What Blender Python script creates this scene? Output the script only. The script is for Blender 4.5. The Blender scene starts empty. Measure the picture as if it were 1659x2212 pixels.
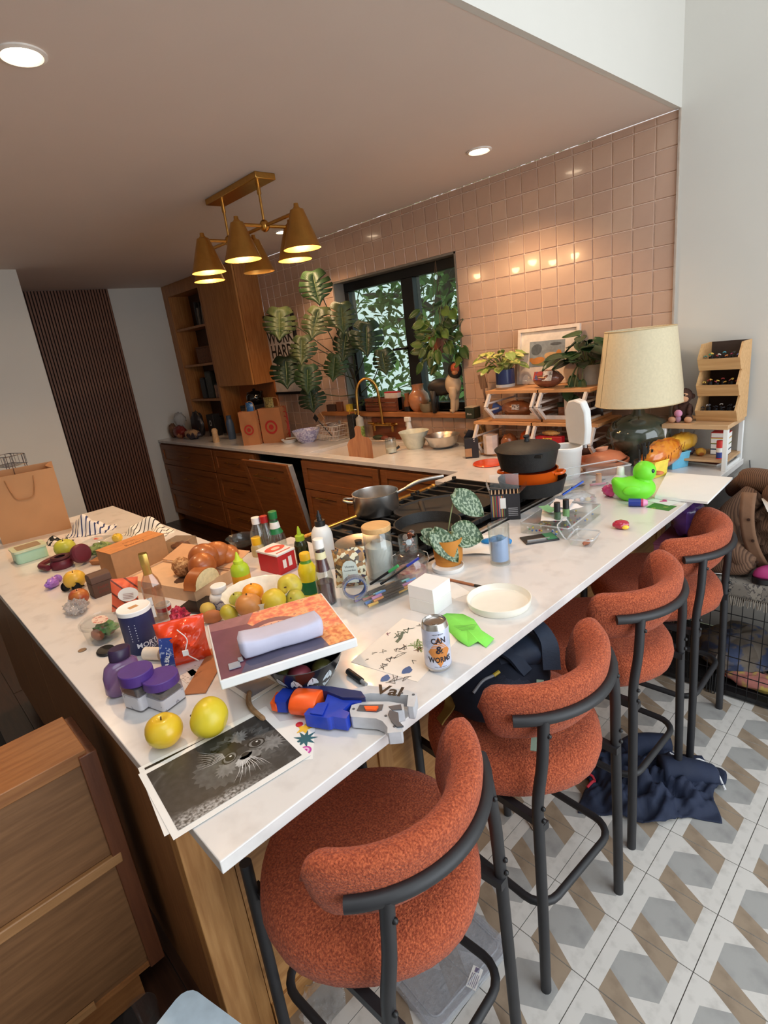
import bpy,math,random
from mathutils import Vector,Matrix
random.seed(7)
SC = bpy.context.scene
COL = SC.collection
PI = math.pi
# ------------------------------------------------------------------ camera
F_PX,PITCH,YAW,ROLL = 1190.91,0.300238,-0.837092,-0.125109
CAM = Vector((1.03943,-2.94659,1.64670))
fwd = Vector((math.sin(YAW) * math.cos(PITCH),math.cos(YAW) * math.cos(PITCH),-math.sin(PITCH)))
rgt = Vector((math.cos(YAW),-math.sin(YAW),0))
upv = rgt.cross(fwd)
R2 = rgt * math.cos(ROLL) + upv * math.sin(ROLL)
U2 = upv * math.cos(ROLL) - rgt * math.sin(ROLL)
cd = bpy.data.cameras.new('camera')
cd.sensor_fit = 'VERTICAL'; cd.sensor_height = 36.0; cd.lens = F_PX / 2212 * 36.0
cd.clip_start = 0.02; cd.clip_end = 200
cam = bpy.data.objects.new('camera',cd); COL.objects.link(cam)
cam.matrix_world = Matrix(((R2.x,U2.x,-fwd.x,CAM.x),(R2.y,U2.y,-fwd.y,CAM.y),(R2.z,U2.z,-fwd.z,CAM.z),(0,0,0,1)))
SC.camera = cam
# ------------------------------------------------------------------ light and exposure
vs = SC.view_settings
vs.view_transform = 'Standard'; vs.look = 'None'; vs.gamma = 1.0; vs.use_curve_mapping = False
vs.exposure = 0.1
wd = bpy.data.worlds.new('world'); SC.world = wd; wd.use_nodes = True
wb = wd.node_tree.nodes['Background']; wb.inputs[0].default_value = (0.88,0.94,1.0,1); wb.inputs[1].default_value = 1.3
try:
    SC.cycles.use_denoising = True; SC.cycles.max_bounces = 6; SC.cycles.transparent_max_bounces = 12; SC.cycles.use_adaptive_sampling = True; SC.cycles.adaptive_threshold = .06
    SC.cycles.diffuse_bounces = 4; SC.cycles.glossy_bounces = 3; SC.cycles.transmission_bounces = 4
    SC.cycles.caustics_reflective = False; SC.cycles.caustics_refractive = False; SC.cycles.sample_clamp_indirect = 4
except Exception:
    pass
def area(name,loc,rot,sx,sy,power,col):
    l = bpy.data.lights.new(name,'AREA'); l.shape = 'RECTANGLE'; l.size = sx; l.size_y = sy; l.energy = power; l.color = col
    o = bpy.data.objects.new(name,l); COL.objects.link(o); o.location = loc; o.rotation_euler = rot
    return o
DAY_R = area('daylight_glazed_doors',(3.40,-1.75,2.0),(0,PI / 2,0),3.4,3.0,90,(0.86,0.94,1.0))
DAY_T = area('added_overhead_fill',(1.75,-2.9,4.36),(0,0,0),2.4,2.6,30,(0.88,0.95,1.0))  # unseen overhead fill, added to brighten the floor and bar top
# pixel of the 1659 x 2212 photograph -> point of the room on a horizontal or vertical plane
def ray(x,y): return R2 * ((x - 829.5) / F_PX) - U2 * ((y - 1106) / F_PX) + fwd
def PZ(x,y,z): d = ray(x,y); return CAM + d * ((z - CAM.z) / d.z)
def PY(x,y,v): d = ray(x,y); return CAM + d * ((v - CAM.y) / d.y)
def PX(x,y,v): d = ray(x,y); return CAM + d * ((v - CAM.x) / d.x)
T = 0.915          # worktop height
# ------------------------------------------------------------------ materials
def lin(c):
    if isinstance(c,str): c = tuple(int(c[i:i + 2],16) for i in (0,2,4))
    r = []
    for v in c[:3]:
        v /= 255.0
        r.append(v / 12.92 if v <= 0.04045 else ((v + 0.055) / 1.055) ** 2.4)
    return tuple(r)
MATS = {}
def M(key,col,rough=0.5,metal=0.0,var=0.10,scale=30.0,bump=0.0,bscale=None,trans=0.0,emit=0.0,sss=0.0,sheen=0.0,coat=0.0,col2=None,c2lo=.45,c2hi=.6,stretch=None,spec=0.5):
    if key in MATS: return MATS[key]
    m = bpy.data.materials.new(key); m.use_nodes = True
    nt = m.node_tree; n = nt.nodes; L = nt.links
    p = n['Principled BSDF']
    c = lin(col)
    p.inputs['Roughness'].default_value = rough; p.inputs['Metallic'].default_value = metal
    p.inputs['Specular IOR Level'].default_value = spec
    if trans: p.inputs['Transmission Weight'].default_value = trans
    if coat: p.inputs['Coat Weight'].default_value = coat
    if sheen: p.inputs['Sheen Weight'].default_value = sheen
    if emit:
        p.inputs['Emission Color'].default_value = (*c,1); p.inputs['Emission Strength'].default_value = emit
    tc = n.new('ShaderNodeTexCoord'); src = tc.outputs['Object']
    if stretch:
        mp = n.new('ShaderNodeMapping'); mp.inputs['Scale'].default_value = stretch; L.new(src,mp.inputs['Vector']); src = mp.outputs[0]
    nz = n.new('ShaderNodeTexNoise'); nz.inputs['Scale'].default_value = scale; nz.inputs['Detail'].default_value = 4
    L.new(src,nz.inputs['Vector'])
    cr = n.new('ShaderNodeValToRGB')
    if col2 is None:
        a = tuple(max(0,v * (1 - var)) for v in c); b = tuple(min(1,v * (1 + var)) for v in c)
        cr.color_ramp.elements[0].position = .3; cr.color_ramp.elements[1].position = .7
    else:
        a = c; b = lin(col2); cr.color_ramp.elements[0].position = c2lo; cr.color_ramp.elements[1].position = c2hi
    cr.color_ramp.elements[0].color = (*a,1); cr.color_ramp.elements[1].color = (*b,1)
    L.new(nz.outputs[0],cr.inputs[0]); L.new(cr.outputs[0],p.inputs['Base Color'])
    if bump:
        bn = n.new('ShaderNodeTexNoise'); bn.inputs['Scale'].default_value = bscale or scale; bn.inputs['Detail'].default_value = 3
        L.new(src,bn.inputs['Vector'])
        bp = n.new('ShaderNodeBump'); bp.inputs['Strength'].default_value = bump; bp.inputs['Distance'].default_value = 0.004
        L.new(bn.outputs[0],bp.inputs['Height']); L.new(bp.outputs[0],p.inputs['Normal'])
    MATS[key] = m
    return m
def CLEAR(key,tint='f4f8fa',gloss=0.10,rough=0.04,haze=0.06,crinkle=0.0):
    """thin clear plastic or glass wall: tinted see-through film with a glossy, slightly milky face"""
    if key in MATS: return MATS[key]
    m = bpy.data.materials.new(key); m.use_nodes = True
    nt = m.node_tree; n = nt.nodes; L = nt.links; n.clear()
    out = n.new('ShaderNodeOutputMaterial'); tr = n.new('ShaderNodeBsdfTransparent'); gl = n.new('ShaderNodeBsdfGlossy'); df = n.new('ShaderNodeBsdfDiffuse')
    c = lin(tint); tr.inputs[0].default_value = (*c,1); df.inputs[0].default_value = (*c,1); gl.inputs['Roughness'].default_value = rough
    lw = n.new('ShaderNodeLayerWeight'); lw.inputs['Blend'].default_value = 0.25
    ma = n.new('ShaderNodeMath'); ma.operation = 'MULTIPLY_ADD'; ma.inputs[1].default_value = 0.75; ma.inputs[2].default_value = gloss
    pw = n.new('ShaderNodeMath'); pw.operation = 'POWER'; pw.inputs[1].default_value = 2.0; L.new(lw.outputs['Facing'],pw.inputs[0]); L.new(pw.outputs[0],ma.inputs[0])
    m1 = n.new('ShaderNodeMixShader'); m2 = n.new('ShaderNodeMixShader')
    nz = n.new('ShaderNodeTexNoise'); nz.inputs['Scale'].default_value = 25; hm = n.new('ShaderNodeMath'); hm.operation = 'MULTIPLY'; hm.inputs[1].default_value = haze * 2
    L.new(nz.outputs[0],hm.inputs[0]); L.new(hm.outputs[0],m1.inputs[0]); L.new(tr.outputs[0],m1.inputs[1]); L.new(df.outputs[0],m1.inputs[2])
    L.new(ma.outputs[0],m2.inputs[0]); L.new(m1.outputs[0],m2.inputs[1]); L.new(gl.outputs[0],m2.inputs[2]); L.new(m2.outputs[0],out.inputs[0])
    if crinkle:
        bn = n.new('ShaderNodeTexVoronoi'); bn.inputs['Scale'].default_value = 45
        bp = n.new('ShaderNodeBump'); bp.inputs['Strength'].default_value = crinkle; bp.inputs['Distance'].default_value = .01
        L.new(bn.outputs[0],bp.inputs['Height']); L.new(bp.outputs[0],gl.inputs['Normal'])
    MATS[key] = m
    return m
def WOOD(key,c1,c2,axis='z',rough=0.45,scale=1.0):
    if key in MATS: return MATS[key]
    st = {'x': (1.2,14,14),'y': (14,1.2,14),'z': (14,14,1.2)}[axis]
    m = M(key,c1,rough,scale=5 * scale,col2=c2,c2lo=.35,c2hi=.68,stretch=st,bump=.12,bscale=9 * scale)
    return m
def RAMP(key,kind,stops,scale=1.0,rough=.5,axis=0,noise=0.0,nscale=20,metal=0.0,rot=None):
    """colour bands along one object axis, warped by noise: printed patterns on wrappers, cloth and cards"""
    if key in MATS: return MATS[key]
    m = bpy.data.materials.new(key); m.use_nodes = True
    nt = m.node_tree; n = nt.nodes; L = nt.links; p = n['Principled BSDF']
    p.inputs['Roughness'].default_value = rough; p.inputs['Metallic'].default_value = metal
    tc = n.new('ShaderNodeTexCoord'); mp = n.new('ShaderNodeMapping'); L.new(tc.outputs['Object'],mp.inputs['Vector'])
    if rot: mp.inputs['Rotation'].default_value = rot
    cr = n.new('ShaderNodeValToRGB'); cr.color_ramp.interpolation = 'CONSTANT' if kind.endswith('C') else 'LINEAR'
    while len(cr.color_ramp.elements) < len(stops): cr.color_ramp.elements.new(0.5)
    for e,(pos,c) in zip(cr.color_ramp.elements,stops): e.position = pos; e.color = (*lin(c),1)
    if kind.startswith('noise'):
        t = n.new('ShaderNodeTexNoise'); t.inputs['Scale'].default_value = scale; t.inputs['Detail'].default_value = 3; L.new(mp.outputs[0],t.inputs['Vector']); L.new(t.outputs[0],cr.inputs[0])
    elif kind.startswith('voronoi'):
        t = n.new('ShaderNodeTexVoronoi'); t.inputs['Scale'].default_value = scale; L.new(mp.outputs[0],t.inputs['Vector']); sp = n.new('ShaderNodeSeparateColor'); L.new(t.outputs['Color'],sp.inputs[0]); L.new(sp.outputs[0],cr.inputs[0])
    else:
        sp = n.new('ShaderNodeSeparateXYZ'); L.new(mp.outputs[0],sp.inputs[0])
        mu = n.new('ShaderNodeMath'); mu.operation = 'MULTIPLY'; mu.inputs[1].default_value = scale; L.new(sp.outputs[axis],mu.inputs[0])
        t = n.new('ShaderNodeTexNoise'); t.inputs['Scale'].default_value = nscale; L.new(tc.outputs['Object'],t.inputs['Vector'])
        ad = n.new('ShaderNodeMath'); ad.operation = 'MULTIPLY_ADD'; ad.inputs[1].default_value = noise; L.new(t.outputs[0],ad.inputs[0]); L.new(mu.outputs[0],ad.inputs[2])
        fr = n.new('ShaderNodeMath'); fr.operation = 'FRACT'; L.new(ad.outputs[0],fr.inputs[0]); L.new(fr.outputs[0],cr.inputs[0])
    L.new(cr.outputs[0],p.inputs['Base Color'])
    MATS[key] = m
    return m
# ------------------------------------------------------------------ mesh builder
class MB:
    def __init__(s): s.v = []; s.f = []; s.m = []
    def add(s,vs,fs,m=0):
        o = len(s.v); s.v += [Vector(a) for a in vs]
        for f in fs: s.f.append([o + i for i in f]); s.m.append(m)
        return s
    def box(s,x0,x1,y0,y1,z0,z1,m=0):
        vs = [(x,y,z) for z in (z0,z1) for y in (y0,y1) for x in (x0,x1)]
        return s.add(vs,[(0,2,3,1),(4,5,7,6),(0,1,5,4),(2,6,7,3),(0,4,6,2),(1,3,7,5)],m)
    def frustum(s,b,t,z0,z1,m=0):
        (a0,a1,c0,c1),(d0,d1,e0,e1) = b,t
        vs = [(a0,c0,z0),(a1,c0,z0),(a0,c1,z0),(a1,c1,z0),(d0,e0,z1),(d1,e0,z1),(d0,e1,z1),(d1,e1,z1)]
        return s.add(vs,[(0,2,3,1),(4,5,7,6),(0,1,5,4),(2,6,7,3),(0,4,6,2),(1,3,7,5)],m)
    def lathe(s,prof,n=24,c=(0,0,0),m=0,sx=1.0,sy=1.0,fn=None):
        vs = []; fs = []; rows = []
        for (r,z) in prof:
            if r < 1e-6: rows.append([len(vs)]); vs.append((c[0],c[1],c[2] + z))
            else:
                row = []
                for i in range(n):
                    a = 2 * PI * i / n; k = fn(a,z) if fn else 1.0
                    row.append(len(vs)); vs.append((c[0] + r * k * sx * math.cos(a),c[1] + r * k * sy * math.sin(a),c[2] + z))
                rows.append(row)
        for p,q in zip(rows,rows[1:]):
            for i in range(n):
                j = (i + 1) % n
                if len(p) == 1 and len(q) == 1: continue
                if len(p) == 1: fs.append((p[0],q[j],q[i]))
                elif len(q) == 1: fs.append((p[i],p[j],q[0]))
                else: fs.append((p[i],p[j],q[j],q[i]))
        return s.add(vs,fs,m)
    def cyl(s,r,z0,z1,n=20,c=(0,0),m=0,r1=None):
        r1 = r if r1 is None else r1
        return s.lathe([(0,z0),(r,z0),(r1,z1),(0,z1)],n,(c[0],c[1],0),m)
    def tube(s,pts,r,n=8,m=0,closed=False,cap=True):
        P = [Vector(p) for p in pts]; k = len(P)
        rs = r if isinstance(r,(list,tuple)) else [r] * k
        vs = []; fs = []; prev = None
        for i in range(k):
            if closed: t = P[(i + 1) % k] - P[i - 1]
            else: t = P[min(i + 1,k - 1)] - P[max(i - 1,0)]
            if t.length < 1e-9: t = Vector((0,0,1))
            t.normalize()
            if prev is None:
                a = Vector((0,0,1)) if abs(t.z) < .9 else Vector((1,0,0)); u = t.cross(a).normalized()
            else:
                u = prev - t * prev.dot(t); u = u.normalized() if u.length > 1e-6 else t.orthogonal().normalized()
            prev = u; w = t.cross(u)
            for j in range(n):
                an = 2 * PI * j / n; vs.append(P[i] + (u * math.cos(an) + w * math.sin(an)) * rs[i])
        for i in range(k if closed else k - 1):
            for j in range(n):
                a,b = i * n,((i + 1) % k) * n; fs.append((a + j,a + (j + 1) % n,b + (j + 1) % n,b + j))
        if cap and not closed: fs.append(tuple(range(n - 1,-1,-1))); fs.append(tuple(range((k - 1) * n,k * n)))
        return s.add(vs,fs,m)
    def ball(s,c,r,n=16,k=10,m=0,fn=None):
        rx,ry,rz = r if isinstance(r,(list,tuple)) else (r,r,r)
        vs = [(0,0,-1)] + [(math.cos(2 * PI * i / n) * math.sin(PI * j / k),math.sin(2 * PI * i / n) * math.sin(PI * j / k),-math.cos(PI * j / k)) for j in range(1,k) for i in range(n)] + [(0,0,1)]
        out = []
        for a in vs:
            a = Vector(a); q = fn(a) if fn else 1.0
            if isinstance(q,Vector): a = q
            else: a = a * q
            out.append((c[0] + a.x * rx,c[1] + a.y * ry,c[2] + a.z * rz))
        fs = [(0,1 + (i + 1) % n,1 + i) for i in range(n)]
        for j in range(k - 2):
            for i in range(n):
                a = 1 + j * n; b = a + n; fs.append((a + i,a + (i + 1) % n,b + (i + 1) % n,b + i))
        e = len(vs) - 1; a = 1 + (k - 2) * n
        fs += [(a + i,a + (i + 1) % n,e) for i in range(n)]
        return s.add(out,fs,m)
    def prism(s,poly,z0,z1,m=0,mt=None):
        n = len(poly)
        vs = [(x,y,z0) for x,y in poly] + [(x,y,z1) for x,y in poly]
        fs = [tuple(range(n - 1,-1,-1))] + [(i,(i + 1) % n,n + (i + 1) % n,n + i) for i in range(n)]
        s.add(vs,fs,m); return s.add([(x,y,z1) for x,y in poly],[tuple(range(n))],m if mt is None else mt)
    def flat(s,poly,z,m=0): return s.add([(x,y,z) for x,y in poly],[tuple(range(len(poly)))],m)
    def grid(s,fn,nu,nv,m=0,thick=0.0,cu=False):
        vs = [fn(i / nu,j / nv) for j in range(nv + 1) for i in range(nu + 1)]
        w = nu + 1
        fs = [(j * w + i,j * w + i + 1,(j + 1) * w + i + 1,(j + 1) * w + i) for j in range(nv) for i in range(nu)]
        if not thick: return s.add(vs,fs,m)
        V = [Vector(a) for a in vs]; N = [Vector((0,0,0)) for _ in V]
        for f in fs:
            nn = (V[f[2]] - V[f[0]]).cross(V[f[3]] - V[f[1]])
            for i in f: N[i] += nn
        lo = [a - (b.normalized() if b.length else Vector((0,0,1))) * thick for a,b in zip(V,N)]
        o = len(V); fs2 = fs + [tuple(o + i for i in reversed(f)) for f in fs]
        bd = [i for i in range(w)] + [j * w + nu for j in range(1,nv + 1)] + [nv * w + i for i in range(nu - 1,-1,-1)] + [j * w for j in range(nv - 1,0,-1)]
        for a,b in zip(bd,bd[1:] + bd[:1]): fs2.append((b,a,o + a,o + b))
        return s.add(V + lo,fs2,m)
    def xf(s,mat,start=0):
        for i in range(start,len(s.v)): s.v[i] = mat @ s.v[i]
        return s
    def build(s,name,mats,parent=None,loc=None,rot=None,bevel=0.0,sub=0,smooth=38,disp=None,solid=0.0):
        me = bpy.data.meshes.new(name); me.from_pydata([tuple(a) for a in s.v],[],s.f)
        if not isinstance(mats,(list,tuple)): mats = [mats]
        for mm in mats: me.materials.append(mm)
        me.polygons.foreach_set('material_index',s.m)
        if smooth:
            me.polygons.foreach_set('use_smooth',[True] * len(me.polygons))
            if smooth < 180: me.set_sharp_from_angle(angle=math.radians(smooth))
        me.update()
        o = bpy.data.objects.new(name,me); COL.objects.link(o)
        if parent is not None: o.parent = parent
        if loc is not None: o.location = loc
        if rot is not None: o.rotation_euler = rot
        if solid:
            q = o.modifiers.new('t','SOLIDIFY'); q.thickness = solid; q.offset = 0
        if bevel:
            q = o.modifiers.new('b','BEVEL'); q.width = bevel; q.segments = 2; q.limit_method = 'ANGLE'; q.angle_limit = .6
        if sub:
            q = o.modifiers.new('s','SUBSURF'); q.levels = sub; q.render_levels = sub
        return o
def tag(o,label=None,cat=None,group=None,kind=None):
    if label: o['label'] = label
    if cat: o['category'] = cat
    if group: o['group'] = group
    if kind: o['kind'] = kind
    return o
def thing(name,label,cat,loc=(0,0,0),rz=0.0,group=None,rot=None):
    o = bpy.data.objects.new(name,None); COL.objects.link(o); o.empty_display_size = .05
    o.location = loc; o.rotation_euler = rot if rot else (0,0,rz)
    return tag(o,label,cat,group)
def struct(o): o['kind'] = 'structure'; return o
def dup(o,parent=None,loc=None,rz=None):
    c = o.copy(); COL.objects.link(c)
    if parent is not None: c.parent = parent
    if loc is not None: c.location = loc
    if rz is not None: c.rotation_euler = (0,0,rz)
    for ch in [k for k in bpy.data.objects if k.parent == o]: dup(ch,c)
    return c
def arc(cx,cy,r,a0,a1,n): return [(cx + r * math.cos(a0 + (a1 - a0) * i / n),cy + r * math.sin(a0 + (a1 - a0) * i / n)) for i in range(n + 1)]
def rrect(w,d,r,n=4):
    x,y = w / 2,d / 2
    return arc(x - r,y - r,r,0,PI / 2,n) + arc(-x + r,y - r,r,PI / 2,PI,n) + arc(-x + r,-y + r,r,PI,1.5 * PI,n) + arc(x - r,-y + r,r,1.5 * PI,2 * PI,n)
def bez(p0,p1,p2,p3,n=10):
    P = [Vector(p) for p in (p0,p1,p2,p3)]; o = []
    for i in range(n + 1):
        t = i / n; u = 1 - t; o.append(P[0] * u ** 3 + P[1] * 3 * u * u * t + P[2] * 3 * u * t * t + P[3] * t ** 3)
    return o
def smoothpath(pts,n=6):
    P = [Vector(p) for p in pts]; P = [P[0] * 2 - P[1]] + P + [P[-1] * 2 - P[-2]]; o = []
    for i in range(1,len(P) - 2):
        for k in range(n):
            t = k / n; a,b,c,d = P[i - 1],P[i],P[i + 1],P[i + 2]
            o.append(.5 * (2 * b + (c - a) * t + (2 * a - 5 * b + 4 * c - d) * t * t + (3 * b - a - 3 * c + d) * t ** 3))
    o.append(P[-2]); return o
def hnoise(x,y,s=0.0):
    return (math.sin(x * 1.7 + s) * math.cos(y * 2.3 - s * 1.3) + .5 * math.sin(x * 4.1 - y * 3.2 + s * 2.1) + .25 * math.sin(x * 8.3 + y * 7.1 + s)) / 1.75
_txt = {}
def textmb(mb,s,size,m=0,align='CENTER',cx=0.0,cy=0.0,z=0.0,sx=1.0,wrap=None,bold=0.0):
    """lettering as flat faces in the local xy plane, or wrapped on an upright cylinder of radius wrap"""
    cu = bpy.data.curves.new('lettering','FONT'); cu.body = s; cu.size = size; cu.align_x = align; cu.align_y = 'CENTER'; cu.resolution_u = 2
    if bold: cu.offset = bold
    ob = bpy.data.objects.new('lettering',cu); COL.objects.link(ob)
    bpy.context.view_layer.update()
    me = bpy.data.meshes.new_from_object(ob.evaluated_get(bpy.context.evaluated_depsgraph_get()))
    vs = []
    for a in me.vertices:
        x = a.co.x * sx + cx; y = a.co.y + cy
        if wrap: an = x / wrap - PI / 2; vs.append((wrap * math.cos(an),wrap * math.sin(an),y))
        else: vs.append((x,y,z))
    mb.add(vs,[tuple(p.vertices) for p in me.polygons],m)
    bpy.data.objects.remove(ob); bpy.data.curves.remove(cu); bpy.data.meshes.remove(me)
    return mb
def rotm(rx=0,ry=0,rz=0,t=(0,0,0)):
    return Matrix.Translation(t) @ Matrix.Rotation(rz,4,'Z') @ Matrix.Rotation(ry,4,'Y') @ Matrix.Rotation(rx,4,'X')
def PD(x,y,depth): d = ray(x,y); return CAM + d * depth      # point at a given depth along the view axis
# common materials
WHITE = M('white_paint',(226,224,218),.6,var=.02,scale=4)
OAK = WOOD('oak',(158,108,58),(186,136,82),'z')
OAKX = WOOD('oak_x',(158,108,58),(186,136,82),'x')
OAKY = WOOD('oak_y',(158,108,58),(186,136,82),'y')
DOAK = WOOD('oak_cabinet',(122,70,32),(142,86,42),'x',.4)
DOAKZ = WOOD('oak_cabinet_z',(122,70,32),(142,86,42),'z',.4)
BLACK = M('black_plastic',(22,22,24),.45,var=.15)
BRASS = M('brass',(196,150,78),.28,1.0,var=.06,scale=60)
STEEL = M('steel',(214,210,206),.30,1.0,var=.05,scale=80,stretch=(1,1,12))
PAPER = M('paper',(236,234,230),.8,var=.02)
GLASS = CLEAR('glass','f6f9f9',.06,.03,.014)
PLAST = CLEAR('clear_plastic','fcfdfd',.05,.10,.008)
RIM = CLEAR('plastic_rim','f6f8fa',.12,.12,.30)
CRINK = CLEAR('crinkled_plastic','f8f9fa',.14,.14,.12,.7)
WPLAS = M('white_plastic',(232,232,230),.35,var=.02)
KRAFT = M('kraft_card',(176,128,86),.8,var=.06,scale=40)
# ================================================================== structure
CEIL,HIGH = 2.445,4.4
wallm = M('wall_paint',(206,202,194),.75,var=.015,scale=3,bump=.03,bscale=160)
ceilm = M('ceiling_paint',(220,205,195),.8,var=.015,scale=3,bump=.02,bscale=160)
groutm = M('tile_grout',(234,212,194),.9,var=.05,scale=200)
struct(MB().box(-5.3,0.0,-5.6,0.0,CEIL,CEIL + .06).build('ceiling',ceilm))
struct(MB().box(-.02,0.004,-5.6,0.0,CEIL - .001,HIGH).build('wall_soffit',wallm))
struct(MB().box(-.02,3.6,-5.6,-4.25,HIGH,HIGH + .06).box(-.02,3.6,-1.55,0.1,HIGH,HIGH + .06).box(-.02,.5,-4.25,-1.55,HIGH,HIGH + .06).box(3.0,3.6,-4.25,-1.55,HIGH,HIGH + .06).build('ceiling_upper',wallm))
# back wall with the window opening: white board behind the tiles and to the right of them
WX0,WX1,WZ0,WZ1 = -2.495,-1.283,1.125,2.112
bw = MB()
bw.box(-5.3,WX0,.006,.20,0,CEIL).box(WX1,0.0,.006,.20,0,CEIL).box(WX0,WX1,.006,.20,0,WZ0).box(WX0,WX1,.006,.20,WZ1,CEIL)
wall_back = struct(bw.build('wall_back',groutm))
wr = MB(); wr.box(0.0,3.6,0.0,.2,0,HIGH)
wall_right_of_tiles = struct(wr.build('wall_back_white',wallm))
struct(MB().box(-.004,.004,-.010,.004,T,CEIL).build('trim_1',M('tile_edge',(176,160,146),.4)))
# wall tiles, 4 inch squares, each proud of its grout
tile_m = [M('wall_tile_%d' % i,c,.16,var=.04,scale=9,coat=.3,bump=.05,bscale=14) for i,c in enumerate([(196,164,143),(193,161,141),(198,167,146),(191,159,140)])]
def tile_mesh(i,w=.0965,h=.0965):
    b = MB(); b.add([(0,0,0),(w,0,0),(w,0,h),(0,0,h),(.003,-.006,.003),(w - .003,-.006,.003),(w - .003,-.006,h - .003),(.003,-.006,h - .003)],
                   [(4,5,6,7),(0,1,5,4),(1,2,6,5),(2,3,7,6),(3,0,4,7)])
    return b
Z0 = T + 1.2936 - .1 * 13
protos = []
for i in range(4):
    o = tile_mesh(i).build('wall_tile',tile_m[i],wall_back,smooth=0); protos.append(o)
cands = []; clipped = []
for c in range(0,39):
    for r in range(0,16):
        x = -.1 * (c + 1) + .00175; z = Z0 + .1 * r + .00175; x1,z1 = x + .0965,min(z + .0965,CEIL - .002)
        if z < T - .06 or z1 - z < .008: continue
        if x1 > WX0 and x < WX1 and z1 > WZ0 and z < WZ1:
            for q in ((x,min(x1,WX0),z,z1),(max(x,WX1),x1,z,z1),(max(x,WX0),min(x1,WX1),max(z,WZ1),z1),(max(x,WX0),min(x1,WX1),z,min(z1,WZ0 - .036))):
                if q[1] - q[0] > .008 and q[3] - q[2] > .008: clipped.append(q)
        elif z1 - z < .09: clipped.append((x,x1,z,z1))
        else: cands.append(((Vector((x,0,z)) - CAM).length,x,z))
cands.sort()
for i,(d,x,z) in enumerate(cands[:300]):
    p = protos[i % 4 if random.random() < .5 else random.randrange(4)]
    if i < 4: o = protos[i]
    else: o = p.copy(); COL.objects.link(o)
    o.location = (x,0.006,z)
far = MB()
for d,x,z in cands[300:]:
    t = tile_mesh(0); far.add([(a.x + x,a.y + .006,a.z + z) for a in t.v],t.f)
for x,x1,z,z1 in clipped:
    t = tile_mesh(0,x1 - x,z1 - z); far.add([(a.x + x,a.y + .006,a.z + z) for a in t.v],t.f)
fo = far.build('wall_tile_field',tile_m[1],wall_back,smooth=0); fo['kind'] = 'stuff'
# window: reveal, black frame, two panes, handle
win = thing('window_1',None,None); win['kind'] = 'structure'
revm = M('window_reveal',(120,112,104),.5,var=.05)
rv = MB(); rv.box(WX0 - .001,WX0 + .012,.0,.2,WZ0,WZ1).box(WX1 - .012,WX1 + .001,.0,.2,WZ0,WZ1).box(WX0,WX1,.0,.2,WZ1 - .012,WZ1 + .001)
rv.build('reveal',revm,win)
fb = M('black_frame',(14,14,16),.35,var=.1); FY0,FY1 = .10,.17
fr = MB(); mx = -1.80
fr.box(WX0 + .012,WX1 - .012,FY0,FY1,WZ1 - .075,WZ1 - .012).box(WX0 + .012,WX1 - .012,FY0,FY1,WZ0,WZ0 + .05).box(WX0 + .012,WX0 + .06,FY0,FY1,WZ0 + .05,WZ1 - .075).box(WX1 - .05,WX1 - .012,FY0,FY1,WZ0 + .05,WZ1 - .075).box(mx - .055,mx + .055,FY0 - .01,FY1,WZ0 + .05,WZ1 - .075)
fr.build('window_frame',fb,win,bevel=.003)
pane = CLEAR('window_pane','e2eee8',.03,.02,.05)
MB().box(WX0 + .06,mx - .055,.132,.138,WZ0 + .05,WZ1 - .075).build('pane',pane,win,smooth=0)
MB().box(mx + .055,WX1 - .05,.132,.138,WZ0 + .05,WZ1 - .075).build('pane',pane,win,smooth=0)
MB().box(mx - .075,mx - .045,FY0 - .03,FY0,1.56,1.58).box(mx - .17,mx - .05,FY0 - .045,FY0 - .028,1.562,1.578).build('window_handle',fb,win,bevel=.002)
struct(MB().box(-2.82,WX1 + .03,-.045,.10,WZ0 - .035,WZ0).build('trim_2',WOOD('sill_wood',(150,92,50),(178,116,66),'x',.4),bevel=.004))
# left hand side: near wall, slatted wall, end wall
struct(MB().box(-4.0,-3.85,-5.6,-1.79,0,CEIL).build('wall_left',wallm))
struct(MB().box(-4.97,-4.0,-1.95,-1.79,0,CEIL).build('wall_recess',wallm))
wend = struct(MB().box(-5.3,-4.97,-1.95,0.2,0,CEIL).build('wall_end',wallm))
slatm = WOOD('dark_slat',(104,62,40),(128,82,54),'z',.5)
sw = struct(MB().box(-4.97,-4.962,-1.79,-.79,0,CEIL - .002).build('wall_slatted',M('slat_backing',(24,15,11),.8)))
s0 = None
for i in range(37):
    y = -1.788 + .027 * i
    if s0 is None: s0 = MB().box(-4.962,-4.942,0,.017,0.002,CEIL - .004).build('slat',slatm,sw,smooth=0); o = s0
    else: o = s0.copy(); COL.objects.link(o)
    o.location = (0,y,0)
# rest of the room behind the camera: plain walls, one wide glazed opening to the garden
struct(MB().box(-3.85,3.6,-5.7,-5.6,0,HIGH).build('wall_front',wallm))
wrt = MB(); wrt.box(3.5,3.6,-5.6,-3.3,0,HIGH).box(3.5,3.6,-.2,0,0,HIGH).box(3.5,3.6,-3.3,-.2,3.75,HIGH)
struct(wrt.build('wall_right',wallm))
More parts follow.
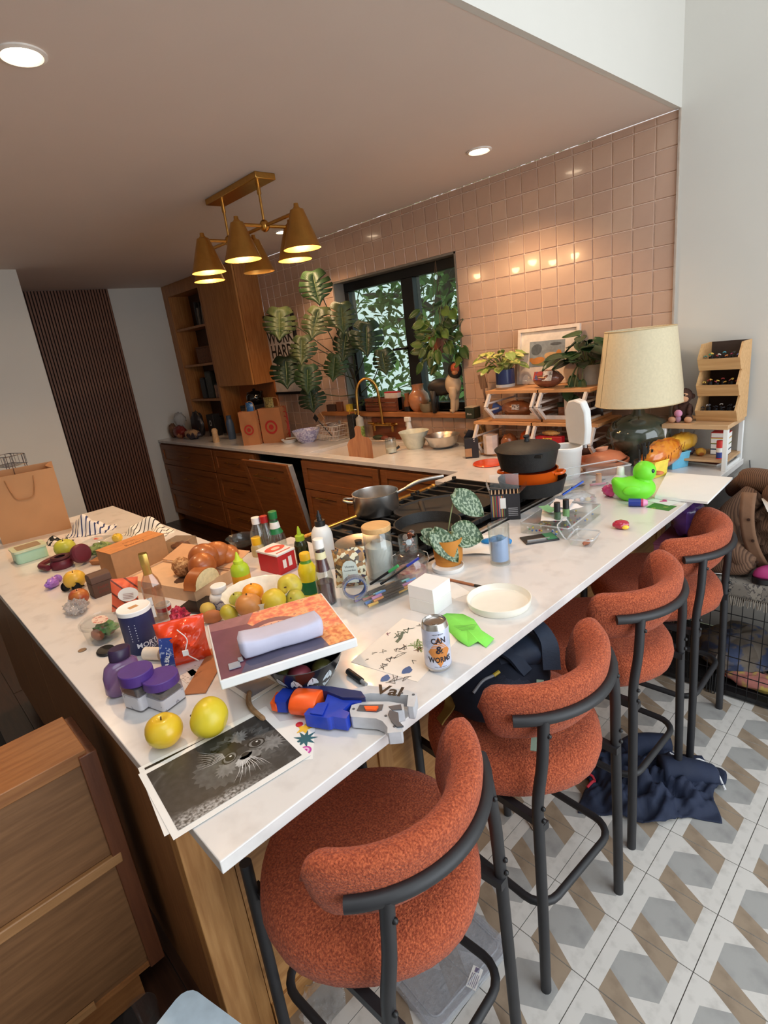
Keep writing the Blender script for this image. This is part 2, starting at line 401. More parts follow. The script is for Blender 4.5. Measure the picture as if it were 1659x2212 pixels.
# floors
fl = struct(MB().box(-5.3,-.047,-5.6,0.0,-.05,-.004).build('floor_kitchen',M('floor_under',(20,13,10),.6)))
plm = WOOD('dark_plank',(48,28,19),(66,40,27),'x',.3)
pl0 = None
for j in range(0,22):
    for i in range(0,4):
        yv = -.12 - .125 * j - .12; xv = -5.28 + 1.4 * i - (.5 if j % 2 else 0)
        x0,x1 = max(-5.28,xv),min(-.048,xv + 1.395)
        if x1 - x0 < .1: continue
        MB().box(x0,x1,yv,yv + .1225,-.004,0).build('plank',plm,fl,smooth=0)
flt = struct(MB().box(-.046,3.6,-5.6,0.0,-.05,-.004).build('floor_tiled',M('floor_grout',(92,84,80),.9,var=.1)))
tw = M('floor_tile_white',(214,210,204),.42,col2=(188,184,178),scale=22,c2lo=.5,c2hi=.75,bump=.03)
tg = M('floor_tile_grey',(168,167,164),.42,col2=(150,149,147),scale=16,c2lo=.45,c2hi=.7)
tb = M('floor_tile_brown',(158,140,120),.42,col2=(138,121,103),scale=18,c2lo=.45,c2hi=.7)
PT = .1965
ft = None
ft_stuff = MB()
def ftile():
    b = MB(); g = .0012; s = PT - .0024
    b.add([(0,0,-.005),(s,0,-.005),(s,s,-.005),(0,s,-.005),(0,0,0),(s,0,0),(s,s,0),(0,s,0)],[(0,1,5,4),(1,2,6,5),(2,3,7,6),(3,0,4,7)],0)
    P = lambda x,y: (x * s,y * s,0)
    q = dict(A=(0,0),B=(.18,0),C=(.82,0),D=(1,0),E=(1,1),F=(.82,1),G=(.18,1),H=(0,1),a=(.18,.345),b=(.5,.175),c=(.82,.345),d=(.82,.655),e=(.5,.825),f=(.18,.655))
    k = list(q); V = [P(*q[i]) for i in k]; ix = {n: i for i,n in enumerate(k)}
    def fc(st,m): b.add(V,[tuple(ix[c] for c in st)],m)
    fc('ABafGH',0); fc('CDEFdc',0); fc('Cbx'.replace('x','c') if False else 'Ccb',0); fc('GfE'.replace('E','e'),0); fc('abcdef',1); fc('BCba',2); fc('GedF',2)
    return b
ftb = ftile()
for ix in range(-3,14):
    for iy in range(-8,9):
        x,y = .544 + PT * ix,-1.611 + PT * iy
        if x < -.05 or y > -.15: continue
        vis = x < 1.5
        if vis:
            if ft is None: ft = ftb.build('floor_tile',[tw,tg,tb],flt,smooth=0); o = ft
            else: o = ft.copy(); COL.objects.link(o)
            o.location = (x + .0012,y + .0012,0)
        else: ft_stuff.add([(a.x + x,a.y + y,a.z) for a in ftb.v],ftb.f); ft_stuff.m[-len(ftb.f):] = ftb.m
fo = ft_stuff.build('floor_tile_field',[tw,tg,tb],flt,smooth=0); fo['kind'] = 'stuff'
# ------------------------------------------------------------------ outside: tree and sky seen through the window
def leaf_shape(b,p,d,up,L,W,m=0):
    d = d.normalized(); s = d.cross(up); s = s.normalized() if s.length > 1e-4 else d.orthogonal().normalized(); n = s.cross(d)
    a = p; pts = [a,a + d * L * .35 + s * W + n * L * .04,a + d * L * .75 + s * W * .7,a + d * L - n * L * .08,a + d * L * .75 - s * W * .7,a + d * L * .35 - s * W + n * L * .04,a + d * L * .45 - n * L * .05]
    b.add(pts,[(0,1,6),(1,2,6),(2,3,6),(3,4,6),(4,5,6),(5,0,6)],m)
tr = thing('garden_tree','leafy green tree standing outside the kitchen window','tree',(-4.4,3.6,-.4))
barkm = M('bark',(58,46,38),.9,var=.25,scale=12,bump=.6)
tb_ = MB(); tb_.tube(smoothpath([(0,0,-.2),(.1,0,1.2),(-.1,.1,2.4),(.3,.2,3.6)]),.13,10)
for k in range(9):
    a = k * 2.4; z = 1.3 + .24 * k
    tb_.tube(smoothpath([(0,0,z),(.6 * math.cos(a),.5 * math.sin(a),z + .35),(1.5 * math.cos(a),1.1 * math.sin(a),z + .5)]),[.05] * 6 + [.04] * 6 + [.02],6)
tb_.build('trunk',barkm,tr)
for nm,colr,n_,sd in (('foliage',(74,112,50),2300,1),('foliage',(120,160,84),1300,2)):
    random.seed(sd); fb_ = MB()
    for k in range(n_):
        a = random.uniform(0,2 * PI); r = 2.3 * random.random() ** .6; z = random.uniform(.9,4.3)
        p = Vector((r * math.cos(a),.8 * r * math.sin(a),z)); d = Vector((random.gauss(0,1),random.gauss(0,1),random.gauss(-.4,.6)))
        leaf_shape(fb_,p,d,Vector((random.gauss(0,.5),random.gauss(0,.5),1)),random.uniform(.12,.24),random.uniform(.03,.055))
    o = fb_.build(nm,M('tree_leaf_%d' % sd,colr,.55,var=.3,scale=2,spec=.3),tr,smooth=0); o['kind'] = 'stuff'
random.seed(11)
struct(MB().box(-16,6,.25,14,-.6,-.5).build('ground',M('garden_ground',(88,92,66),.9,var=.3,scale=2)))
# ================================================================== worktop, cabinets, range
quartz = M('quartz',(224,220,217),.20,col2=(208,203,200),scale=14,c2lo=.52,c2hi=.75,coat=.2)
PX1,LY,LX = .335,-2.74,-2.36
RX0,RX1,RY0,RY1 = -.77,-.16,-1.78,-.86      # range
SK = (-2.34,-1.64,-.57,-.10)                    # sink cut-out
xs = sorted({-4.965,LX,SK[0],SK[1],-.85,RX0,RX1,PX1}); ys = sorted({LY,-2.0,RY0,RY1,-.66,SK[2],SK[3],-.004})
def slab_cell(xm,ym):
    if ym > -.66: return not (SK[0] < xm < SK[1] and SK[2] < ym < SK[3])
    if ym < -2.0: return LX < xm
    if xm < -.85: return False
    return not (RX0 - .06 < xm < RX1 and RY0 < ym < RY1)
sl = MB(); vi = {}
def gv(i,j,k):
    key = (i,j,k)
    if key not in vi: vi[key] = len(sl.v); sl.v.append(Vector((xs[i],ys[j],T if k else T - .026)))
    return vi[key]
cell = {(i,j): slab_cell((xs[i] + xs[i + 1]) / 2,(ys[j] + ys[j + 1]) / 2) for i in range(len(xs) - 1) for j in range(len(ys) - 1)}
for (i,j),on in cell.items():
    if not on: continue
    q = [(i,j),(i + 1,j),(i + 1,j + 1),(i,j + 1)]
    sl.f.append([gv(*a,1) for a in q]); sl.f.append([gv(*a,0) for a in reversed(q)]); sl.m += [0,0]
    for (di,dj),(a,b) in (((0,-1),(q[0],q[1])),((1,0),(q[1],q[2])),((0,1),(q[2],q[3])),((-1,0),(q[3],q[0]))):
        if not cell.get((i + di,j + dj),False): sl.f.append([gv(*a,0),gv(*b,0),gv(*b,1),gv(*a,1)]); sl.m.append(0)
wt = sl.build('worktop',quartz,smooth=0,bevel=.002)
tag(wt,'long white quartz worktop running round the kitchen and breakfast bar','worktop')
# sink bowl and drainboard recess
snk = thing('sink','white undermount sink with small drain under the window','sink',((SK[0] + SK[1]) / 2,(SK[2] + SK[3]) / 2,T - .20))
w_,d_ = (SK[1] - SK[0]) / 2 + .004,(SK[3] - SK[2]) / 2 + .004
sb = MB(); sb.box(-w_ - .012,-w_ + .004,-d_ - .012,d_ + .012,0,.174).box(w_ - .004,w_ + .012,-d_ - .012,d_ + .012,0,.174).box(-w_,w_,-d_ - .012,-d_ + .004,0,.174).box(-w_,w_,d_ - .004,d_ + .012,0,.174).box(-w_,w_,-d_,d_,-.012,0)
sb.build('basin',M('sink_white',(236,226,216),.25,var=.02),snk)
MB().lathe([(.0,.004),(.03,.004),(.042,.0),(.045,.003),(.03,.012)],20).build('drain',STEEL,snk)
def shaker(par,x0,x1,z0,z1,y,name,handle=None,vert=False,ws=.055,mz=DOAK,rails=True):
    """frame-and-panel front facing -y; handle = (length, offset from top)"""
    cx = (x0 + x1) / 2; g = .0015
    o = MB()
    o.box(x0 + g,x0 + ws,y - .02,y,z0 + g,z1 - g).box(x1 - ws,x1 - g,y - .02,y,z0 + g,z1 - g).box(x0 + ws,x1 - ws,y - .02,y,z0 + g,z0 + ws).box(x0 + ws,x1 - ws,y - .02,y,z1 - ws,z1 - g)
    fr_ = o.build(name,mz,par,bevel=.0015)
    MB().box(x0 + ws - .004,x1 - ws + .004,y - .010,y - .002,z0 + ws - .004,z1 - ws + .004).build('panel',mz,fr_,smooth=0)
    if handle:
        l,dz = handle; hz = z1 - dz
        h = MB(); h.tube([(cx - l / 2,y - .045,hz),(cx + l / 2,y - .045,hz)],.004,8)
        for sx in (-l / 2 + .012,l / 2 - .012): h.tube([(cx + sx,y - .018,hz),(cx + sx,y - .046,hz)],.0045,6)
        h.build('handle',BRASS,fr_)
    return fr_
def base_unit(label,x0,x1,fronts,y=-.635,toe=.09,top=T - .027):
    u = thing('base_cabinet',label,'cabinet',(0,0,0),group='oak base cabinets under the window')
    (MB() if top > .8 else MB().box(x0 + .002,x1 - .002,y,y + .012,top,T - .027)).box(x0 + .002,x1 - .002,y,-.02,toe,top).box(x0 + .002,x1 - .002,y + .06,-.02,0,toe).box(x0 + .002,x0 + .02,y,y + .06,0,toe).build('carcass',DOAKZ,u)
    for (a,b,z0,z1,nm,h) in fronts: shaker(u,x0 + .012 + a * (x1 - x0 - .024),x0 + .012 + b * (x1 - x0 - .024),z0,z1,y,nm,h)
    return u
dr3 = [(0,1,.655,.872,'drawer',(.22,.10)),(0,1,.375,.652,'drawer',(.22,.12)),(0,1,.10,.372,'drawer',(.22,.12))]
base_unit('oak three-drawer base cabinet at the white end wall',-4.965,-3.765,dr3)
base_unit('oak three-drawer base cabinet left of the open dishwasher panel',-3.765,-3.03,dr3)
base_unit('oak cabinet under the sink with wide top panel and two doors',-2.365,-1.505,[(0,1,.655,.872,'drawer',None),(0,.5,.10,.652,'door',(.13,.05)),(.5,1,.10,.652,'door',(.13,.05))],top=T - .24)
base_unit('oak base cabinet with wide drawer beside the range',-1.505,-.86,[(0,1,.655,.872,'drawer',(.20,.10)),(0,.5,.10,.652,'door',(.13,.05)),(.5,1,.10,.652,'door',(.13,.05))])
dw = thing('dishwasher','dishwasher behind an oak panel left standing ajar','dishwasher',(0,0,0))
MB().box(-3.025,-2.37,-.60,-.02,.0,.72).box(-3.025,-3.005,-.60,-.02,.72,T - .03).box(-2.39,-2.37,-.6,-.02,.72,T - .03).build('tub',M('dishwasher_dark',(26,24,24),.5),dw)
dp = thing('door_panel',None,None); dp.parent = dw; dp.location = (0,-.63,.11); dp.rotation_euler = (math.radians(9.5),0,0)
fpn = MB(); X0,X1,H_ = -3.02,-2.375,.762
fpn.box(X0,X0 + .055,-.02,0,0,H_).box(X1 - .055,X1,-.02,0,0,H_).box(X0 + .055,X1 - .055,-.02,0,0,.055).box(X0 + .055,X1 - .055,-.02,0,H_ - .055,H_).box(X0 + .05,X1 - .05,-.010,-.002,.05,H_ - .05)
fpn.build('panel',DOAK,dp,bevel=.0015)
MB().box(X0 + .015,X1 - .015,0.002,.05,.02,H_ - .02).build('inner_door',M('dishwasher_inner',(150,150,150),.35),dp,bevel=.004)
hh = MB().tube([(-2.85,-.05,H_ - .11),(-2.55,-.05,H_ - .11)],.0045,8)
for a in (-2.83,-2.57): hh.tube([(a,-.018,H_ - .11),(a,-.05,H_ - .11)],.0045,6)
hh.build('handle',BRASS,dp)
# peninsula: cabinets carrying the bar
pen = thing('bar_cabinet','oak breakfast bar base with corner post at its near end','cabinet',(0,0,0))
BX = .03
MB().box(-.66,BX - .022,-2.70,RY0 - .02,.0,T - .027).build('carcass',DOAKZ,pen)
MB().box(BX - .05,BX,-2.722,-2.655,0,T - .027).build('corner_post',OAK,pen,bevel=.002)
MB().box(BX - .03,BX - .008,-2.655,-2.62,0,T - .027).build('stile',OAK,pen,bevel=.001)
cc = thing('corner_cabinet','oak corner cabinet between the range and the tiled wall','cabinet',(0,0,0))
MB().box(-.84,.0,-.84,-.64,.0,T - .027).box(-.84,.0,-.64,-.02,.0,T - .027).build('carcass',DOAKZ,cc)
bp_ = thing('bar_panelling','pale oak panelling under the bar behind the stools','panelling',(0,0,0))
for i in range(5):
    y0 = -2.618 + i * .50; y1 = min(y0 + .50,-.15)
    MB().box(BX - .0215,BX - .010,y0,y1,.0,T - .028).build('panel',OAKY,bp_,smooth=0)
    MB().box(BX - .010,BX - .002,y0,y1,.0,.09).build('plinth',OAKY,bp_,bevel=.001)
    MB().box(BX - .010,BX - .002,y1 - .05,y1,.09,T - .03).build('stile',OAK,bp_,bevel=.001)
bk_ = thing('bar_bracket','grey support panel under the bar end at the white wall','bracket',(0,0,0))
MB().box(BX + .002,.30,-.03,-.004,.55,T - .027).build('wall_plate',M('grey_panel',(120,116,112),.6),bk_)
MB().box(BX + .002,.32,-.30,-.03,T - .06,T - .0275).build('arm',MATS['grey_panel'],bk_)
# left leg cabinets
leg = thing('island_cabinet','oak island cabinet below the far cluttered worktop','cabinet',(0,0,0))
MB().box(LX + .03,-.665,-2.69,-2.03,.0,T - .027).build('carcass',DOAKZ,leg)
for i,(a,b) in enumerate(((-2.33,-1.78),(-1.78,-1.22),(-1.22,-.67))):
    d_ = MB(); d_.box(a + .002,b - .002,-2.712,-2.692,.10,T - .04); d_.build('door',WOOD('oak_shade',(120,76,42),(142,94,54),'z',.45),leg,bevel=.002)
MB().box(-.66,BX - .05,-2.716,-2.70,.0,T - .03).build('end_panel',WOOD('oak_shade',(120,76,42),(142,94,54),'z',.45),pen,smooth=0)
# narrow pulled-out cabinet standing against the island, near the camera
pc = thing('pullout_cabinet','narrow plain oak cabinet box beside the island end, with a ledge on its side','cabinet',(-.32,-2.775,0))
poak = WOOD('pullout_oak',(138,86,46),(160,106,60),'y'); ply = WOOD('pullout_panel',(112,76,46),(132,92,58),'y',.5)  # oak tones darkened: the shadow beside the island is put into the colour
MB().box(-.20,0,-.75,0,.765,.80).build('top',poak,pc,bevel=.002)
MB().box(-.195,-.006,-.745,-.02,.10,.765).build('side_panel',ply,pc,smooth=0)
MB().box(-.006,.010,-.75,-.0,.455,.485).build('ledge',WOOD('ledge_oak',(150,106,64),(172,126,82),'y'),pc,bevel=.003)
MB().box(-.006,-.0005,-.75,-.02,.12,.455).build('lower_panel',ply,pc,smooth=0)
MB().box(-.2,.008,-.02,.02,.085,.79).build('front_edge',WOOD('dark_edge',(92,50,28),(110,62,36),'z'),pc,bevel=.002)
MB().box(-.2,0,-.75,0,.085,.10).box(-.19,-.17,-.7,-.05,0,.085).box(-.03,-.01,-.7,-.05,0,.085).build('base_rail',poak,pc)
for a in (-.26,-.62): MB().box(-.0005,.010,a,a + .1,.10,.118).build('runner',MATS['ledge_oak'],pc)
# ------------------------------------------------------------------ range
rg = thing('range_cooker','black gas range with brass towel rail between the worktops','range',((RX0 + RX1) / 2,(RY0 + RY1) / 2,0))
hx,hy = (RX1 - RX0) / 2 - .003,(RY1 - RY0) / 2 - .003
enam = M('black_enamel',(16,16,17),.25,var=.2); iron = M('cast_iron',(24,23,23),.55,var=.3,scale=90,bump=.25,bscale=300)
MB().box(-hx,hx,-hy,hy,.305,T - .02).build('body',M('range_side',(30,28,28),.4),rg)
MB().box(-hx,hx,-hy,hy,T - .02,T + .004).box(-hx - .03,-hx,-hy,hy,T - .14,T - .01).build('cooktop',enam,rg,bevel=.003)
MB().box(hx - .02,hx,-hy,hy,T + .004,T + .012).build('rear_trim',STEEL,rg,bevel=.002)
rl = MB().tube([(-hx - .075,-hy + .02,T - .025),(-hx - .075,hy - .02,T - .025)],.013,12)
rl.build('towel_rail',BRASS,rg)
for sy in (-1,1):
    MB().tube([(-hx - .02,sy * (hy - .07),T - .025),(-hx - .077,sy * (hy - .07),T - .025)],.010,8).ball((-hx - .075,sy * (hy - .02),T - .025),.017,10,6).build('rail_bracket',BRASS,rg)
for i in range(3):
    cy = -hy + (i + .5) * (2 * hy / 3); b = MB(); q = 2 * hy / 3 / 2 - .006; z0,z1 = T + .012,T + .03
    for sx in (-hx + .07,0,hx - .06): b.box(sx - .007,sx + .007,cy - q,cy + q,z0,z1)
    for k in range(5):
        yy = cy - q + .012 + k * (2 * q - .024) / 4; b.box(-hx + .06,hx - .05,yy - .006,yy + .006,z0,z1 + .002)
    for sx in (-hx + .065,hx - .055):
        for yy in (cy - q + .01,cy + q - .01): b.box(sx - .008,sx + .008,yy - .008,yy + .008,T + .004,z1 + .012)
    b.build('grate',iron,rg,bevel=.0015)
    for sx in (-.2,.17): MB().lathe([(0,T + .016),(.04,T + .016),(.045,T + .004)],20,(sx,cy,0)).build('burner',iron,rg)
# ------------------------------------------------------------------ tall hutch on the back counter
HX0,HXM,HX1,HY = -4.965,-4.15,-3.50,-.25
hu = thing('hutch','tall oak wall hutch with open shelves and one plain door','hutch',(0,0,0))
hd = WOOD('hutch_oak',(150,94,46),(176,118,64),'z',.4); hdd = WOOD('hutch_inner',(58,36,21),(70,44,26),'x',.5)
MB().box(HX0,HX0 + .12,HY,-.02,T + .001,CEIL - .002).build('side_panel',hd,hu,smooth=0)
MB().box(HXM - .03,HXM,HY,-.02,T + .001,CEIL - .002).build('side_panel',hd,hu,smooth=0)
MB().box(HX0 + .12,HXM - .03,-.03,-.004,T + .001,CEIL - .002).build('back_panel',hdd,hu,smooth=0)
MB().box(HX0 + .12,HXM - .03,HY,-.03,2.33,CEIL - .002).build('top_rail',hd,hu,smooth=0)
for z in (2.005,1.64,1.285): MB().box(HX0 + .12,HXM - .03,HY + .01,-.03,z - .022,z).build('shelf',hd,hu,smooth=0)
MB().box(HXM,HX1,HY + .02,-.004,1.40,CEIL - .002).build('wall_cupboard',hd,hu,smooth=0)
MB().box(HXM + .003,HX1 - .003,HY,HY + .019,1.402,CEIL - .012).build('door',WOOD('hutch_door',(166,108,54),(190,132,74),'z',.4),hu,bevel=.002)
MB().box(HXM,HX1,-.03,-.004,T + .001,1.40).build('back_panel',WOOD('hutch_nook',(152,88,44),(170,104,56),'z'),hu,smooth=0)
# ------------------------------------------------------------------ ceiling lights
warm = (1.0,.66,.38)
def bulbm(k,c,s):
    return M(k,c,.4,emit=s,var=0)
dl_col = bulbm('downlight_glow',(255,226,190),18)
def downlight(p,label,pw=36):
    t = thing('downlight',label,'ceiling light',p,group='recessed ceiling downlights')
    MB().lathe([(.060,0),(.060,-.004),(.050,-.007),(.044,-.002),(.044,.0)],28).build('trim_ring',M('light_trim',(235,228,220),.5),t)
    MB().lathe([(0,-.003),(.045,-.003)],24).build('lens',dl_col,t)
    l = bpy.data.lights.new('downlight_lamp','SPOT'); l.energy = pw; l.color = warm; l.shadow_soft_size = .05; l.spot_size = math.radians(125); l.spot_blend = .6
    o = bpy.data.objects.new('downlight_lamp',l); COL.objects.link(o); o.parent = t; o.location = (0,0,-.02)
    return t
downlight((-.735,-.456,CEIL),'recessed downlight near the tiled wall above the worktop corner')
downlight((-2.43,-.43,CEIL),'recessed downlight behind the brass chandelier')
downlight((-.75,-2.37,CEIL),'large bright recessed downlight at the photo edge, nearest the camera',42)
downlight((-2.43,-2.37,CEIL),'recessed downlight over the far end of the island',55)
ch = thing('chandelier','brass chandelier with six cone shades on crossed arms','chandelier',(-1.595,-1.262,CEIL))
MB().box(-.245,.245,-.055,.055,-.028,0).build('ceiling_plate',BRASS,ch,bevel=.003)
zb = 2.235 - CEIL
for x in (-.172,.172):
    MB().tube([(x,0,-.028),(x,0,zb)],.006,10).tube([(x,0,-.028),(x,0,-.075)],.0095,10).build('rod',BRASS,ch)
    MB().tube([(x,-.15,zb),(x,.15,zb)],.008,10).ball((x,0,zb),(.024,.024,.028),14,8).build('cross_arm',BRASS,ch)
MB().tube([(-.46,0,zb),(.44,0,zb)],.008,10).build('long_arm',BRASS,ch)
shade_in = M('shade_inside',(255,190,96),.4,.6,var=.03); shade_out = M('shade_brass',(186,142,74),.36,1.0,var=.08,scale=30)
fil = bulbm('filament_bulb',(255,190,100),40); off = CLEAR('bulb_off','f6e8d0',.15)
for i,(x,y,lit) in enumerate(((.44,0,1),(-.46,0,1),(.172,-.15,1),(.172,.15,1),(-.172,-.15,1),(-.172,.15,0))):
    s = MB().lathe([(.018,zb + .012),(.030,zb + .008),(.085,zb - .150),(.086,zb - .152)],28,(x,y,0),0).lathe([(.0845,zb - .152),(.0285,zb + .004),(.0,zb + .008)],28,(x,y,0),1)
    so = s.build('shade',[shade_out,shade_in],ch)
    MB().lathe([(.0,zb + .035),(.010,zb + .034),(.012,zb + .02),(.020,zb + .012),(.022,zb - .004),(0,zb - .004)],16,(x,y,0)).build('cap',BRASS,so)
    MB().lathe([(.012,zb - .03),(.014,zb - .05),(.026,zb - .085),(.027,zb - .105),(.016,zb - .128),(0,zb - .134)],16,(x,y,0)).build('bulb',fil if lit else off,so)
    if lit:
        l = bpy.data.lights.new('chandelier_lamp','POINT'); l.energy = 3.6; l.color = (1.0,.62,.30); l.shadow_soft_size = .03
        o = bpy.data.objects.new('chandelier_lamp',l); COL.objects.link(o); o.parent = ch; o.location = (x,y,zb - .155)
# ------------------------------------------------------------------ bar stools
bou = M('rust_boucle',(142,58,30),.95,col2=(202,102,62),scale=240,c2lo=.38,c2hi=.68,bump=1.0,bscale=260,sheen=.08)
blk = M('stool_black',(38,38,41),.5,var=.08)
SZ = .655
def make_stool(label,p,rz):
    t = thing('bar_stool',label,'stool',p,rz,'rust bar stools along the breakfast bar')
    prof = [(0,SZ - .115),(.16,SZ - .115),(.205,SZ - .108),(.229,SZ - .085),(.236,SZ - .055),(.232,SZ - .030),(.218,SZ - .008),(.19,SZ),(.10,SZ + .006),(0,SZ + .007)]
    MB().lathe(prof,40,fn=lambda a,z: 1.0 + .02 * math.cos(4 * a)).build('seat',bou,t,smooth=180)
    def sweep(u,v):
        an = -1.22 + 2.44 * u; edge = min(1,min(u,1 - u) / .09); edge = math.sqrt(1 - (1 - edge) ** 2) if edge < 1 else 1
        a = 2 * PI * v; cx,cz = math.copysign(abs(math.cos(a)) ** .75,math.cos(a)) * .034,math.copysign(abs(math.sin(a)) ** .8,math.sin(a)) * .082
        r = .200 + cx * (.3 + .7 * edge) + .022 * math.sin(a); z = .80 + cz * (.3 + .7 * edge)
        return (r * math.cos(an) * 1.04 + .004,r * math.sin(an) * 1.03,z)
    bk = MB(); nu,nv = 36,20
    bk.grid(lambda v,u: sweep(u,v),nv,nu)
    for uu in (0,1): bk.add([sweep(uu,k / nv) for k in range(nv)],[tuple(range(nv)) if uu else tuple(range(nv - 1,-1,-1))])
    bk.build('backrest',bou,t,smooth=180)
    br = [(.262 * math.cos(a) - .004,.258 * math.sin(a),.812) for a in [(-.86 + 1.72 * k / 24) for k in range(25)]]
    MB().tube(br,.0135,12).build('back_rail',blk,t)
    for s in (-1,1):
        MB().tube(smoothpath([(.215,s * .185,0),(.213,s * .180,.25),(.209,s * .176,.50),(.208,s * .174,.60),(.214,s * .160,.70),(.213,s * .146,.812)],5),.0135,12).build('leg',blk,t)
        MB().tube([(-.195,s * .185,0),(-.20,s * .178,.62)],.0135,12).build('leg',blk,t)
        MB().box(-.21,.222,s * .165 - .01,s * .165 + .01,SZ - .135,SZ - .115).build('seat_rail',blk,t)
        for z in (.555,.59,.775): MB().ball((.223 if z < .7 else .227,s * (.175 if z < .7 else .148),z),.006,8,5).build('bolt',BLACK,t)
    rp = [(x * 1.0 + .005,y,.25) for x,y in rrect(.405,.335,.06,5)]
    MB().tube(rp,.0105,10,closed=True).build('footrest',blk,t)
    return t
make_stool('rust boucle bar stool nearest the camera, its round seat and curved back seen from above',(.285,-2.43,0),.06)
make_stool('rust boucle bar stool with a dark backpack lying on its seat',(.280,-1.89,0),-.07)
make_stool('third rust boucle bar stool, standing over the navy jacket on the floor',(.265,-1.36,0),-.03)
make_stool('rust boucle bar stool farthest along the bar, beside the wire dog crate',(.264,-.87,0),.02)
# ================================================================== helpers to stand things on a surface
def mpp(p): return (Vector(p) - CAM).dot(fwd) / F_PX
def up(bx,by,tx,ty,w,z=T,wt=None,front=True):
    """foot (bx, by), top (tx, ty) and width w in photograph pixels -> foot point, radius and height in metres"""
    p = PZ(bx,by,z); e = (CAM.z - z) / (p - CAM).length
    if front: p = PZ(bx,by - w / 2 * e,z)
    t = ty + (w if wt is None else wt) / 2 * e * (1 if front else 0)
    d = ray(tx,t)
    # height on the vertical through p nearest to that sight line
    a = Vector((d.x,d.y)); b = Vector((p.x - CAM.x,p.y - CAM.y)); k = b.dot(a) / a.dot(a)
    zt = CAM.z + d.z * k
    mid = Vector((p.x,p.y,(z + zt) / 2))
    return p,w * mpp(mid) / 2,zt - z
def tobj(name,label,cat,p,parts,rz=0.0,group=None,n=24,rot=None):
    """a turned thing: parts = [(part name, material, profile)]"""
    t = thing(name,label,cat,p,rz,group,rot)
    for q in parts: MB().lathe(q[2],q[3] if len(q) > 3 else n).build(q[0],q[1],t)
    return t
def face_cam(p): return math.atan2(CAM.y - p[1],CAM.x - p[0]) + PI / 2     # local -y turned to the camera
def crumple(b,c,r,seed,n=18,k=12,amp=.22,m=0,freq=4):
    def fn(a):
        return 1 + amp * (hnoise(a.x * freq + seed,a.y * freq,seed) + .6 * hnoise(a.z * freq * 1.7,a.x * freq * 2 + seed,1.3))
    return b.ball(c,r,n,k,m,fn)
def pillow(b,w,h,t,m=0,nu=18,nv=22,seed=0,rough=.10,seal=.08):
    """upright soft bag in the xz plane: width w, height h, thickness t, sealed top and bottom edges"""
    for s in (1,-1):
        def fn(u,v,s=s):
            e = min(1,(min(v,1 - v)) / .5); th = t / 2 * (math.sin(PI * u) ** .55) * (1 - (1 - e) ** 3)
            if min(v,1 - v) < seal: th *= .15
            q = hnoise(u * 5 + seed,v * 6,seed) * rough
            return (w * (u - .5) * (1 - .06 * math.sin(PI * v)),-s * (th * (1 + q) + t * .15 * q * math.sin(PI * u) * math.sin(PI * v)),h * v + .03 * h * q * math.sin(PI * u))
        if s == 1: b.grid(fn,nu,nv,m)
        else: b.grid(lambda u,v: fn(1 - u,v),nu,nv,m)
    return b
def apple(b,r,m=0,squash=.92,dip=.22):
    prof = []
    for k in range(19):
        a = -PI / 2 + PI * k / 18; rr = math.cos(a); z = math.sin(a)
        rr *= 1 + .06 * math.sin(a); d = dip * math.exp(-(rr / .28) ** 2) * (1 if z > 0 else .5)
        prof.append((max(0,rr) * r,(z * squash + squash - (d if z > 0 else -d)) * r))
    return b.lathe(prof,26,fn=lambda a,z: 1 + .02 * math.cos(5 * a) + .015 * math.sin(2 * a + 1))
yel = M('apple_yellow',(226,178,34),.35,col2=(206,186,50),scale=9,c2lo=.4,c2hi=.65,coat=.2)
stemm = M('fruit_stem',(84,60,34),.8)
APG = 'apples lying on the worktop'
def apple_thing(label,px,py,w,mat=None,rot=(0,0,0),z=T,dia=None,group=APG,name='apple'):
    p = PZ(px,py,z); r = (w * mpp(p) / 2) * .98
    pz = PZ(px,py,z + r * .92)
    t = thing(name,label,'apple' if name == 'apple' else name,(pz.x,pz.y,z),0,group)
    o = apple(MB(),r).build('flesh',mat or yel,t,smooth=180)
    s_ = MB().tube(smoothpath([(0,0,r * 1.35),(r * .05,0,r * 1.7),(r * .12,0,r * 1.86)],3),r * .045,6).build('stem',stemm,t)
    if rot != (0,0,0):
        m = Matrix.Translation((0,0,r * .95)) @ rotm(*rot) @ Matrix.Translation((0,0,-r * .92))
        for q in (o,s_):
            q.data.transform(m)
        lo = min(v.co.z for v in o.data.vertices)
        for q in (o,s_): q.data.transform(Matrix.Translation((0,0,-lo)))
    return t
# ================================================================== near corner: photos, apples, blaster
def sheet(name,label,cat,corners,z,th,mats,paint=None,group=None,lift=None,nu=14,nv=10):
    """a sheet of paper or card from its four photograph corners (TL, TR, BR, BL) at height z; local x runs TL->TR, y BL->TL"""
    C4 = [PZ(a,b,z) for a,b in corners]; c = sum(C4,Vector()) / 4
    ex = (C4[1] - C4[0] + C4[2] - C4[3]); ex.z = 0; an = math.atan2(ex.y,ex.x)
    w = ((C4[1] - C4[0]).length + (C4[2] - C4[3]).length) / 2; h = ((C4[0] - C4[3]).length + (C4[1] - C4[2]).length) / 2
    t = thing(name,label,cat,(c.x,c.y,z),an,group)
    lf = lift or (lambda u,v: 0.0)
    b = MB().grid(lambda u,v: (w * (u - .5),h * (v - .5),th + lf(u,v)),nu,nv,0,th); b.build('sheet',mats[0],t,smooth=60)
    return t,w,h,lf
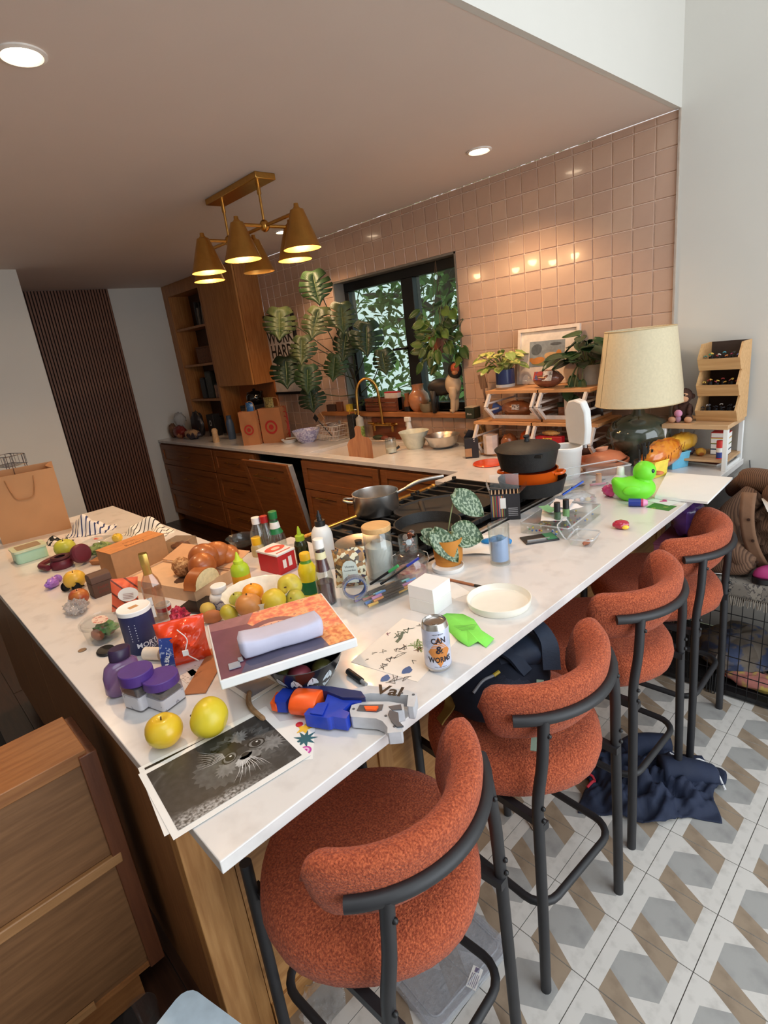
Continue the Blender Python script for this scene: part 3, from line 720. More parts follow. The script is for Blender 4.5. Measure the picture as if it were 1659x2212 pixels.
def photo_mat():
    if 'cat_photo' in MATS: return MATS['cat_photo']
    m = bpy.data.materials.new('cat_photo'); m.use_nodes = True; nt = m.node_tree; n = nt.nodes; L = nt.links; p = n['Principled BSDF']
    p.inputs['Roughness'].default_value = .35
    tc = n.new('ShaderNodeTexCoord')
    def noise(s,d=4,dist=0.0):
        q = n.new('ShaderNodeTexNoise'); q.inputs['Scale'].default_value = s; q.inputs['Detail'].default_value = d; q.inputs['Distortion'].default_value = dist; L.new(tc.outputs['Object'],q.inputs['Vector']); return q.outputs[0]
    def ramp(src,st):
        c = n.new('ShaderNodeValToRGB')
        while len(c.color_ramp.elements) < len(st): c.color_ramp.elements.new(.5)
        for e,(a,v) in zip(c.color_ramp.elements,st): e.position = a; e.color = (v,v,v,1)
        L.new(src,c.inputs[0]); return c.outputs[0]
    sp = n.new('ShaderNodeSeparateXYZ'); L.new(tc.outputs['Object'],sp.inputs[0])
    carpet = ramp(noise(190,2),[(.35,.05),(.65,.42)]); fur = ramp(noise(26,6,1.2),[(.3,.016),(.55,.035),(.75,.09)])
    # carpet lies along the lower photo edge
    wob = n.new('ShaderNodeMath'); wob.operation = 'MULTIPLY_ADD'; wob.inputs[1].default_value = .07; L.new(noise(8),wob.inputs[0]); L.new(sp.outputs[1],wob.inputs[2])
    mk = n.new('ShaderNodeMapRange'); mk.inputs['From Min'].default_value = -.022; mk.inputs['From Max'].default_value = -.040; L.new(wob.outputs[0],mk.inputs['Value'])
    mk2 = n.new('ShaderNodeMapRange'); mk2.inputs['From Min'].default_value = .07; mk2.inputs['From Max'].default_value = -.02; L.new(sp.outputs[0],mk2.inputs['Value'])
    mm = n.new('ShaderNodeMath'); mm.operation = 'MULTIPLY'; L.new(mk.outputs[0],mm.inputs[0]); L.new(mk2.outputs[0],mm.inputs[1])
    mx = n.new('ShaderNodeMix'); mx.data_type = 'RGBA'; L.new(mm.outputs[0],mx.inputs[0]); L.new(fur,mx.inputs[6]); L.new(carpet,mx.inputs[7])
    L.new(mx.outputs[2],p.inputs['Base Color']); MATS['cat_photo'] = m
    return m
g1 = [M('photo_grey_%d' % v,(v,v,v),.35,var=.35,scale=60) for v in (16,46,78,118,170,214)]
sh2,w2,h2,_ = sheet('photo_print','second photo print almost hidden under the cat photograph','photo',[(303,1664),(575,1520),(668,1640),(350,1801)],T + .0008,.0006,[PAPER],group='loose photo prints')
MB().flat([(-w2 / 2 + .01,h2 / 2 - .016),(-w2 / 2 + .01,h2 / 2 - .009),(w2 / 2 - .02,h2 / 2 - .009),(w2 / 2 - .02,h2 / 2 - .016)][::-1],.0009).build('picture',g1[0],sh2)
st_,ws,hs,_ = sheet('sticker_card','small card with a yellow star, blue spiky doodle and pink spiral','card',[(575,1562),(650,1562),(708,1622),(620,1650)],T + .0003,.0004,[PAPER],group='loose paper')
dd = MB()
def star(cx,cy,r,n,m,ri=.45,ph=0):
    dd.flat([(cx + (r if k % 2 == 0 else r * ri) * math.cos(ph + PI * k / n),cy + (r if k % 2 == 0 else r * ri) * math.sin(ph + PI * k / n)) for k in range(2 * n)],.0008 + .0002 * m,m)
star(ws * .22,hs * .22,.019,5,0); star(ws * .27,-.004,.026,9,1,.42); dd.lathe([(0,.0012),(.012,.0012)],18,(ws * .30,-hs * .30,0),2); dd.lathe([(0,.0014),(.008,.0014)],18,(ws * .30,-hs * .30,0),3); dd.lathe([(0,.0016),(.004,.0016)],14,(ws * .30,-hs * .30,0),2)
dd.lathe([(0,.0011),(.008,.0011)],12,(ws * .08,hs * .34,0),4)
dd.build('doodle',[M('sticker_yellow',(236,190,60)),M('sticker_teal',(24,92,104)),M('sticker_magenta',(196,60,160)),M('sticker_pink',(236,190,220)),M('sticker_red',(200,40,60))],st_)
sh1,w1,h1,_ = sheet('photo_print','black and white photograph of a long-haired cat, hanging over the worktop corner','photo',[(301,1674),(568,1528),(669,1635),(372,1814)],T + .0022,.0006,[PAPER],group='loose photo prints')
q = .012
MB().flat([(-w1 / 2 + q,-h1 / 2 + q),(w1 / 2 - q,-h1 / 2 + q),(w1 / 2 - q,h1 / 2 - q),(-w1 / 2 + q,h1 / 2 - q)],.0010).build('picture',photo_mat(),sh1)
ct = MB()
def blob(cx,cy,rx,ry,m,z,an=0,n=18,jag=0.0):
    pts = []
    for k in range(n):
        a = 2 * PI * k / n; j = 1 + jag * (1 if k % 2 else -1); x,y = rx * j * math.cos(a),ry * j * math.sin(a)
        xx,yy = cx + x * math.cos(an) - y * math.sin(an),cy + x * math.sin(an) + y * math.cos(an); bw_,bh_ = w1 / 2 - .0125,h1 / 2 - .0125
        pts.append((max(-bw_,min(bw_,xx)),max(-bh_,min(bh_,yy))))
    ct.flat(pts,z,m)
fx,fy = w1 * .15,h1 * .02
blob(-w1 * .17,.0,.085,.058,1,.0011,.25,40,.03); blob(-w1 * .03,-.004,.05,.05,2,.00115,.2,40,.08)
blob(fx,fy + .004,.074,.062,2,.0012,0,50,.07); blob(fx - .004,fy + .034,.050,.022,1,.00122,.1,30,.12); blob(fx + .012,fy + .046,.020,.016,3,.00125,.6,26,.22); blob(fx - .050,fy + .034,.020,.015,0,.00125,.5,24,.2); blob(fx + .054,fy - .016,.026,.020,3,.00125,-.5,30,.25); blob(fx - .040,fy - .018,.022,.018,3,.00125,.5,30,.2)
blob(fx - .002,fy + .020,.012,.026,0,.0013,.25,24,.1); blob(fx + .002,fy + .004,.014,.012,1,.00135)
for sx,an_ in ((-1,.6),(1,-.35)):
    blob(fx + sx * .028 + .004,fy + .005,.0185,.0135,0,.0014,an_); blob(fx + sx * .028 + .004,fy + .004,.0145,.0105,3,.0015,an_); blob(fx + sx * .028 + .004,fy + .004,.0095,.0095,0,.0016,an_); blob(fx + sx * .028 + .007,fy + .007,.0025,.002,5,.0017)
blob(fx + .002,fy - .012,.014,.009,3,.0014,.2); blob(fx + .002,fy - .009,.008,.005,0,.0015); blob(fx - .010,fy - .023,.015,.011,4,.0014,.4,20,.1); blob(fx + .015,fy - .021,.015,.011,3,.0014,-.3,20,.1); blob(fx + .004,fy - .036,.020,.007,0,.00135,.1)
def whisk(x0,y0,x1,y1):
    d_ = Vector((x1 - x0,y1 - y0)); n_ = Vector((-d_.y,d_.x)).normalized() * .00045; mx_,my_ = (x0 + x1) / 2 + n_.x * 7,(y0 + y1) / 2 + n_.y * 7
    ct.flat([(x0 - n_.x,y0 - n_.y),(mx_ - n_.x,my_ - n_.y),(x1,y1),(mx_ + n_.x,my_ + n_.y),(x0 + n_.x,y0 + n_.y)][::-1],.0018,5)
for k in range(11): whisk(fx - .012 + .002 * k,fy - .022,fx - .048 + .0075 * k,fy - .066 - .010 * math.sin(k * 2.1))
for k in range(8): whisk(fx - .030,fy + .012 + .002 * k,fx - .085 + .003 * k,fy + .018 + .007 * k)
for k in range(22): a0 = -.5 + .17 * k; whisk(fx + .050 * math.cos(a0),fy + .012 + .040 * math.sin(a0),fx + .066 * math.cos(a0),fy + .012 + .054 * math.sin(a0)); ct.m[-1] = 3 if k % 2 else 2
ct.build('cat_image',g1,sh1,smooth=0)
apple_thing('upright golden apple standing by the cat photograph',354,1578,77)
apple_thing('yellow apple lying on its side beside the upright golden one',453,1552,84,M('apple_lemon',(222,194,44),.35,col2=(198,182,48),scale=9,c2lo=.4,c2hi=.65),rot=(1.25,.2,-.9))
# --- foam dart blaster lying on its side
def blaster():
    p = PZ(745,1545,T); a = PZ(595,1530,T); b_ = PZ(900,1560,T); an = math.atan2(b_.y - a.y,b_.x - a.x); ln = (b_ - a).length
    t = thing('toy_blaster','blue, orange and grey foam dart blaster marked Val, hanging over the bar edge','toy blaster',(p.x,p.y,T),an)
    k = ln / 300.0
    blue = M('blaster_blue',(32,62,178),.35); org = M('blaster_orange',(246,92,28),.4); gry = M('blaster_grey',(196,198,202),.4); dk = M('blaster_dark',(84,86,92),.45); nvy = M('blaster_navy',(40,44,92),.4)
    def pr(pts,z0,z1,nm,m,bev=.003,par=t): return MB().prism([((x - 150) * k,-(y - 40) * k) for x,y in pts][::-1],z0,z1).build(nm,m,par,bevel=bev)
    pr([(6,12),(32,8),(34,58),(10,60),(2,40)],.008,.05,'muzzle_guard',blue)
    pr([(-6,20),(8,16),(8,52),(14,62),(-2,60)],.012,.042,'muzzle',org)
    MB().lathe([(0,0),(.034,0),(.036,.004),(.036,.056),(.034,.06),(0,.06)],18).xf(rotm(0,PI / 2,0)).xf(Matrix.Translation(((44 - 150) * k,0,.037))).build('dart_drum',org,t,bevel=.002)
    pr([(34,8),(112,2),(180,10),(196,30),(150,36),(110,20),(34,20)],.02,.062,'top_rail',nvy)
    pr([(108,4),(172,6),(188,34),(168,40),(160,66),(176,72),(176,92),(146,90),(140,96),(120,94),(96,92),(88,92),(92,62),(116,52)],.006,.052,'front_body',blue)
    pr([(104,58),(124,50),(128,92),(100,90)],.052,.058,'grip_panel',blue)
    pr([(160,4),(188,-14),(270,-8),(292,0),(296,44),(282,44),(276,8),(200,12),(184,20)],.014,.060,'top_shell',gry)
    gb = [(170,44),(190,30),(240,22),(270,26),(276,44),(252,56),(262,76),(284,92),(288,108),(262,116),(258,100),(244,84),(230,78),(180,80),(172,62)]
    hole = MB(); pr(gb,.004,.046,'trigger_frame',gry); pr([(186,42),(232,34),(234,52),(226,60),(186,62)],.0462,.0475,'trigger_well',dk,0)
    pr([(198,50),(226,46),(224,58),(204,60)],.046,.054,'trigger',org,.001)
    pr([(250,52),(268,58),(276,84),(288,96),(276,100),(262,86),(250,66)],.046,.051,'grip_inlay',dk,.001)
    pr([(244,40),(266,30),(272,46),(254,50)],.046,.049,'rear_panel',dk,0)
    tx = MB(); textmb(tx,'Val',.044 * k / .0006 * .6,bold=.0012); tx.xf(rotm(0,0,-.06,((236 - 150) * k,-(0 - 40) * k,.0606))); tx.build('marker_name',BLACK,t,smooth=0)
    for (x,y) in ((262,4),(286,6),(178,56),(246,68),(270,96)): MB().lathe([(0,.0615 if y < 10 else .0475),(.003,.0615 if y < 10 else .0475),(.003,.05 if y < 10 else .044)],10,((x - 150) * k,-(y - 40) * k,0)).build('screw',dk,t)
    t.scale = (1,.92,.66)
    return t
blaster()
# --- drawing, marker, can, green paper, cube, plate, pen
dr,wd_,hd_,_ = sheet('drawing','white paper covered with small ink doodles under the can','drawing',[(762,1428),(868,1336),(1006,1366),(898,1476)],T + .0004,.0004,[M('drawing_paper',(238,228,216),.8,var=.02)],group='loose paper')
dk_ = MB(); random.seed(5)
def squig(x,y,pts,m,r=.0006):
    q = [(x + a,y + b,.0008) for a,b in pts]
    for (a,b) in zip(q,q[1:]):
        d = Vector((b[0] - a[0],b[1] - a[1],0)); n_ = Vector((-d.y,d.x,0)); n_ = n_.normalized() * r if n_.length else n_
        dk_.add([(a[0] - n_.x,a[1] - n_.y,.0008),(b[0] - n_.x,b[1] - n_.y,.0008),(b[0] + n_.x,b[1] + n_.y,.0008),(a[0] + n_.x,a[1] + n_.y,.0008)],[(0,1,2,3)],m)
def dpos(px,py): q = dr.matrix_world.inverted() @ PZ(px,py,T) if False else Matrix.Rotation(-dr.rotation_euler.z,4,'Z') @ (PZ(px,py,T) - dr.location); return q.x,q.y
for (px,py,m,n_,am) in ((862,1372,1,7,.016),(880,1362,1,6,.012),(838,1370,2,5,.006),(872,1400,0,9,.010),(900,1392,3,16,.016),(908,1400,3,14,.014),(905,1404,4,10,.010),(842,1425,0,8,.010),(828,1440,0,8,.010),(862,1416,0,5,.016),(850,1470,0,7,.014),(808,1412,0,4,.006),(856,1404,0,6,.007),(828,1408,0,5,.007),(893,1430,0,4,.006),(905,1352,0,5,.006),(792,1426,0,5,.004),(876,1466,0,5,.010)):
    x,y = dpos(px,py); squig(x,y,[(am * 1.3 * math.sin(i * 1.9 + px) + am * .2 * i / n_,am * math.cos(i * 2.7 + py)) for i in range(n_)],m,.0011 if m == 1 else .0006)
for px,py,r_ in ((880,1449,.015),(833,1466,.013)):
    x,y = dpos(px,py); dk_.flat([(x + r_ * math.cos(a) * (1 + .25 * math.sin(3 * a)),y + .75 * r_ * math.sin(a)) for a in [k * PI / 6 for k in range(12)]],.0009,5)
x,y = dpos(865,1378); dk_.flat([(x - .025,y - .008),(x,y - .006),(x + .03,y + .008),(x + .028,y + .014),(x,y + .004),(x - .022,y + .002)],.00075,1)
dk_.build('doodle',[M('ink_black',(40,36,36)),M('ink_grey_green',(96,112,98)),M('ink_purple',(120,40,90)),M('ink_green',(132,160,84)),M('ink_brown',(150,84,70)),M('ink_blue',(66,98,150))],dr,smooth=0)
def stick(name,label,cat,a,b,r,parts,z=T,group=None,n=10):
    """a pen-like thing lying from pixel a to pixel b; parts = [(name, material, t0, t1, radius factor)]"""
    A,B = PZ(*a,z + r),PZ(*b,z + r); d = B - A; L_ = d.length
    t = thing(name,label,cat,(A.x,A.y,z),math.atan2(d.y,d.x),group)
    for (nm,m,t0,t1,k) in parts: MB().tube([(L_ * t0,0,r),(L_ * t1,0,r)],r * k if not isinstance(k,tuple) else [r * k[0],r * k[1]],n).build(nm,m,t)
    return t
stick('marker','black felt marker lying against the black bowl','marker',(752,1450),(786,1475),.0075,[('cap',BLACK,0,.85,1),('nib_end',M('marker_grey',(150,150,150)),.85,1.15,.6)])
p,r,h = up(948,1456,939,1341,58); r = .033
canw = M('can_white',(206,212,232),.3,.3,var=.03); alu = M('aluminium',(200,196,192),.25,1.0)
can = thing('drink_can','white and orange drink can reading CAN & WORMS','can',p,face_cam(p) + .15)
H = .122; r = .031
MB().lathe([(0,.004),(.020,.004),(.024,0),(.027,.003),(r,.012),(r,H - .014),(.0285,H - .006),(.0265,H - .002)],40).build('body',canw,can)
MB().lathe([(r + .0002,.014),(r - .0006,.009),(.027,.0028)],40).build('can_base',alu,can)
MB().lathe([(r + .0002,H - .013),(.0287,H - .0055),(.0272,H - .001),(.0262,H),(.0256,H - .004),(.024,H - .006),(0,H - .006)],40).build('can_top',alu,can)
MB().lathe([(0,0),(.007,.0),(.007,.0012),(0,.0012)],12,(0,-.004,H - .006),sy=1.5).build('ring_pull',alu,can)
cp = MB()
def wrapf(pts,m,rr): cp.add([(rr * math.cos(x / r - PI / 2),rr * math.sin(x / r - PI / 2),z) for x,z in pts],[tuple(range(len(pts)))],m)
nseg = 12
for i in range(nseg):
    x0,x1 = -.026 + .052 * i / nseg,-.026 + .052 * (i + 1) / nseg; hw = lambda x: .038 * (1 - abs(x) / .026)
    wrapf([(x0,.056 - hw(x0)),(x1,.056 - hw(x1) + 1e-5),(x1,.056 + hw(x1)),(x0,.056 + hw(x0) + 1e-5)],0,r + .0003)
textmb(cp,'CAN',.019,1,cy=.084,wrap=r + .0006,bold=.0006,sx=.85); textmb(cp,'&',.026,1,cy=.061,wrap=r + .0006,bold=.0008); textmb(cp,'WORMS',.019,1,cy=.036,wrap=r + .0006,bold=.0006,sx=.78); textmb(cp,'NEW BREW',.005,1,cy=.100,wrap=r + .0006); textmb(cp,'PALE ALE 375 ml',.004,1,cy=.018,wrap=r + .0006)
for a in range(5): cp.lathe([(r + .0004,.066 + .004 * a),(r + .0004,.0672 + .004 * a)],40,m=2,fn=None)
cp.m = cp.m; cp.build('print',[M('can_orange',(206,132,64),.35),M('can_ink',(38,32,40),.4),M('can_line',(190,198,222),.35)],can,smooth=0)
gpol = [(941,1338),(965,1330),(1000,1327),(1024,1343),(1040,1362),(1068,1385),(1050,1400),(1033,1391),(1012,1398),(990,1388),(975,1370)]
c = sum((PZ(a,b,T) for a,b in gpol),Vector()) / len(gpol)
gt = thing('green_paper','crumpled bright green printed paper beside the can','paper',(c.x,c.y,T),group='loose paper')
gp = [PZ(a,b,T) - c for a,b in gpol]
gb = MB(); ctr = Vector((0,0,.010)); n_ = len(gp)
top_ = [Vector((q.x,q.y,.0012 + .006 * (k % 2))) for k,q in enumerate(gp)]; mid_ = [Vector((q.x * .55,q.y * .55,.004 + .006 * ((k + 1) % 3) / 2)) for k,q in enumerate(gp)]
gb.add(top_ + mid_ + [ctr],[(k,(k + 1) % n_,n_ + (k + 1) % n_,n_ + k) for k in range(n_)] + [(n_ + k,n_ + (k + 1) % n_,2 * n_) for k in range(n_)])
gb.build('sheet',M('green_paper',(134,226,88),.8,var=.05),gt,smooth=20,solid=.0006)
gl = MB()
for k in range(5): gl.box(-.03 + .004 * k,.03 - .003 * k,.012 - .006 * k,.0128 - .006 * k,.0125,.0128)
gl.build('printed_lines',M('green_ink',(60,110,50)),gt,rot=(0,0,.75),smooth=0)
# white paper cube
cb = [PZ(891,1317,T),PZ(940,1332,T),PZ(979,1302,T)]; e1 = cb[0] - cb[1]; e2 = cb[2] - cb[1]; s_ = (e1.length + e2.length) / 2
t = thing('paper_cube','white cube-shaped paper block standing beside the marker tray','paper block',cb[1],math.atan2(e2.y,e2.x))
MB().box(0,s_,0,s_,0,s_ * .46).build('lower_half',WPLAS,t,bevel=.001); MB().box(.0005,s_,.0005,s_,s_ * .462,s_ * .92).build('upper_half',M('cube_white',(240,238,238),.6,var=.01),t,bevel=.001)
p,r,h = up(1078,1335,1078,1263,138)
p = PZ(1078,1305,T); r = 69 * mpp(p)
tobj('plate','empty cream plate with raised rim near the bar edge','plate',p,[('dish',M('cream_ceramic',(238,234,222),.25,var=.015),[(0,.001),(r * .93,.0),(r * .965,.004),(r,.022),(r * .975,.0225),(r * .94,.009),(r * .9,.006),(0,.005)],48)])
stick('pen','brown fineliner pen with a black tip lying by the plate','pen',(948,1247),(1046,1269),.0042,[('barrel',M('pen_copper',(158,98,66),.4),0,.8,1),('cap',BLACK,.8,1,1.08)])
sheet('paper_scrap','small white scrap of paper with green print under the paper cube','paper',[(950,1262),(985,1258),(1008,1280),(975,1300)],T + .0003,.0004,[PAPER],group='loose paper')
# --- marker tray with markers and tape
A,B = PZ(756,1322,T),PZ(918,1250,T); d = B - A; an = math.atan2(d.y,d.x); L_ = d.length
tray = thing('marker_tray','long clear acrylic tray full of felt markers','tray',(A + B) / 2,an)
Wd,Hh,tk = .085,.062,.003
def open_box(par,w,d,h,tk,mat,nm=('front_wall','back_wall','side_wall','side_wall','floor_plate')):
    MB().box(-w / 2,w / 2,-d / 2,-d / 2 + tk,0,h).build(nm[0],mat,par,smooth=0); MB().box(-w / 2,w / 2,d / 2 - tk,d / 2,0,h).build(nm[1],mat,par,smooth=0)
    MB().box(-w / 2,-w / 2 + tk,-d / 2 + tk,d / 2 - tk,0,h).build(nm[2],mat,par,smooth=0); MB().box(w / 2 - tk,w / 2,-d / 2 + tk,d / 2 - tk,0,h).build(nm[3],mat,par,smooth=0)
    MB().box(-w / 2 + tk,w / 2 - tk,-d / 2 + tk,d / 2 - tk,0,tk).build(nm[4],mat,par,smooth=0)
open_box(tray,L_,Wd,Hh,tk,PLAST)
pens = [('e0b040','yellow'),('3fb8a8','turquoise'),('2b6fc0','blue'),('c05a6a','rose'),('3fa060','green'),('6a4aa0','purple'),('d88a3a','amber'),('1f2f80','dark blue'),('a05a4a','brick red'),('7fc8c0','pale teal'),('222226','black'),('8a6a4a','brown'),('b070a0','mauve'),('4a8ad0','sky blue')]
random.seed(21); ca,sa = math.cos(an),math.sin(an)
penblack = M('pen_black',(28,28,32),.35)
for i,(cx_,nm) in enumerate(pens):
    lz = T + tk + .0055 + .0085 * (i // 6); yy = -Wd / 2 + .013 + .0115 * (i % 6) + .003; xx = random.uniform(-.03,.02); rzz = an + random.uniform(-.10,.10) * (1 if i % 6 not in (0,5) else .2)
    c0 = (A + B) / 2; pos = (c0.x + xx * ca - yy * sa,c0.y + xx * sa + yy * ca,lz - .0045)
    t = thing('felt_marker',nm + ' capped felt marker lying in the acrylic tray','marker',pos,rzz,'markers in the acrylic tray')
    l2 = min(.075,L_ / 2 - .04); MB().tube([(-l2,0,.0045),(l2 * .5,0,.0045)],.0042,8).build('barrel',penblack,t); MB().tube([(-l2,0,.0045),(-l2 + .035,0,.0045)],.0046,8).build('cap',M('cap_' + cx_,cx_,.4),t); MB().tube([(l2 * .5,0,.0045),(l2,0,.0045)],[.0042,.003],8).build('tail',M('cap_' + cx_,cx_,.4),t)
for i,(a,b,cx_,nm) in enumerate((((822,1262),(905,1205),'1f2f90','long blue pen'),((800,1262),(860,1222),'3fa060','green pen'))):
    A2,B2 = PZ(*a,T + .03),PZ(*b,T + .095); d2 = B2 - A2
    t = thing('felt_marker',nm + ' leaning up out of the acrylic tray','marker',A2,0,'markers in the acrylic tray',rot=(0,-math.asin(d2.z / d2.length),math.atan2(d2.y,d2.x)))
    q = d2.length; MB().tube([(0,0,0),(q * .7,0,0)],.0042,8).build('barrel',penblack,t); MB().tube([(q * .68,0,0),(q,0,0)],.0047,8).build('cap',M('cap_' + cx_,cx_,.4),t)
p = PZ(768,1281,T + .03); rr = 27 * mpp(p)
t = thing('tape_roll','roll of blue tape standing in the marker tray','tape',(p.x,p.y,T + .012),face_cam(p) + .1)
ringp = lambda ro,ri,hw: [(ri,-hw),(ro,-hw),(ro,hw),(ri,hw),(ri,-hw)]
MB().lathe(ringp(rr,rr * .86,.011),40).xf(rotm(PI / 2,0,0,(0,0,rr))).build('tape',CLEAR('tape_clear','c8ccd8',.1,.1,.3),t); MB().lathe(ringp(rr * .86,rr * .80,.0105),40).xf(rotm(PI / 2,0,0,(0,0,rr))).build('core',M('tape_blue',(52,84,150),.5),t)
# --- saucer, pot and silver-leaved plant
p = PZ(968,1228,T); r = 35 * mpp(p)
tobj('saucer','round white saucer under the mustard plant pot','saucer',p,[('dish',WPLAS,[(0,.002),(r * .95,.0),(r,.004),(r,.014),(r * .96,.014),(r * .93,.005),(0,.005)],36)])
pp,r0,hh = up(970,1226,967,1158,60,z=T + .005); r1 = 33 * mpp(pp); hh = .088
pl = thing('potted_plant','silver-spotted trailing plant in a mustard clay pot','plant',(pp.x,pp.y,T + .0052),face_cam(pp))
MB().lathe([(0,0),(r1 * .88,0),(r1 * .88,.016),(r1 * .92,.018),(r1,hh),(r1 * .93,hh),(r1 * .90,hh - .012),(0,hh - .014)],36).build('pot',M('mustard_clay',(198,130,48),.6,var=.06),pl)
MB().lathe([(0,hh - .006),(r1 * .9,hh - .010)],20,fn=lambda a,z: 1).build('soil',M('soil',(58,44,34),.95,var=.4,bump=.8,scale=80),pl)
lfm = M('silver_leaf',(58,84,54),.45,col2=(150,166,138),scale=150,c2lo=.48,c2hi=.56,stretch=(1,1,.6)); lfm2 = M('leaf_stem',(120,128,84),.6)
def heart_leaf(b,L_,W,m=0,curl=.15,fold=.10,n=9):
    """pointed heart leaf in the local xy plane, base at the origin, tip at +y"""
    def edge(v): return W / 2 * (math.sin(PI * min(1,v * .96 + .04)) ** .62) * (1.25 - .62 * v)
    def fn(u,v):
        s = (u - .5) * 2; y = L_ * (v * 1.08 - .08 * (1 - abs(s)) * (1 - v) ** 3 - .12 * abs(s) * (1 - v) ** 4)
        return (s * edge(v),y,fold * W * abs(s) ** 1.5 - curl * L_ * v * v)
    return b.grid(fn,6,n,m)
def orient(d,upn): # matrix taking +y to d and +z towards upn
    d = Vector(d).normalized(); x = d.cross(Vector(upn)).normalized(); z = x.cross(d); return Matrix((x,d,z)).transposed().to_4x4()
def pleaf(root,pos,d,upn,L_,W,mat,stem_from=None,**k):
    b = heart_leaf(MB(),L_,W,**k); b.xf(Matrix.Translation(pos) @ orient(d,upn)); b.build('leaf',mat,root,smooth=180,solid=.0008)
    if stem_from: MB().tube(smoothpath([stem_from,(Vector(stem_from) + Vector(pos)) / 2 + Vector((0,0,.015)),pos],5),.0022,6).build('stem',lfm2,root)
pdp = (Vector((pp.x,pp.y,T + .1)) - CAM).dot(fwd); ipl = Matrix.Rotation(-pl.rotation_euler.z,4,'Z')
for (bx_,by_,tx_,ty_,wp,dd) in ((984,1068,1036,1106,54,.0),(980,1150,1034,1160,64,-.01),(938,1150,982,1204,50,-.035),(940,1160,914,1148,30,-.015),(945,1172,913,1162,26,-.02)):
    b0,t0 = [ipl @ (PD(x,y,pdp + dd) - Vector(pl.location)) for x,y in ((bx_,by_),(tx_,ty_))]; dv = t0 - b0
    pleaf(pl,b0,dv,ipl @ (CAM - Vector(pl.location)).normalized() + Vector((0,0,.35)),dv.length * 1.12,wp * pdp / F_PX,lfm,(0.0,0,hh - .012),curl=.12,fold=.08,n=10)
# --- tumbler with blue card, blue silicone thing, paper
p,r,h = up(1081,1225,1089,1122,46,wt=48)
tobj('tumbler','tall clear tumbler holding a pale blue card','glass',p,[('glass_wall',GLASS,[(0,.006),(r * .9,.006),(r * .92,0),(r,h),(r * .96,h),(r * .86,.012),(0,.012)],32)])
t = thing('blue_card','pale blue card curled inside the tumbler','card',(p.x,p.y,T + .013),face_cam(p))
MB().grid(lambda u,v: (r * .80 * math.cos(PI + PI * u),r * .80 * math.sin(PI + PI * u),h * (.62 if 1 else 0) * v * (1 - .25 * (1 - u))),14,2,0,.0006).build('sheet',M('pale_blue',(164,186,228),.6,var=.02),t)
p = PZ(1075,1176,T)
t = thing('silicone_glove','bright blue crumpled rubber piece behind the tumbler','rubber',p)
bb = MB().tube(smoothpath([(-.055,-.02,.008),(-.03,-.01,.012),(0,.01,.02),(.03,.0,.022),(.05,.012,.014)],5),[.004,.007,.009,.010,.010,.010,.010,.012,.012,.012,.014,.014,.012,.011,.012,.013,.012,.012,.011,.010,.006],8); bb.build('body',M('blue_rubber',(28,128,196),.45),t)
sheet('paper_sheet','creased white sheet of paper behind the tumbler','paper',[(985,1200),(1010,1150),(1062,1172),(1060,1200)],T + .0004,.0004,[PAPER],lift=lambda u,v: .004 * (1 + math.sin(7 * u + 4 * v)),group='loose paper')
t = thing('tool_tray','flat dark tray with small tools and cards by the range','tray',PZ(1165,1165,T),.9)
MB().box(-.06,.06,-.035,.035,0,.006).build('tray',M('dark_tray',(40,38,40),.4),t,bevel=.002); MB().box(-.05,.03,-.02,-.015,.006,.011).build('tweezers',STEEL,t); MB().box(.02,.055,-.03,.03,.006,.008).build('green_label',M('label_green',(60,130,90)),t)
# ================================================================== cluttered left half of the island
def P_(h,r,pts): return [(r * a,h * b) for a,b in pts]
def bottle(label,u,parts,name='bottle',cat='bottle',rz=0.0,group=None,n=26,z=T,sq=False):
    p,r,h = up(*u,z=z)
    t = thing(name,label,cat,p,rz or face_cam(p),group)
    for q in parts:
        fn = (lambda a,z_: 1 / max(abs(math.cos(a)),abs(math.sin(a))) ** .6 * .93) if (sq or (len(q) > 3 and q[3] == 'sq')) else None
        MB().lathe(P_(h,r,q[2]),n if not sq else 32,fn=fn).build(q[0],q[1],t)
    return t,p,r,h
G_ = 'bottles crowded on the island'
white_cap = M('cap_white',(236,234,230),.4); red_cap = M('cap_red',(168,26,30),.4); green_cap = M('cap_green',(30,120,64),.4); yel_cap = M('cap_yellow',(240,186,30),.4); lime = M('cap_lime',(160,190,40),.4); gold = M('cap_gold',(196,160,84),.3,.9)
juice = M('red_juice',(74,18,28),.2,var=.1,coat=.5); dkg = M('dark_green_glass',(34,42,18),.15,coat=.5)
bottle('clear sauce bottle with a tall green cap and green neck label',(603,1195,590,1097,40),[('glass',GLASS,[(0,.01),(.98,.0),(1,.06),(.98,.36),(.55,.58),(.42,.84),(.40,.84),(.52,.57),(.93,.36),(.93,.05),(0,.04)]),('cap',green_cap,[(0,.82),(.46,.82),(.47,.99),(.42,1),(0,1)]),('label',green_cap,[(.80,.46),(.57,.57),(.46,.76),(.45,.76),(.5,.6)]),('badge',white_cap,[(.585,.585),(.475,.74)])],group=G_)
bottle('clear sauce bottle with a red cap next to the green-capped one',(583,1198,573,1107,34),[('glass',GLASS,[(0,.01),(.98,.0),(1,.06),(.98,.5),(.5,.7),(.42,.84),(.40,.84),(.46,.7),(.93,.5),(.93,.05),(0,.04)]),('cap',red_cap,[(0,.82),(.50,.82),(.50,.99),(0,1)])],group=G_)
bottle('rounded clear bottle with a white cap behind the red box',(566,1200,558,1109,38),[('glass',GLASS,[(0,.01),(.9,.0),(1,.15),(1,.45),(.85,.64),(.45,.76),(.43,.84),(.41,.84),(.8,.63),(.95,.45),(.95,.15),(0,.04)]),('cap',white_cap,[(0,.82),(.48,.82),(.48,.99),(0,1)])],group=G_)
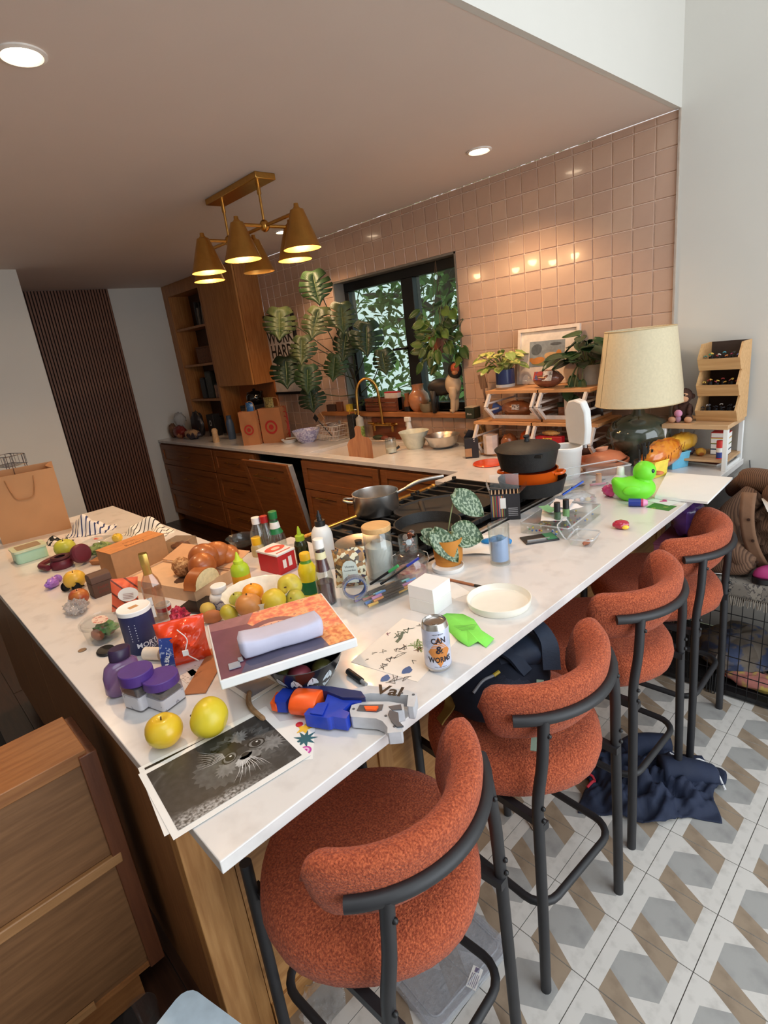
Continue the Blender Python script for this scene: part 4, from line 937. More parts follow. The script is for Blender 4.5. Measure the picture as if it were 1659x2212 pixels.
bottle('small clear bottle with a yellow cap behind the red box',(560,1204,557,1154,30),[('body',M('oil_pale',(190,170,120),.2,coat=.4),[(0,0),(.95,0),(1,.1),(.95,.5),(.7,.62),(0,.62)]),('cap',yel_cap,[(0,.6),(.72,.6),(.70,.98),(.6,1),(0,1)])],group=G_)
bottle('dark green bottle with a pointed lime squeeze cap',(657,1222,648,1131,30),[('body',dkg,[(0,0),(.95,0),(1,.05),(1,.5),(.85,.6),(.6,.65),(0,.65)]),('collar',lime,[(0,.63),(.68,.63),(.66,.76),(.4,.79),(0,.79)]),('nozzle',lime,[(0,.78),(.34,.78),(.22,.93),(.10,1),(0,1)])],group=G_)
bottle('white squeeze bottle with a black pointed nozzle',(706,1232,692,1093,46),[('body',WPLAS,[(0,0),(.95,0),(1,.03),(1,.56),(.92,.64),(.7,.71),(.48,.74),(0,.74)]),('collar',BLACK,[(0,.735),(.50,.735),(.48,.83),(0,.83)]),('nozzle',BLACK,[(0,.83),(.26,.83),(.20,.90),(.26,.90),(.14,.94),(.08,1),(0,1)])],group=G_)
t,p,r,h = bottle('slim glass bottle half full of dark red sauce, white cap',(709,1310,684,1154,40),[('glass',GLASS,[(0,.01),(.96,.0),(1,.04),(1,.38),(.82,.52),(.56,.72),(.50,.88),(.48,.88),(.52,.72),(.78,.52),(.95,.38),(.95,.03),(0,.03)]),('sauce',juice,[(0,.02),(.93,.025),(.93,.34),(0,.34)]),('neck_sauce',juice,[(.79,.52),(.60,.66),(.55,.74),(.50,.80)]),('cap',white_cap,[(0,.86),(.56,.86),(.56,.99),(0,1)]),('label',M('label_cream',(222,214,170),.6),[(.60,.70),(.55,.80),(.53,.80)])],group=G_)
bottle('lemon juice bottle with yellow cap and green label',(672,1290,649,1187,40),[('body',M('lemon_body',(238,208,34),.35),[(0,0),(.92,0),(.98,.04),(.98,.36),(.90,.42),(1.0,.5),(.98,.62),(.7,.76),(.5,.80),(0,.80)]),('neck',M('neck_green',(96,150,40),.35),[(.72,.745),(.56,.80),(.54,.86),(0,.86)]),('label',M('label_deep_green',(20,104,54),.5),[(1.0,.05),(1.0,.34),(.985,.35)]),('cap',yel_cap,[(0,.84),(.58,.84),(.57,.98),(.5,1),(0,1)])],group=G_)
tt = MB(); textmb(tt,'Real',.020,cy=.032,wrap=r * 1.02); tt.build('lettering',yel_cap,[o for o in bpy.data.objects if o.get('label','').startswith('lemon juice')][0],smooth=0)
bottle('yellow-green squeeze bottle with a pointed tip beside the bread tray',(528,1285,515,1183,40),[('lower_wrap',M('label_cream',(222,214,170),.6),[(0,0),(.95,0),(1,.02),(1,.22),(0,.22)]),('body',M('mustard_body',(232,160,30),.4),[(0,.22),(1,.22),(1,.45),(0,.45)]),('shoulder',M('lime_body',(176,200,40),.35),[(0,.45),(1,.45),(1,.56),(.9,.65),(.6,.72),(0,.72)]),('nozzle',M('lime_tip',(190,210,50),.4),[(0,.7),(.55,.7),(.52,.79),(.30,.83),(.12,.97),(.05,1),(0,1)])],group=G_)
bottle('small white pill bottle by the bread tray',(481,1320,471,1254,46),[('body',WPLAS,[(0,0),(.94,0),(1,.04),(1,.52),(.9,.62),(.68,.68),(.66,.72),(0,.72)]),('cap',white_cap,[(0,.72),(.74,.72),(.74,.97),(.66,1),(0,1)]),('label',M('label_grey',(206,206,214),.6,col2=(120,116,140),scale=120,c2lo=.55,c2hi=.6),[(1.01,.08),(1.01,.46),(1.0,.46)])],group=G_)
t,p,r,h = bottle('square clear bottle with a gold screw cap',(345,1345,313,1185,46),[('glass',CLEAR('amber_glass','f4ece4',.07,.03,.02),[(0,.01),(.92,.0),(.96,.03),(.96,.50),(.80,.60),(.40,.70),(.36,.84),(.34,.84),(.37,.70),(.76,.59),(.90,.5),(.90,.03),(0,.03)]),('cap',gold,[(0,.82),(.44,.82),(.44,.98),(.40,1),(0,1)]),('neck_foil',gold,[(.42,.695),(.40,.76),(.40,.83)])],sq=True,group=G_)
MB().box(-r * .75,-r * .2,-r * .99,-r * .97,h * .10,h * .40).build('label',M('label_white',(226,222,214),.6,col2=(150,144,150),scale=150,c2lo=.6,c2hi=.64),t)
# salt canister
p,r,h = up(312,1414,295,1293,68,wt=68)
t = thing('salt_canister','dark blue cylindrical salt canister with a white top','canister',p,face_cam(p) + .35)
navy = M('salt_navy',(30,38,84),.5,var=.06)
MB().lathe(P_(h,r,[(0,0),(.98,0),(1,.01),(1,.93),(0,.93)]),36).build('body',navy,t)
MB().lathe(P_(h,r,[(1.015,.90),(1.02,.985),(.98,1),(.9,.99),(0,.99)]),36).build('top',PAPER,t)
tx = MB(); textmb(tx,'MORTON',.020,cy=h * .22,cx=.012,wrap=r * 1.006,bold=.0004); textmb(tx,'SALT',.014,cy=h * .12,cx=.012,wrap=r * 1.006)
for k in range(7): tx.add([(r * 1.006 * math.cos(a),r * 1.006 * math.sin(a),h * (.34 + .06 * k) + dz) for a,dz in ((-2.5,0),(-2.1,0),(-2.1,.0025),(-2.5,.0025))],[(0,1,2,3)])
tx.build('lettering',M('salt_print',(214,218,230),.5),t,smooth=0)
MB().box(-.012,.012,-.008,.008,h * .99,h * .994).build('spout_label',M('spout_label',(190,140,90),.6),t)
# purple-lidded jars and shampoo bottle
pur = M('lid_purple',(80,50,128),.4); jl = M('jar_label',(206,206,214),.55,col2=(150,148,160),scale=90,c2lo=.62,c2hi=.68)
for (u,lab) in (((312,1546,304,1424,72),'square clear jar with a round purple lid, behind its twin'),((361,1545,353,1437,76),'square clear jar with a round purple lid beside the apples')):
    p,r,h = up(*u); h *= .92; p = PZ(u[0],u[1] - 28,T)
    t = thing('spice_jar',lab,'jar',p,face_cam(p) + .55,'twin purple-lidded jars'); a = r * .80
    MB().prism(rrect(2 * a,2 * a,a * .25),0,h * .66).build('jar',CLEAR('jar_plastic','dcd8de',.1,.06,.12),t,bevel=.002)
    MB().prism(rrect(1.8 * a,1.8 * a,a * .2),.003,h * .50).build('contents',M('dark_spice',(52,36,34),.9,var=.3,scale=120),t)
    MB().prism(rrect(2.03 * a,2.03 * a,a * .26),h * .06,h * .42).build('label',jl,t)
    MB().lathe([(r * .8,h * .66),(r * .8,h * .72),(r,h * .72),(r * 1.01,h * .76),(r,h * .98),(r * .96,h),(0,h)],40).build('lid',pur,t)
p = PZ(268,1492,T)
t = thing('shampoo_bottle','leaning translucent purple bottle with a dark cap','bottle',p,face_cam(p) + .4); t.scale = (1.25,1.25,.84)
b = MB().lathe([(0,0),(.027,0),(.034,.012),(.036,.06),(.032,.085),(.020,.098),(.016,.10),(0,.10)],26,sy=.62); b.xf(rotm(0,.10,0)).build('body',M('purple_plastic',(150,112,168),.2,trans=.5,coat=.4),t)
MB().lathe([(0,.10),(.020,.10),(.021,.128),(.018,.132),(0,.132)],22,sy=.8).xf(rotm(0,.10,0)).build('cap',M('dark_purple',(46,26,60),.4),t)
p = PZ(342,1424,T)
t = thing('cream_tube','short white cylinder lying behind the purple lids','tube',(p.x,p.y,T),.55)
MB().tube([(-.035,0,.017),(.035,0,.017)],.017,20).build('tube',M('tube_cream',(232,222,206),.5),t); MB().tube([(.015,0,.017),(.03,0,.017)],.0173,20).build('band',M('tube_band',(170,150,130),.5),t)
t,w_,h_,_ = sheet('leather_strip','tan leather strip sticking out from under the art box','leather',[(424,1411),(464,1404),(484,1492),(432,1492)],T + .001,.003,[M('tan_leather',(168,106,66),.6,var=.08)])
for (cs,lab) in (([(388,1462),(424,1440),(432,1470),(405,1480)],'small printed card beside the tan leather strip'),([(402,1446),(430,1434),(434,1452),(412,1462)],'folded printed receipt by the tan leather strip')):
    sheet('printed_card',lab,'card',cs,T + .0004,.0005,[M('printed_card',(220,206,196),.7,col2=(150,130,120),scale=160,c2lo=.58,c2hi=.62)],group='loose paper')
t,w_,h_,_ = sheet('framed_snapshot','grey snapshot with a white border under the black bowl','photo',[(497,1478),(570,1440),(600,1478),(532,1524)],T + .0010,.0015,[PAPER],group='loose photo prints')
MB().box(-w_ / 2 + .012,w_ / 2 - .012,-h_ / 2 + .012,h_ / 2 - .012,.0016,.0020).build('picture',M('snapshot_grey',(120,122,132),.3,var=.2,scale=12),t)
p = PZ(545,1531,T); t = thing('bark_piece','curved strip of brown bark lying by the cat photograph','bark',(p.x,p.y,T),-.3)
MB().tube(smoothpath([(-.06,.01,.006),(-.03,.0,.007),(.0,-.003,.007),(.035,.004,.006),(.06,.012,.004)],4),[.003] + [.006] * 15 + [.003],8).build('bark',M('bark_light',(138,106,74),.9,var=.3,scale=60,bump=.8),t)
# black bowl with white leaves, art box on top, pouch
p = Vector((.068,-2.370,T)); Rb = .112
bw_ = thing('leaf_bowl','black bowl with white leaf decoration under the art box','bowl',p,face_cam(p)); bw_.scale = (.80,.80,1.0)
MB().lathe([(0,.004),(.045,.002),(.05,0),(.06,.004),(.088,.035),(.108,.070),(Rb,.082),(.109,.082),(.104,.070),(.084,.037),(.055,.010),(0,.009)],44).build('bowl',M('bowl_black',(20,20,24),.25,coat=.4),bw_)
lf = MB()
for k in range(13):
    a0 = 2 * PI * k / 13; pts = []
    for s,zf in [(0,.0)] + [(.165,.2),(.235,.42),(.22,.62),(.13,.85),(0,1.0)] + [(-.13,.85),(-.22,.62),(-.235,.42),(-.165,.2)]:
        z = .016 + .050 * zf; rr = .0688 + (.1052 - .0688) * ((z - .014) / .052) ** .82 + .0015; pts.append((rr * math.cos(a0 + s * .75),rr * math.sin(a0 + s * .75),z))
    c = sum((Vector(q) for q in pts),Vector()) / len(pts); c = Vector((c.x * 1.012,c.y * 1.012,c.z)); o = len(lf.v)
    lf.add(pts + [c],[(i,(i + 1) % 10,10) for i in range(10)],0)
    rr0,rr1 = .0735,.1045; lf.add([((rr + .0024) * math.cos(a0 + s),(rr + .0024) * math.sin(a0 + s),z) for rr,z,s in ((.0718,.018,-.01),(.0718,.018,.01),(.1045,.064,.006),(.1045,.064,-.006))],[(0,1,2,3)],1)
lf.build('leaf_decoration',[M('bowl_white',(214,226,232),.3),MATS['bowl_black']],bw_,smooth=60)['kind'] = 'stuff'
for (dx,dy,r_,c_,nm,lab) in ((-.02,-.055,.036,(136,58,70),'onion','red onion inside the black leaf bowl'),(.045,-.045,.034,(88,86,40),'avocado','green avocado inside the black leaf bowl'),(-.062,-.02,.03,(120,112,58),'avocado','olive avocado at the left in the black leaf bowl')):
    an = face_cam(p); dx *= .8; dy *= .72; q = Vector((dx * math.cos(an) - dy * math.sin(an),dx * math.sin(an) + dy * math.cos(an),0))
    t = thing(nm,lab,nm,(p.x + q.x,p.y + q.y,T + .012 + (.012 if dy > -.05 else .004)),group='vegetables in the leaf bowl')
    apple(MB(),r_ * .74,dip=.05).build('flesh',M(nm + lab[-6:],c_,.4,var=.2,scale=14),t,smooth=180); MB().tube([(0,0,r_ * 1.5),(.002,0,r_ * 1.85)],.002,6).build('stem',stemm,t)
cz = 1.0045; tl,tr_,br_,bl = [PZ(*a,cz + .02) for a in ((443,1356),(693,1279),(774,1384),(479,1468))]
ex = ((tr_ - tl) + (br_ - bl)); an = math.atan2(ex.y,ex.x); c = (tl + tr_ + br_ + bl) / 4; W = ((tr_ - tl).length + (br_ - bl).length) / 2; D = ((tl - bl).length + (tr_ - br_).length) / 2
ab = thing('art_box','flat white box with a purple and orange printed picture, lying across the bowls','box',(c.x,c.y,cz),an)
MB().box(-W / 2,W / 2,-D / 2,D / 2,0,.022).build('box',WPLAS,ab,bevel=.003)
ap = MB(); zt = .0224; S = lambda x,y: (W * x * .97,D * y * .97)
ap.flat([S(-.5,-.5),S(.5,-.5),S(.5,.5),S(-.5,.5)],zt,0)
ap.flat([S(-.5,-.5),S(-.12,-.5),S(-.02,-.1),S(-.2,.30),S(-.5,.34)],zt + .0002,1)
ap.flat([S(-.5,.34),S(-.2,.30),S(-.12,.5),S(-.5,.5)],zt + .0003,2)
ap.flat([S(-.36,-.5),S(.34,-.5),S(.28,-.33),S(.05,-.26),S(-.3,-.34)],zt + .0004,3)
arch = [S(-.02 + .24 * math.cos(PI * k / 12),.02 + .26 * math.sin(PI * k / 12)) for k in range(13)]
ap.flat(arch,zt + .0005,1); arch2 = [S(-.02 + .18 * math.cos(PI * k / 12),.03 + .17 * math.sin(PI * k / 12)) for k in range(13)]; ap.flat(arch2,zt + .0006,4)
for k in (-1,0,1): ap.flat([S(-.02 + .06 * k - .004,.03),S(-.02 + .06 * k + .004,.03),S(-.02 + .06 * k + .004,.17),S(-.02 + .06 * k - .004,.17)],zt + .0007,1)
ap.flat([S(.30,-.5),S(.5,-.5),S(.5,-.22),S(.40,-.20),S(.28,-.30)],zt + .0006,5)
ap.build('picture',[RAMP('art_orange','noise',[(.3,(206,84,84)),(.48,(226,130,96)),(.62,(232,176,128)),(.75,(170,74,90))],60,.4),M('art_plum',(112,66,86),.4,var=.12,scale=20),M('art_mauve',(150,104,110),.4,var=.15,scale=40),M('art_slate',(88,84,106),.4,var=.2,scale=14),M('art_peach',(226,172,150),.5),RAMP('art_amber','noise',[(.35,(196,96,60)),(.6,(236,170,110))],80,.4)],ab,smooth=0)
pc_ = PZ(600,1395,cz + .024); a_,b_ = PZ(520,1415,cz + .024),PZ(697,1362,cz + .024); an = math.atan2((b_ - a_).y,(b_ - a_).x); Lp = (b_ - a_).length
po = thing('pencil_pouch','pale lavender zip pouch lying on the art box','pouch',((a_.x + b_.x) / 2,(a_.y + b_.y) / 2,cz + .0235),an)
def pouch(u,v):
    x = (u - .5) * Lp; e = min(u,1 - u); k = min(1,e / .04) ** .5; a = 2 * PI * v; s,c_ = math.sin(a),math.cos(a)
    z = .024 + math.copysign(abs(s) ** .42,s) * .024 * (.55 + .45 * k); 
    if s > 0: z -= .011 * math.sin(PI * u) ** 2 * s + .003 * math.sin(9 * u) * s
    return (x,math.copysign(abs(c_) ** .5,c_) * .033 * (.5 + .5 * k) * (1 + .05 * math.sin(11 * u)),max(.0005,z))
b = MB().grid(lambda v,u: pouch(u,v),20,26)
for uu in (0,1): b.add([pouch(uu,k / 20) for k in range(20)],[tuple(range(20))])
b.build('pouch',M('lavender_cloth',(194,193,214),.55,var=.05,scale=18,bump=.2,bscale=25),po,smooth=70)
MB().tube([(-Lp / 2 + .01,0,.0425),(-.05,0,.037),(.04,0,.036),(Lp / 2 - .012,0,.043)],.0016,6).build('zip',M('zip_white',(216,214,224),.5),po)
MB().box(-Lp / 2 - .008,-Lp / 2 + .002,-.03,-.012,.001,.003).box(-Lp / 2 - .03,-Lp / 2 - .006,-.05,-.026,.001,.003).build('pull_tab',M('zip_grey',(150,156,168),.5),po)
# fruit bowl
p = PZ(566,1322,T); Rf = .104
fb = thing('fruit_bowl','off-white scalloped bowl heaped with fruit','bowl',p)
MB().lathe([(0,.004),(.05,0),(.055,.003),(.08,.03),(Rf,.072),(Rf * 1.02,.074),(Rf * .97,.071),(.076,.031),(.05,.009),(0,.009)],48,fn=lambda a,z: 1 + (.02 * math.cos(16 * a) if z > .02 else 0)).build('bowl',M('bowl_cream',(236,230,214),.3),fb)
pear = M('fruit_olive',(188,176,60),.4,var=.12,scale=16)
for (px,py,w,c_,nm,lab,hz,rot) in ((628,1276,54,((208,190,70),(150,120,70)),'apple','yellow apple with a brown bruise, on top of the fruit bowl',.055,(1.25,0,.55)),(548,1290,46,((236,150,30),(240,164,40)),'orange','bright orange in the fruit bowl',.052,(0,0,0)),(539,1318,56,((196,130,68),(170,108,60)),'pear','brownish russet pear in the fruit bowl',.050,(0,0,0)),(592,1306,52,((206,178,48),(220,196,70)),'lemon','yellow lemon in the front of the fruit bowl',.048,(1.3,0,1.2)),(500,1330,36,((186,170,50),(200,184,70)),'lemon','small lemon at the left side of the fruit bowl',.036,(1.0,.3,0)),(640,1302,42,((176,166,62),(190,180,80)),'pear','olive pear half hidden by the art box',.035,(1.0,0,.4)),(515,1302,36,((168,166,62),(180,176,74)),'lime','greenish lime at the back rim of the fruit bowl',.042,(.4,0,0))):
    q = PZ(px,py,T + hz); r_ = w * mpp(q) / 2
    t = thing(nm,lab,nm,(q.x,q.y,q.z - r_ * .5),group='fruit heaped in the bowl')
    m_ = M('fruit_' + lab[:14],c_[0],.4,col2=c_[1],scale=14,c2lo=.5,c2hi=.72)
    b = apple(MB(),r_,squash=.92 if nm != 'lemon' else 1.15,dip=.2 if nm == 'apple' else .03); b.xf(Matrix.Translation((0,0,r_ * .92)) @ rotm(*rot) @ Matrix.Translation((0,0,-r_ * .92))); b.build('skin',m_,t,smooth=180)
    s = MB().tube([(0,0,r_ * (1.5 if nm == 'apple' else 1.78)),(.001,0,r_ * 1.92)],.0022,6); s.xf(Matrix.Translation((0,0,r_ * .92)) @ rotm(*rot) @ Matrix.Translation((0,0,-r_ * .92))); s.build('stem',stemm,t)
# red takeaway box
cs = [PZ(543,1245,T),PZ(606,1244,T),PZ(642,1226,T)]; e1 = cs[0] - cs[1]; e2 = cs[2] - cs[1]; zt_ = .075
an = math.atan2(e2.y,e2.x); t = thing('takeaway_box','red and white takeaway carton between the bottles','carton',cs[1],an)
l1,l2 = e2.length,e1.length
redc = M('carton_red',(190,26,32),.5,var=.05)
MB().box(0,l1,0,l2,0,.07).build('carton',redc,t,bevel=.002)
b = MB(); b.box(-.003,l1 + .003,-.003,l2 + .003,.070,.078); b.build('lid',WPLAS,t,bevel=.002)
b = MB(); b.lathe([(0,.0786),(.032,.0786)],24,(l1 * .5,l2 * .52,0),sx=1.25,sy=.85); b.lathe([(0,.0790),(.016,.0790)],20,(l1 * .52,l2 * .5,0),1,sx=1.1,sy=.8); b.flat([(l1 * .1,.008),(l1 * .9,.008),(l1 * .9,.014),(l1 * .1,.014)],.0787,0); b.build('printed_patch',[M('print_red',(212,74,60),.5),M('print_pale',(236,200,184),.5)],t,smooth=0)
b = MB(); b.box(.02,.035,-.0006,0,.02,.05).box(.045,.060,-.0006,0,.02,.055); b.build('side_print',M('print_white',(240,230,226),.5),t)
# challah tray
cs = [PZ(352,1243,T),PZ(425,1303,T),PZ(505,1256,T)]; e1 = cs[0] - cs[1]; e2 = cs[2] - cs[1]; an = math.atan2(e2.y,e2.x); l1,l2 = e2.length * 1.0,e1.length
trb = thing('bread_tray','open kraft bakery box holding a torn loaf','box',cs[1],an)
kin = M('kraft_inside',(214,176,138),.8,var=.05)
MB().box(0,l1,0,.003,0,.045).build('front_wall',kin,trb); MB().box(0,.003,.003,l2,0,.045).build('side_wall',kin,trb); MB().box(l1 - .003,l1,.003,l2,0,.045).build('side_wall',kin,trb); MB().box(.003,l1 - .003,l2 - .003,l2,0,.045).build('back_wall',kin,trb)
MB().box(.003,l1 - .003,.003,l2 - .003,0,.003).build('floor_plate',kin,trb); MB().box(.004,l1 - .004,.004,l2 - .004,.036,.039).build('insert',kin,trb)
MB().prism([(l1 * .5 + .05 * math.cos(a) * (1 + .05 * (k % 2)),l2 * .36 + .028 * math.sin(a) * (1 + .08 * (k % 2))) for k,a in enumerate([2 * PI * k / 28 for k in range(28)])],.0392,.0396).build('window_cutout',M('tray_window',(74,52,40),.4),trb)
MB().box(0,l1 * .62,0,l2,0,.003).xf(rotm(0,math.radians(-14),0,(l1 + .001,0,.046))).build('lid_flap',M('kraft_inside2',(208,160,118),.8,var=.05),trb)
crust = M('challah_crust',(150,78,32),.35,col2=(190,112,54),scale=10,c2lo=.4,c2hi=.65,coat=.25)
def wpt(par,x,y,z): a = par.rotation_euler.z; return Vector((par.location.x + x * math.cos(a) - y * math.sin(a),par.location.y + x * math.sin(a) + y * math.cos(a),par.location.z + z))
q = PZ(458,1228,T + .05)
ch_ = thing('challah_loaf','glossy braided brown challah loaf in the bakery box','bread',(q.x,q.y,T + .0400),an + .15); ch_.scale = (1.4,1.4,1.35)
for (x,y,z,rx,ry,rz_,a) in ((-.030,0,.030,.040,.034,.032,.5),(.028,.004,.034,.040,.034,.034,-.5),(.0,.016,.040,.034,.04,.034,.2),(.052,-.014,.024,.034,.028,.026,.6)):
    MB().ball((0,0,0),(rx,ry,rz_),20,12).xf(rotm(0,0,a,(x,y,max(z,rz_ * .86)))).build('braid',crust,ch_,smooth=180)
q = PZ(450,1262,T + .04)
sl_ = thing('bread_slice','cut half loaf showing pale crumb at the front of the bakery box','bread',(q.x,q.y,T + .0400),an + .1); sl_.scale = (1.3,1.0,1.3)
pts = [(.046 * math.cos(a),.046 * math.sin(a) * .78) for a in [PI * k / 12 for k in range(13)]] + [(-.05,-.006),(.05,-.006)]
b = MB().prism([(x,y + .007) for x,y in pts],0,.05); b.xf(rotm(PI / 2,0,0)); b.build('crust',crust,sl_,bevel=.003)
MB().prism([(x * .93,(y + .007) * .93 + .001) for x,y in pts],0,.001).xf(rotm(PI / 2,0,0,(0,.0005,0))).xf(Matrix.Translation((0,-.001,0))).build('crumb',M('bread_crumb',(226,206,158),.9,var=.12,scale=90,bump=.4),sl_)
for o in [k for k in bpy.data.objects if k.parent == sl_ and k.name.startswith('crust')]: o.data.transform(Matrix.Translation((0,.05,0)))
q = PZ(396,1235,T + .05); t = thing('seeded_roll','torn seed-covered bread piece in the bakery box','bread',(q.x,q.y,T + .0398)); t.scale = (1.25,1.25,1.3)
crumple(MB(),(0,0,.022),(.036,.026,.026),3.0,20,12,.12).build('roll',M('seed_crust',(206,160,110),.8,col2=(150,100,58),scale=110,c2lo=.45,c2hi=.55,bump=.9,bscale=160),t,smooth=50)
# orange snack bag, patterned bag, cup, deli tub
p = PZ(405,1432,T)
t = thing('snack_bag','crinkled glossy orange snack bag with a blue label','snack bag',p,face_cam(p) - .15)
orb = M('foil_orange',(226,66,24),.25,var=.12,scale=8,coat=.6,bump=.5,bscale=30)
pillow(MB(),.125,.118,.065,seed=2.0,rough=.55).xf(rotm(-.25,0,0)).build('bag',orb,t,smooth=60)
b = MB(); b.grid(lambda u,v: (-.056 + .034 * u + .004 * v,-.030 - .012 * math.sin(PI * v) - .012 * u + .026 * v,.018 + .070 * v),4,8); b.build('label',M('bag_label_blue',(34,58,128),.4,col2=(150,160,190),scale=90,c2lo=.56,c2hi=.62),t)
b = MB(); textmb(b,'SEA SALT',.012,bold=.0004); b.xf(rotm(PI / 2 - .25,-1.25,0,(-.036,-.053,.045))); b.build('lettering',WPLAS,t,smooth=0)
MB().tube(smoothpath([(0,-.03,.112),(.02,-.05,.09),(.012,-.06,.06),(.035,-.058,.03)],5),.0013,6).build('drawstring',WPLAS,t); MB().box(.004,.018,-.064,-.060,.054,.068).build('tag',WPLAS,t)
p = PZ(392,1345,T); t = thing('produce_net','crimson net tangle behind the orange snack bag','net',p)
crumple(MB(),(0,0,.022),(.038,.026,.024),6,20,12,.35).build('net',RAMP('net_crimson','voronoiC',[(0,(170,26,60)),(.6,(120,14,40)),(.8,(200,70,100))],130,.6),t,smooth=30)
p = PZ(272,1318,T); t = thing('striped_bag','orange and brown striped paper bag with a white oval label','snack bag',p,face_cam(p) + .2)
pillow(MB(),.085,.105,.05,seed=5.0,rough=.3).xf(rotm(-.2,.25,0)).build('bag',RAMP('bag_stripes','axisC',[(0,(222,98,62)),(.55,(112,50,36)),(.72,(222,98,62))],34,.5,axis=0,rot=(0,.6,0)),t,smooth=60)
MB().lathe([(0,0),(.026,0)],24,sx=1.2,sy=.85).xf(rotm(PI / 2 - .2,.25,0,(.012,-.035,.062))).build('label',PAPER,t); b = MB()
for k in range(4): b.box(-.016,.016,-.002 - .005 * k,-.0008 - .005 * k,.0006,.0009)
b.xf(rotm(PI / 2 - .2,.25,0,(.012,-.036,.066))); b.build('printed_lines',M('bag_ink',(120,40,40)),t)
p = PZ(356,1322,T); tobj('paper_cup','small white cup with a red mark behind the salt canister','cup',p,[('cup',WPLAS,[(0,0),(.02,0),(.024,.03),(.022,.03),(.018,.003),(0,.003)]),('mark',redc,[(.0222,.008),(.0238,.022)])])
p = PZ(228,1378,T); R_ = 42 * mpp(p)
t = thing('deli_tub','round clear takeaway tub with salad and a bread roll, lid on','tub',p)
MB().lathe([(0,.002),(R_ * .80,.0),(R_ * .82,.003),(R_ * .96,.055),(R_ * .94,.055),(R_ * .79,.004),(0,.004)],36).build('tub',PLAST,t); MB().lathe([(R_ * .94,.050),(R_ * 1.03,.052),(R_ * 1.03,.060),(R_ * .95,.064),(R_ * .9,.060),(0,.060)],36).build('lid',PLAST,t)
MB().lathe([(0,.0608),(R_ * .6,.0608)],24,sy=.6).build('lid_label',M('lid_print',(224,200,184),.6,col2=(190,120,110),scale=110,c2lo=.55,c2hi=.6),t)
crumple(MB(),(-.008,.008,.026),(R_ * .62,R_ * .55,.018),2,22,10,.3).build('salad',M('salad_green',(86,140,66),.6,col2=(160,96,80),scale=60,c2lo=.55,c2hi=.62),t,smooth=30)
crumple(MB(),(.006,-.018,.022),(.032,.016,.014),5,18,10,.08).build('bread_roll',M('roll_brown',(140,74,40),.5),t,smooth=60)
p = PZ(168,1322,T); t = thing('plastic_wrap','crumpled clear plastic wrap lying on the worktop','plastic wrap',p)
crumple(MB(),(0,0,.020),(.05,.032,.021),1.0,26,14,.30).build('wrap',CLEAR('wrap_film','f2f2f4',.3,.1,.3,1.0),t,smooth=25)
apple_thing('red apple beside the black sunglasses',170,1290,40,M('apple_red',(164,76,44),.35,col2=(200,140,60),scale=11,c2lo=.45,c2hi=.65))
apple_thing('yellow apple between the headphones and the sunglasses',161,1252,44,M('apple_gold',(222,174,56),.35,col2=(206,170,70),scale=10))
apple_thing('green-yellow apple beside the mint lunch box',140,1184,42,M('apple_green',(196,196,66),.35,col2=(180,184,70),scale=10))
p = PZ(158,1278,T); sgm = M('sunglass_black',(22,20,20),.25); t = thing('sunglasses','folded black sunglasses between the two apples','sunglasses',p,.5)
for s in (-1,1):
    MB().lathe([(.019,0),(.022,.002),(.022,.005),(.019,.006),(.018,.003),(.019,0)],20,sy=.8).xf(rotm(1.2,0,0,(s * .026,0,.018))).build('rim',sgm,t); MB().lathe([(0,.002),(.0185,.002)],20,sy=.8).xf(rotm(1.2,0,0,(s * .026,0,.018))).build('lens',M('lens_dark',(30,28,26),.1),t)
    MB().tube([(s * .048,.0,.022),(s * .046,.012,.02),(-s * .03,.018 + .006 * s,.008)],.0026,6).build('temple',sgm,t)
p = PZ(116,1268,T); t = thing('purple_candy','purple foil-wrapped sweet with a twisted end','candy',p,-.6)
crumple(MB(),(0,0,.018),(.036,.02,.018),4,20,12,.22).build('wrapper',M('foil_purple',(150,104,196),.35,var=.25,scale=30,coat=.4),t,smooth=30); MB().lathe([(.004,0),(.016,.02)],10).xf(rotm(0,-PI / 2,0,(-.032,0,.014))).build('twist',M('foil_purple',0),t)
# headphones
p = PZ(140,1222,T); hm = M('headphone_maroon',(96,24,42),.45,var=.06)
t = thing('headphones','maroon over-ear headphones lying on the island','headphones',p,.35); t.scale = (1.25,1.25,1.2)
MB().tube(smoothpath([(.055,.02,.05),(.035,.05,.03),(-.01,.062,.018),(-.06,.045,.014),(-.078,.0,.014),(-.055,-.045,.014),(-.005,-.05,.014)],6),.0095,10).build('headband',hm,t)
MB().lathe([(0,0),(.030,0),(.034,.006),(.034,.022),(.028,.030),(0,.032)],26,(.005,-.01,0)).build('ear_cup',hm,t); MB().lathe([(0,.0),(.03,.0),(.033,.006),(.033,.02),(.028,.026),(0,.028)],26).xf(rotm(0,PI / 2 - .25,0,(.050,.026,.036))).build('ear_cup',hm,t)
MB().lathe([(.016,.030),(.028,.031),(.031,.036),(.026,.042),(.016,.040)],24,(.005,-.01,0)).build('ear_pad',M('pad_maroon',(70,16,30),.7),t)
# mint lunch box
cs = [PZ(39,1221,T),PZ(107,1200,T)]; d = cs[1] - cs[0]; an = math.atan2(d.y,d.x); t = thing('lunch_box','mint green lunch box with a clear lid','lunch box',(cs[0] + cs[1]) / 2,an); w_ = d.length
mint = M('mint_plastic',(168,206,182),.4,var=.03)
MB().prism([(x,y + .05) for x,y in rrect(w_,.11,.016)],0,.048).build('box',mint,t,bevel=.003); MB().prism([(x,y + .05) for x,y in rrect(w_ + .01,.12,.018)],.048,.058).build('lid',M('lid_mint',(196,208,180),.35),t,bevel=.002); MB().prism([(x,y + .05) for x,y in rrect(w_ - .03,.085,.01)],.0583,.0590).build('lid_window',M('lid_smoke',(150,134,112),.15),t)
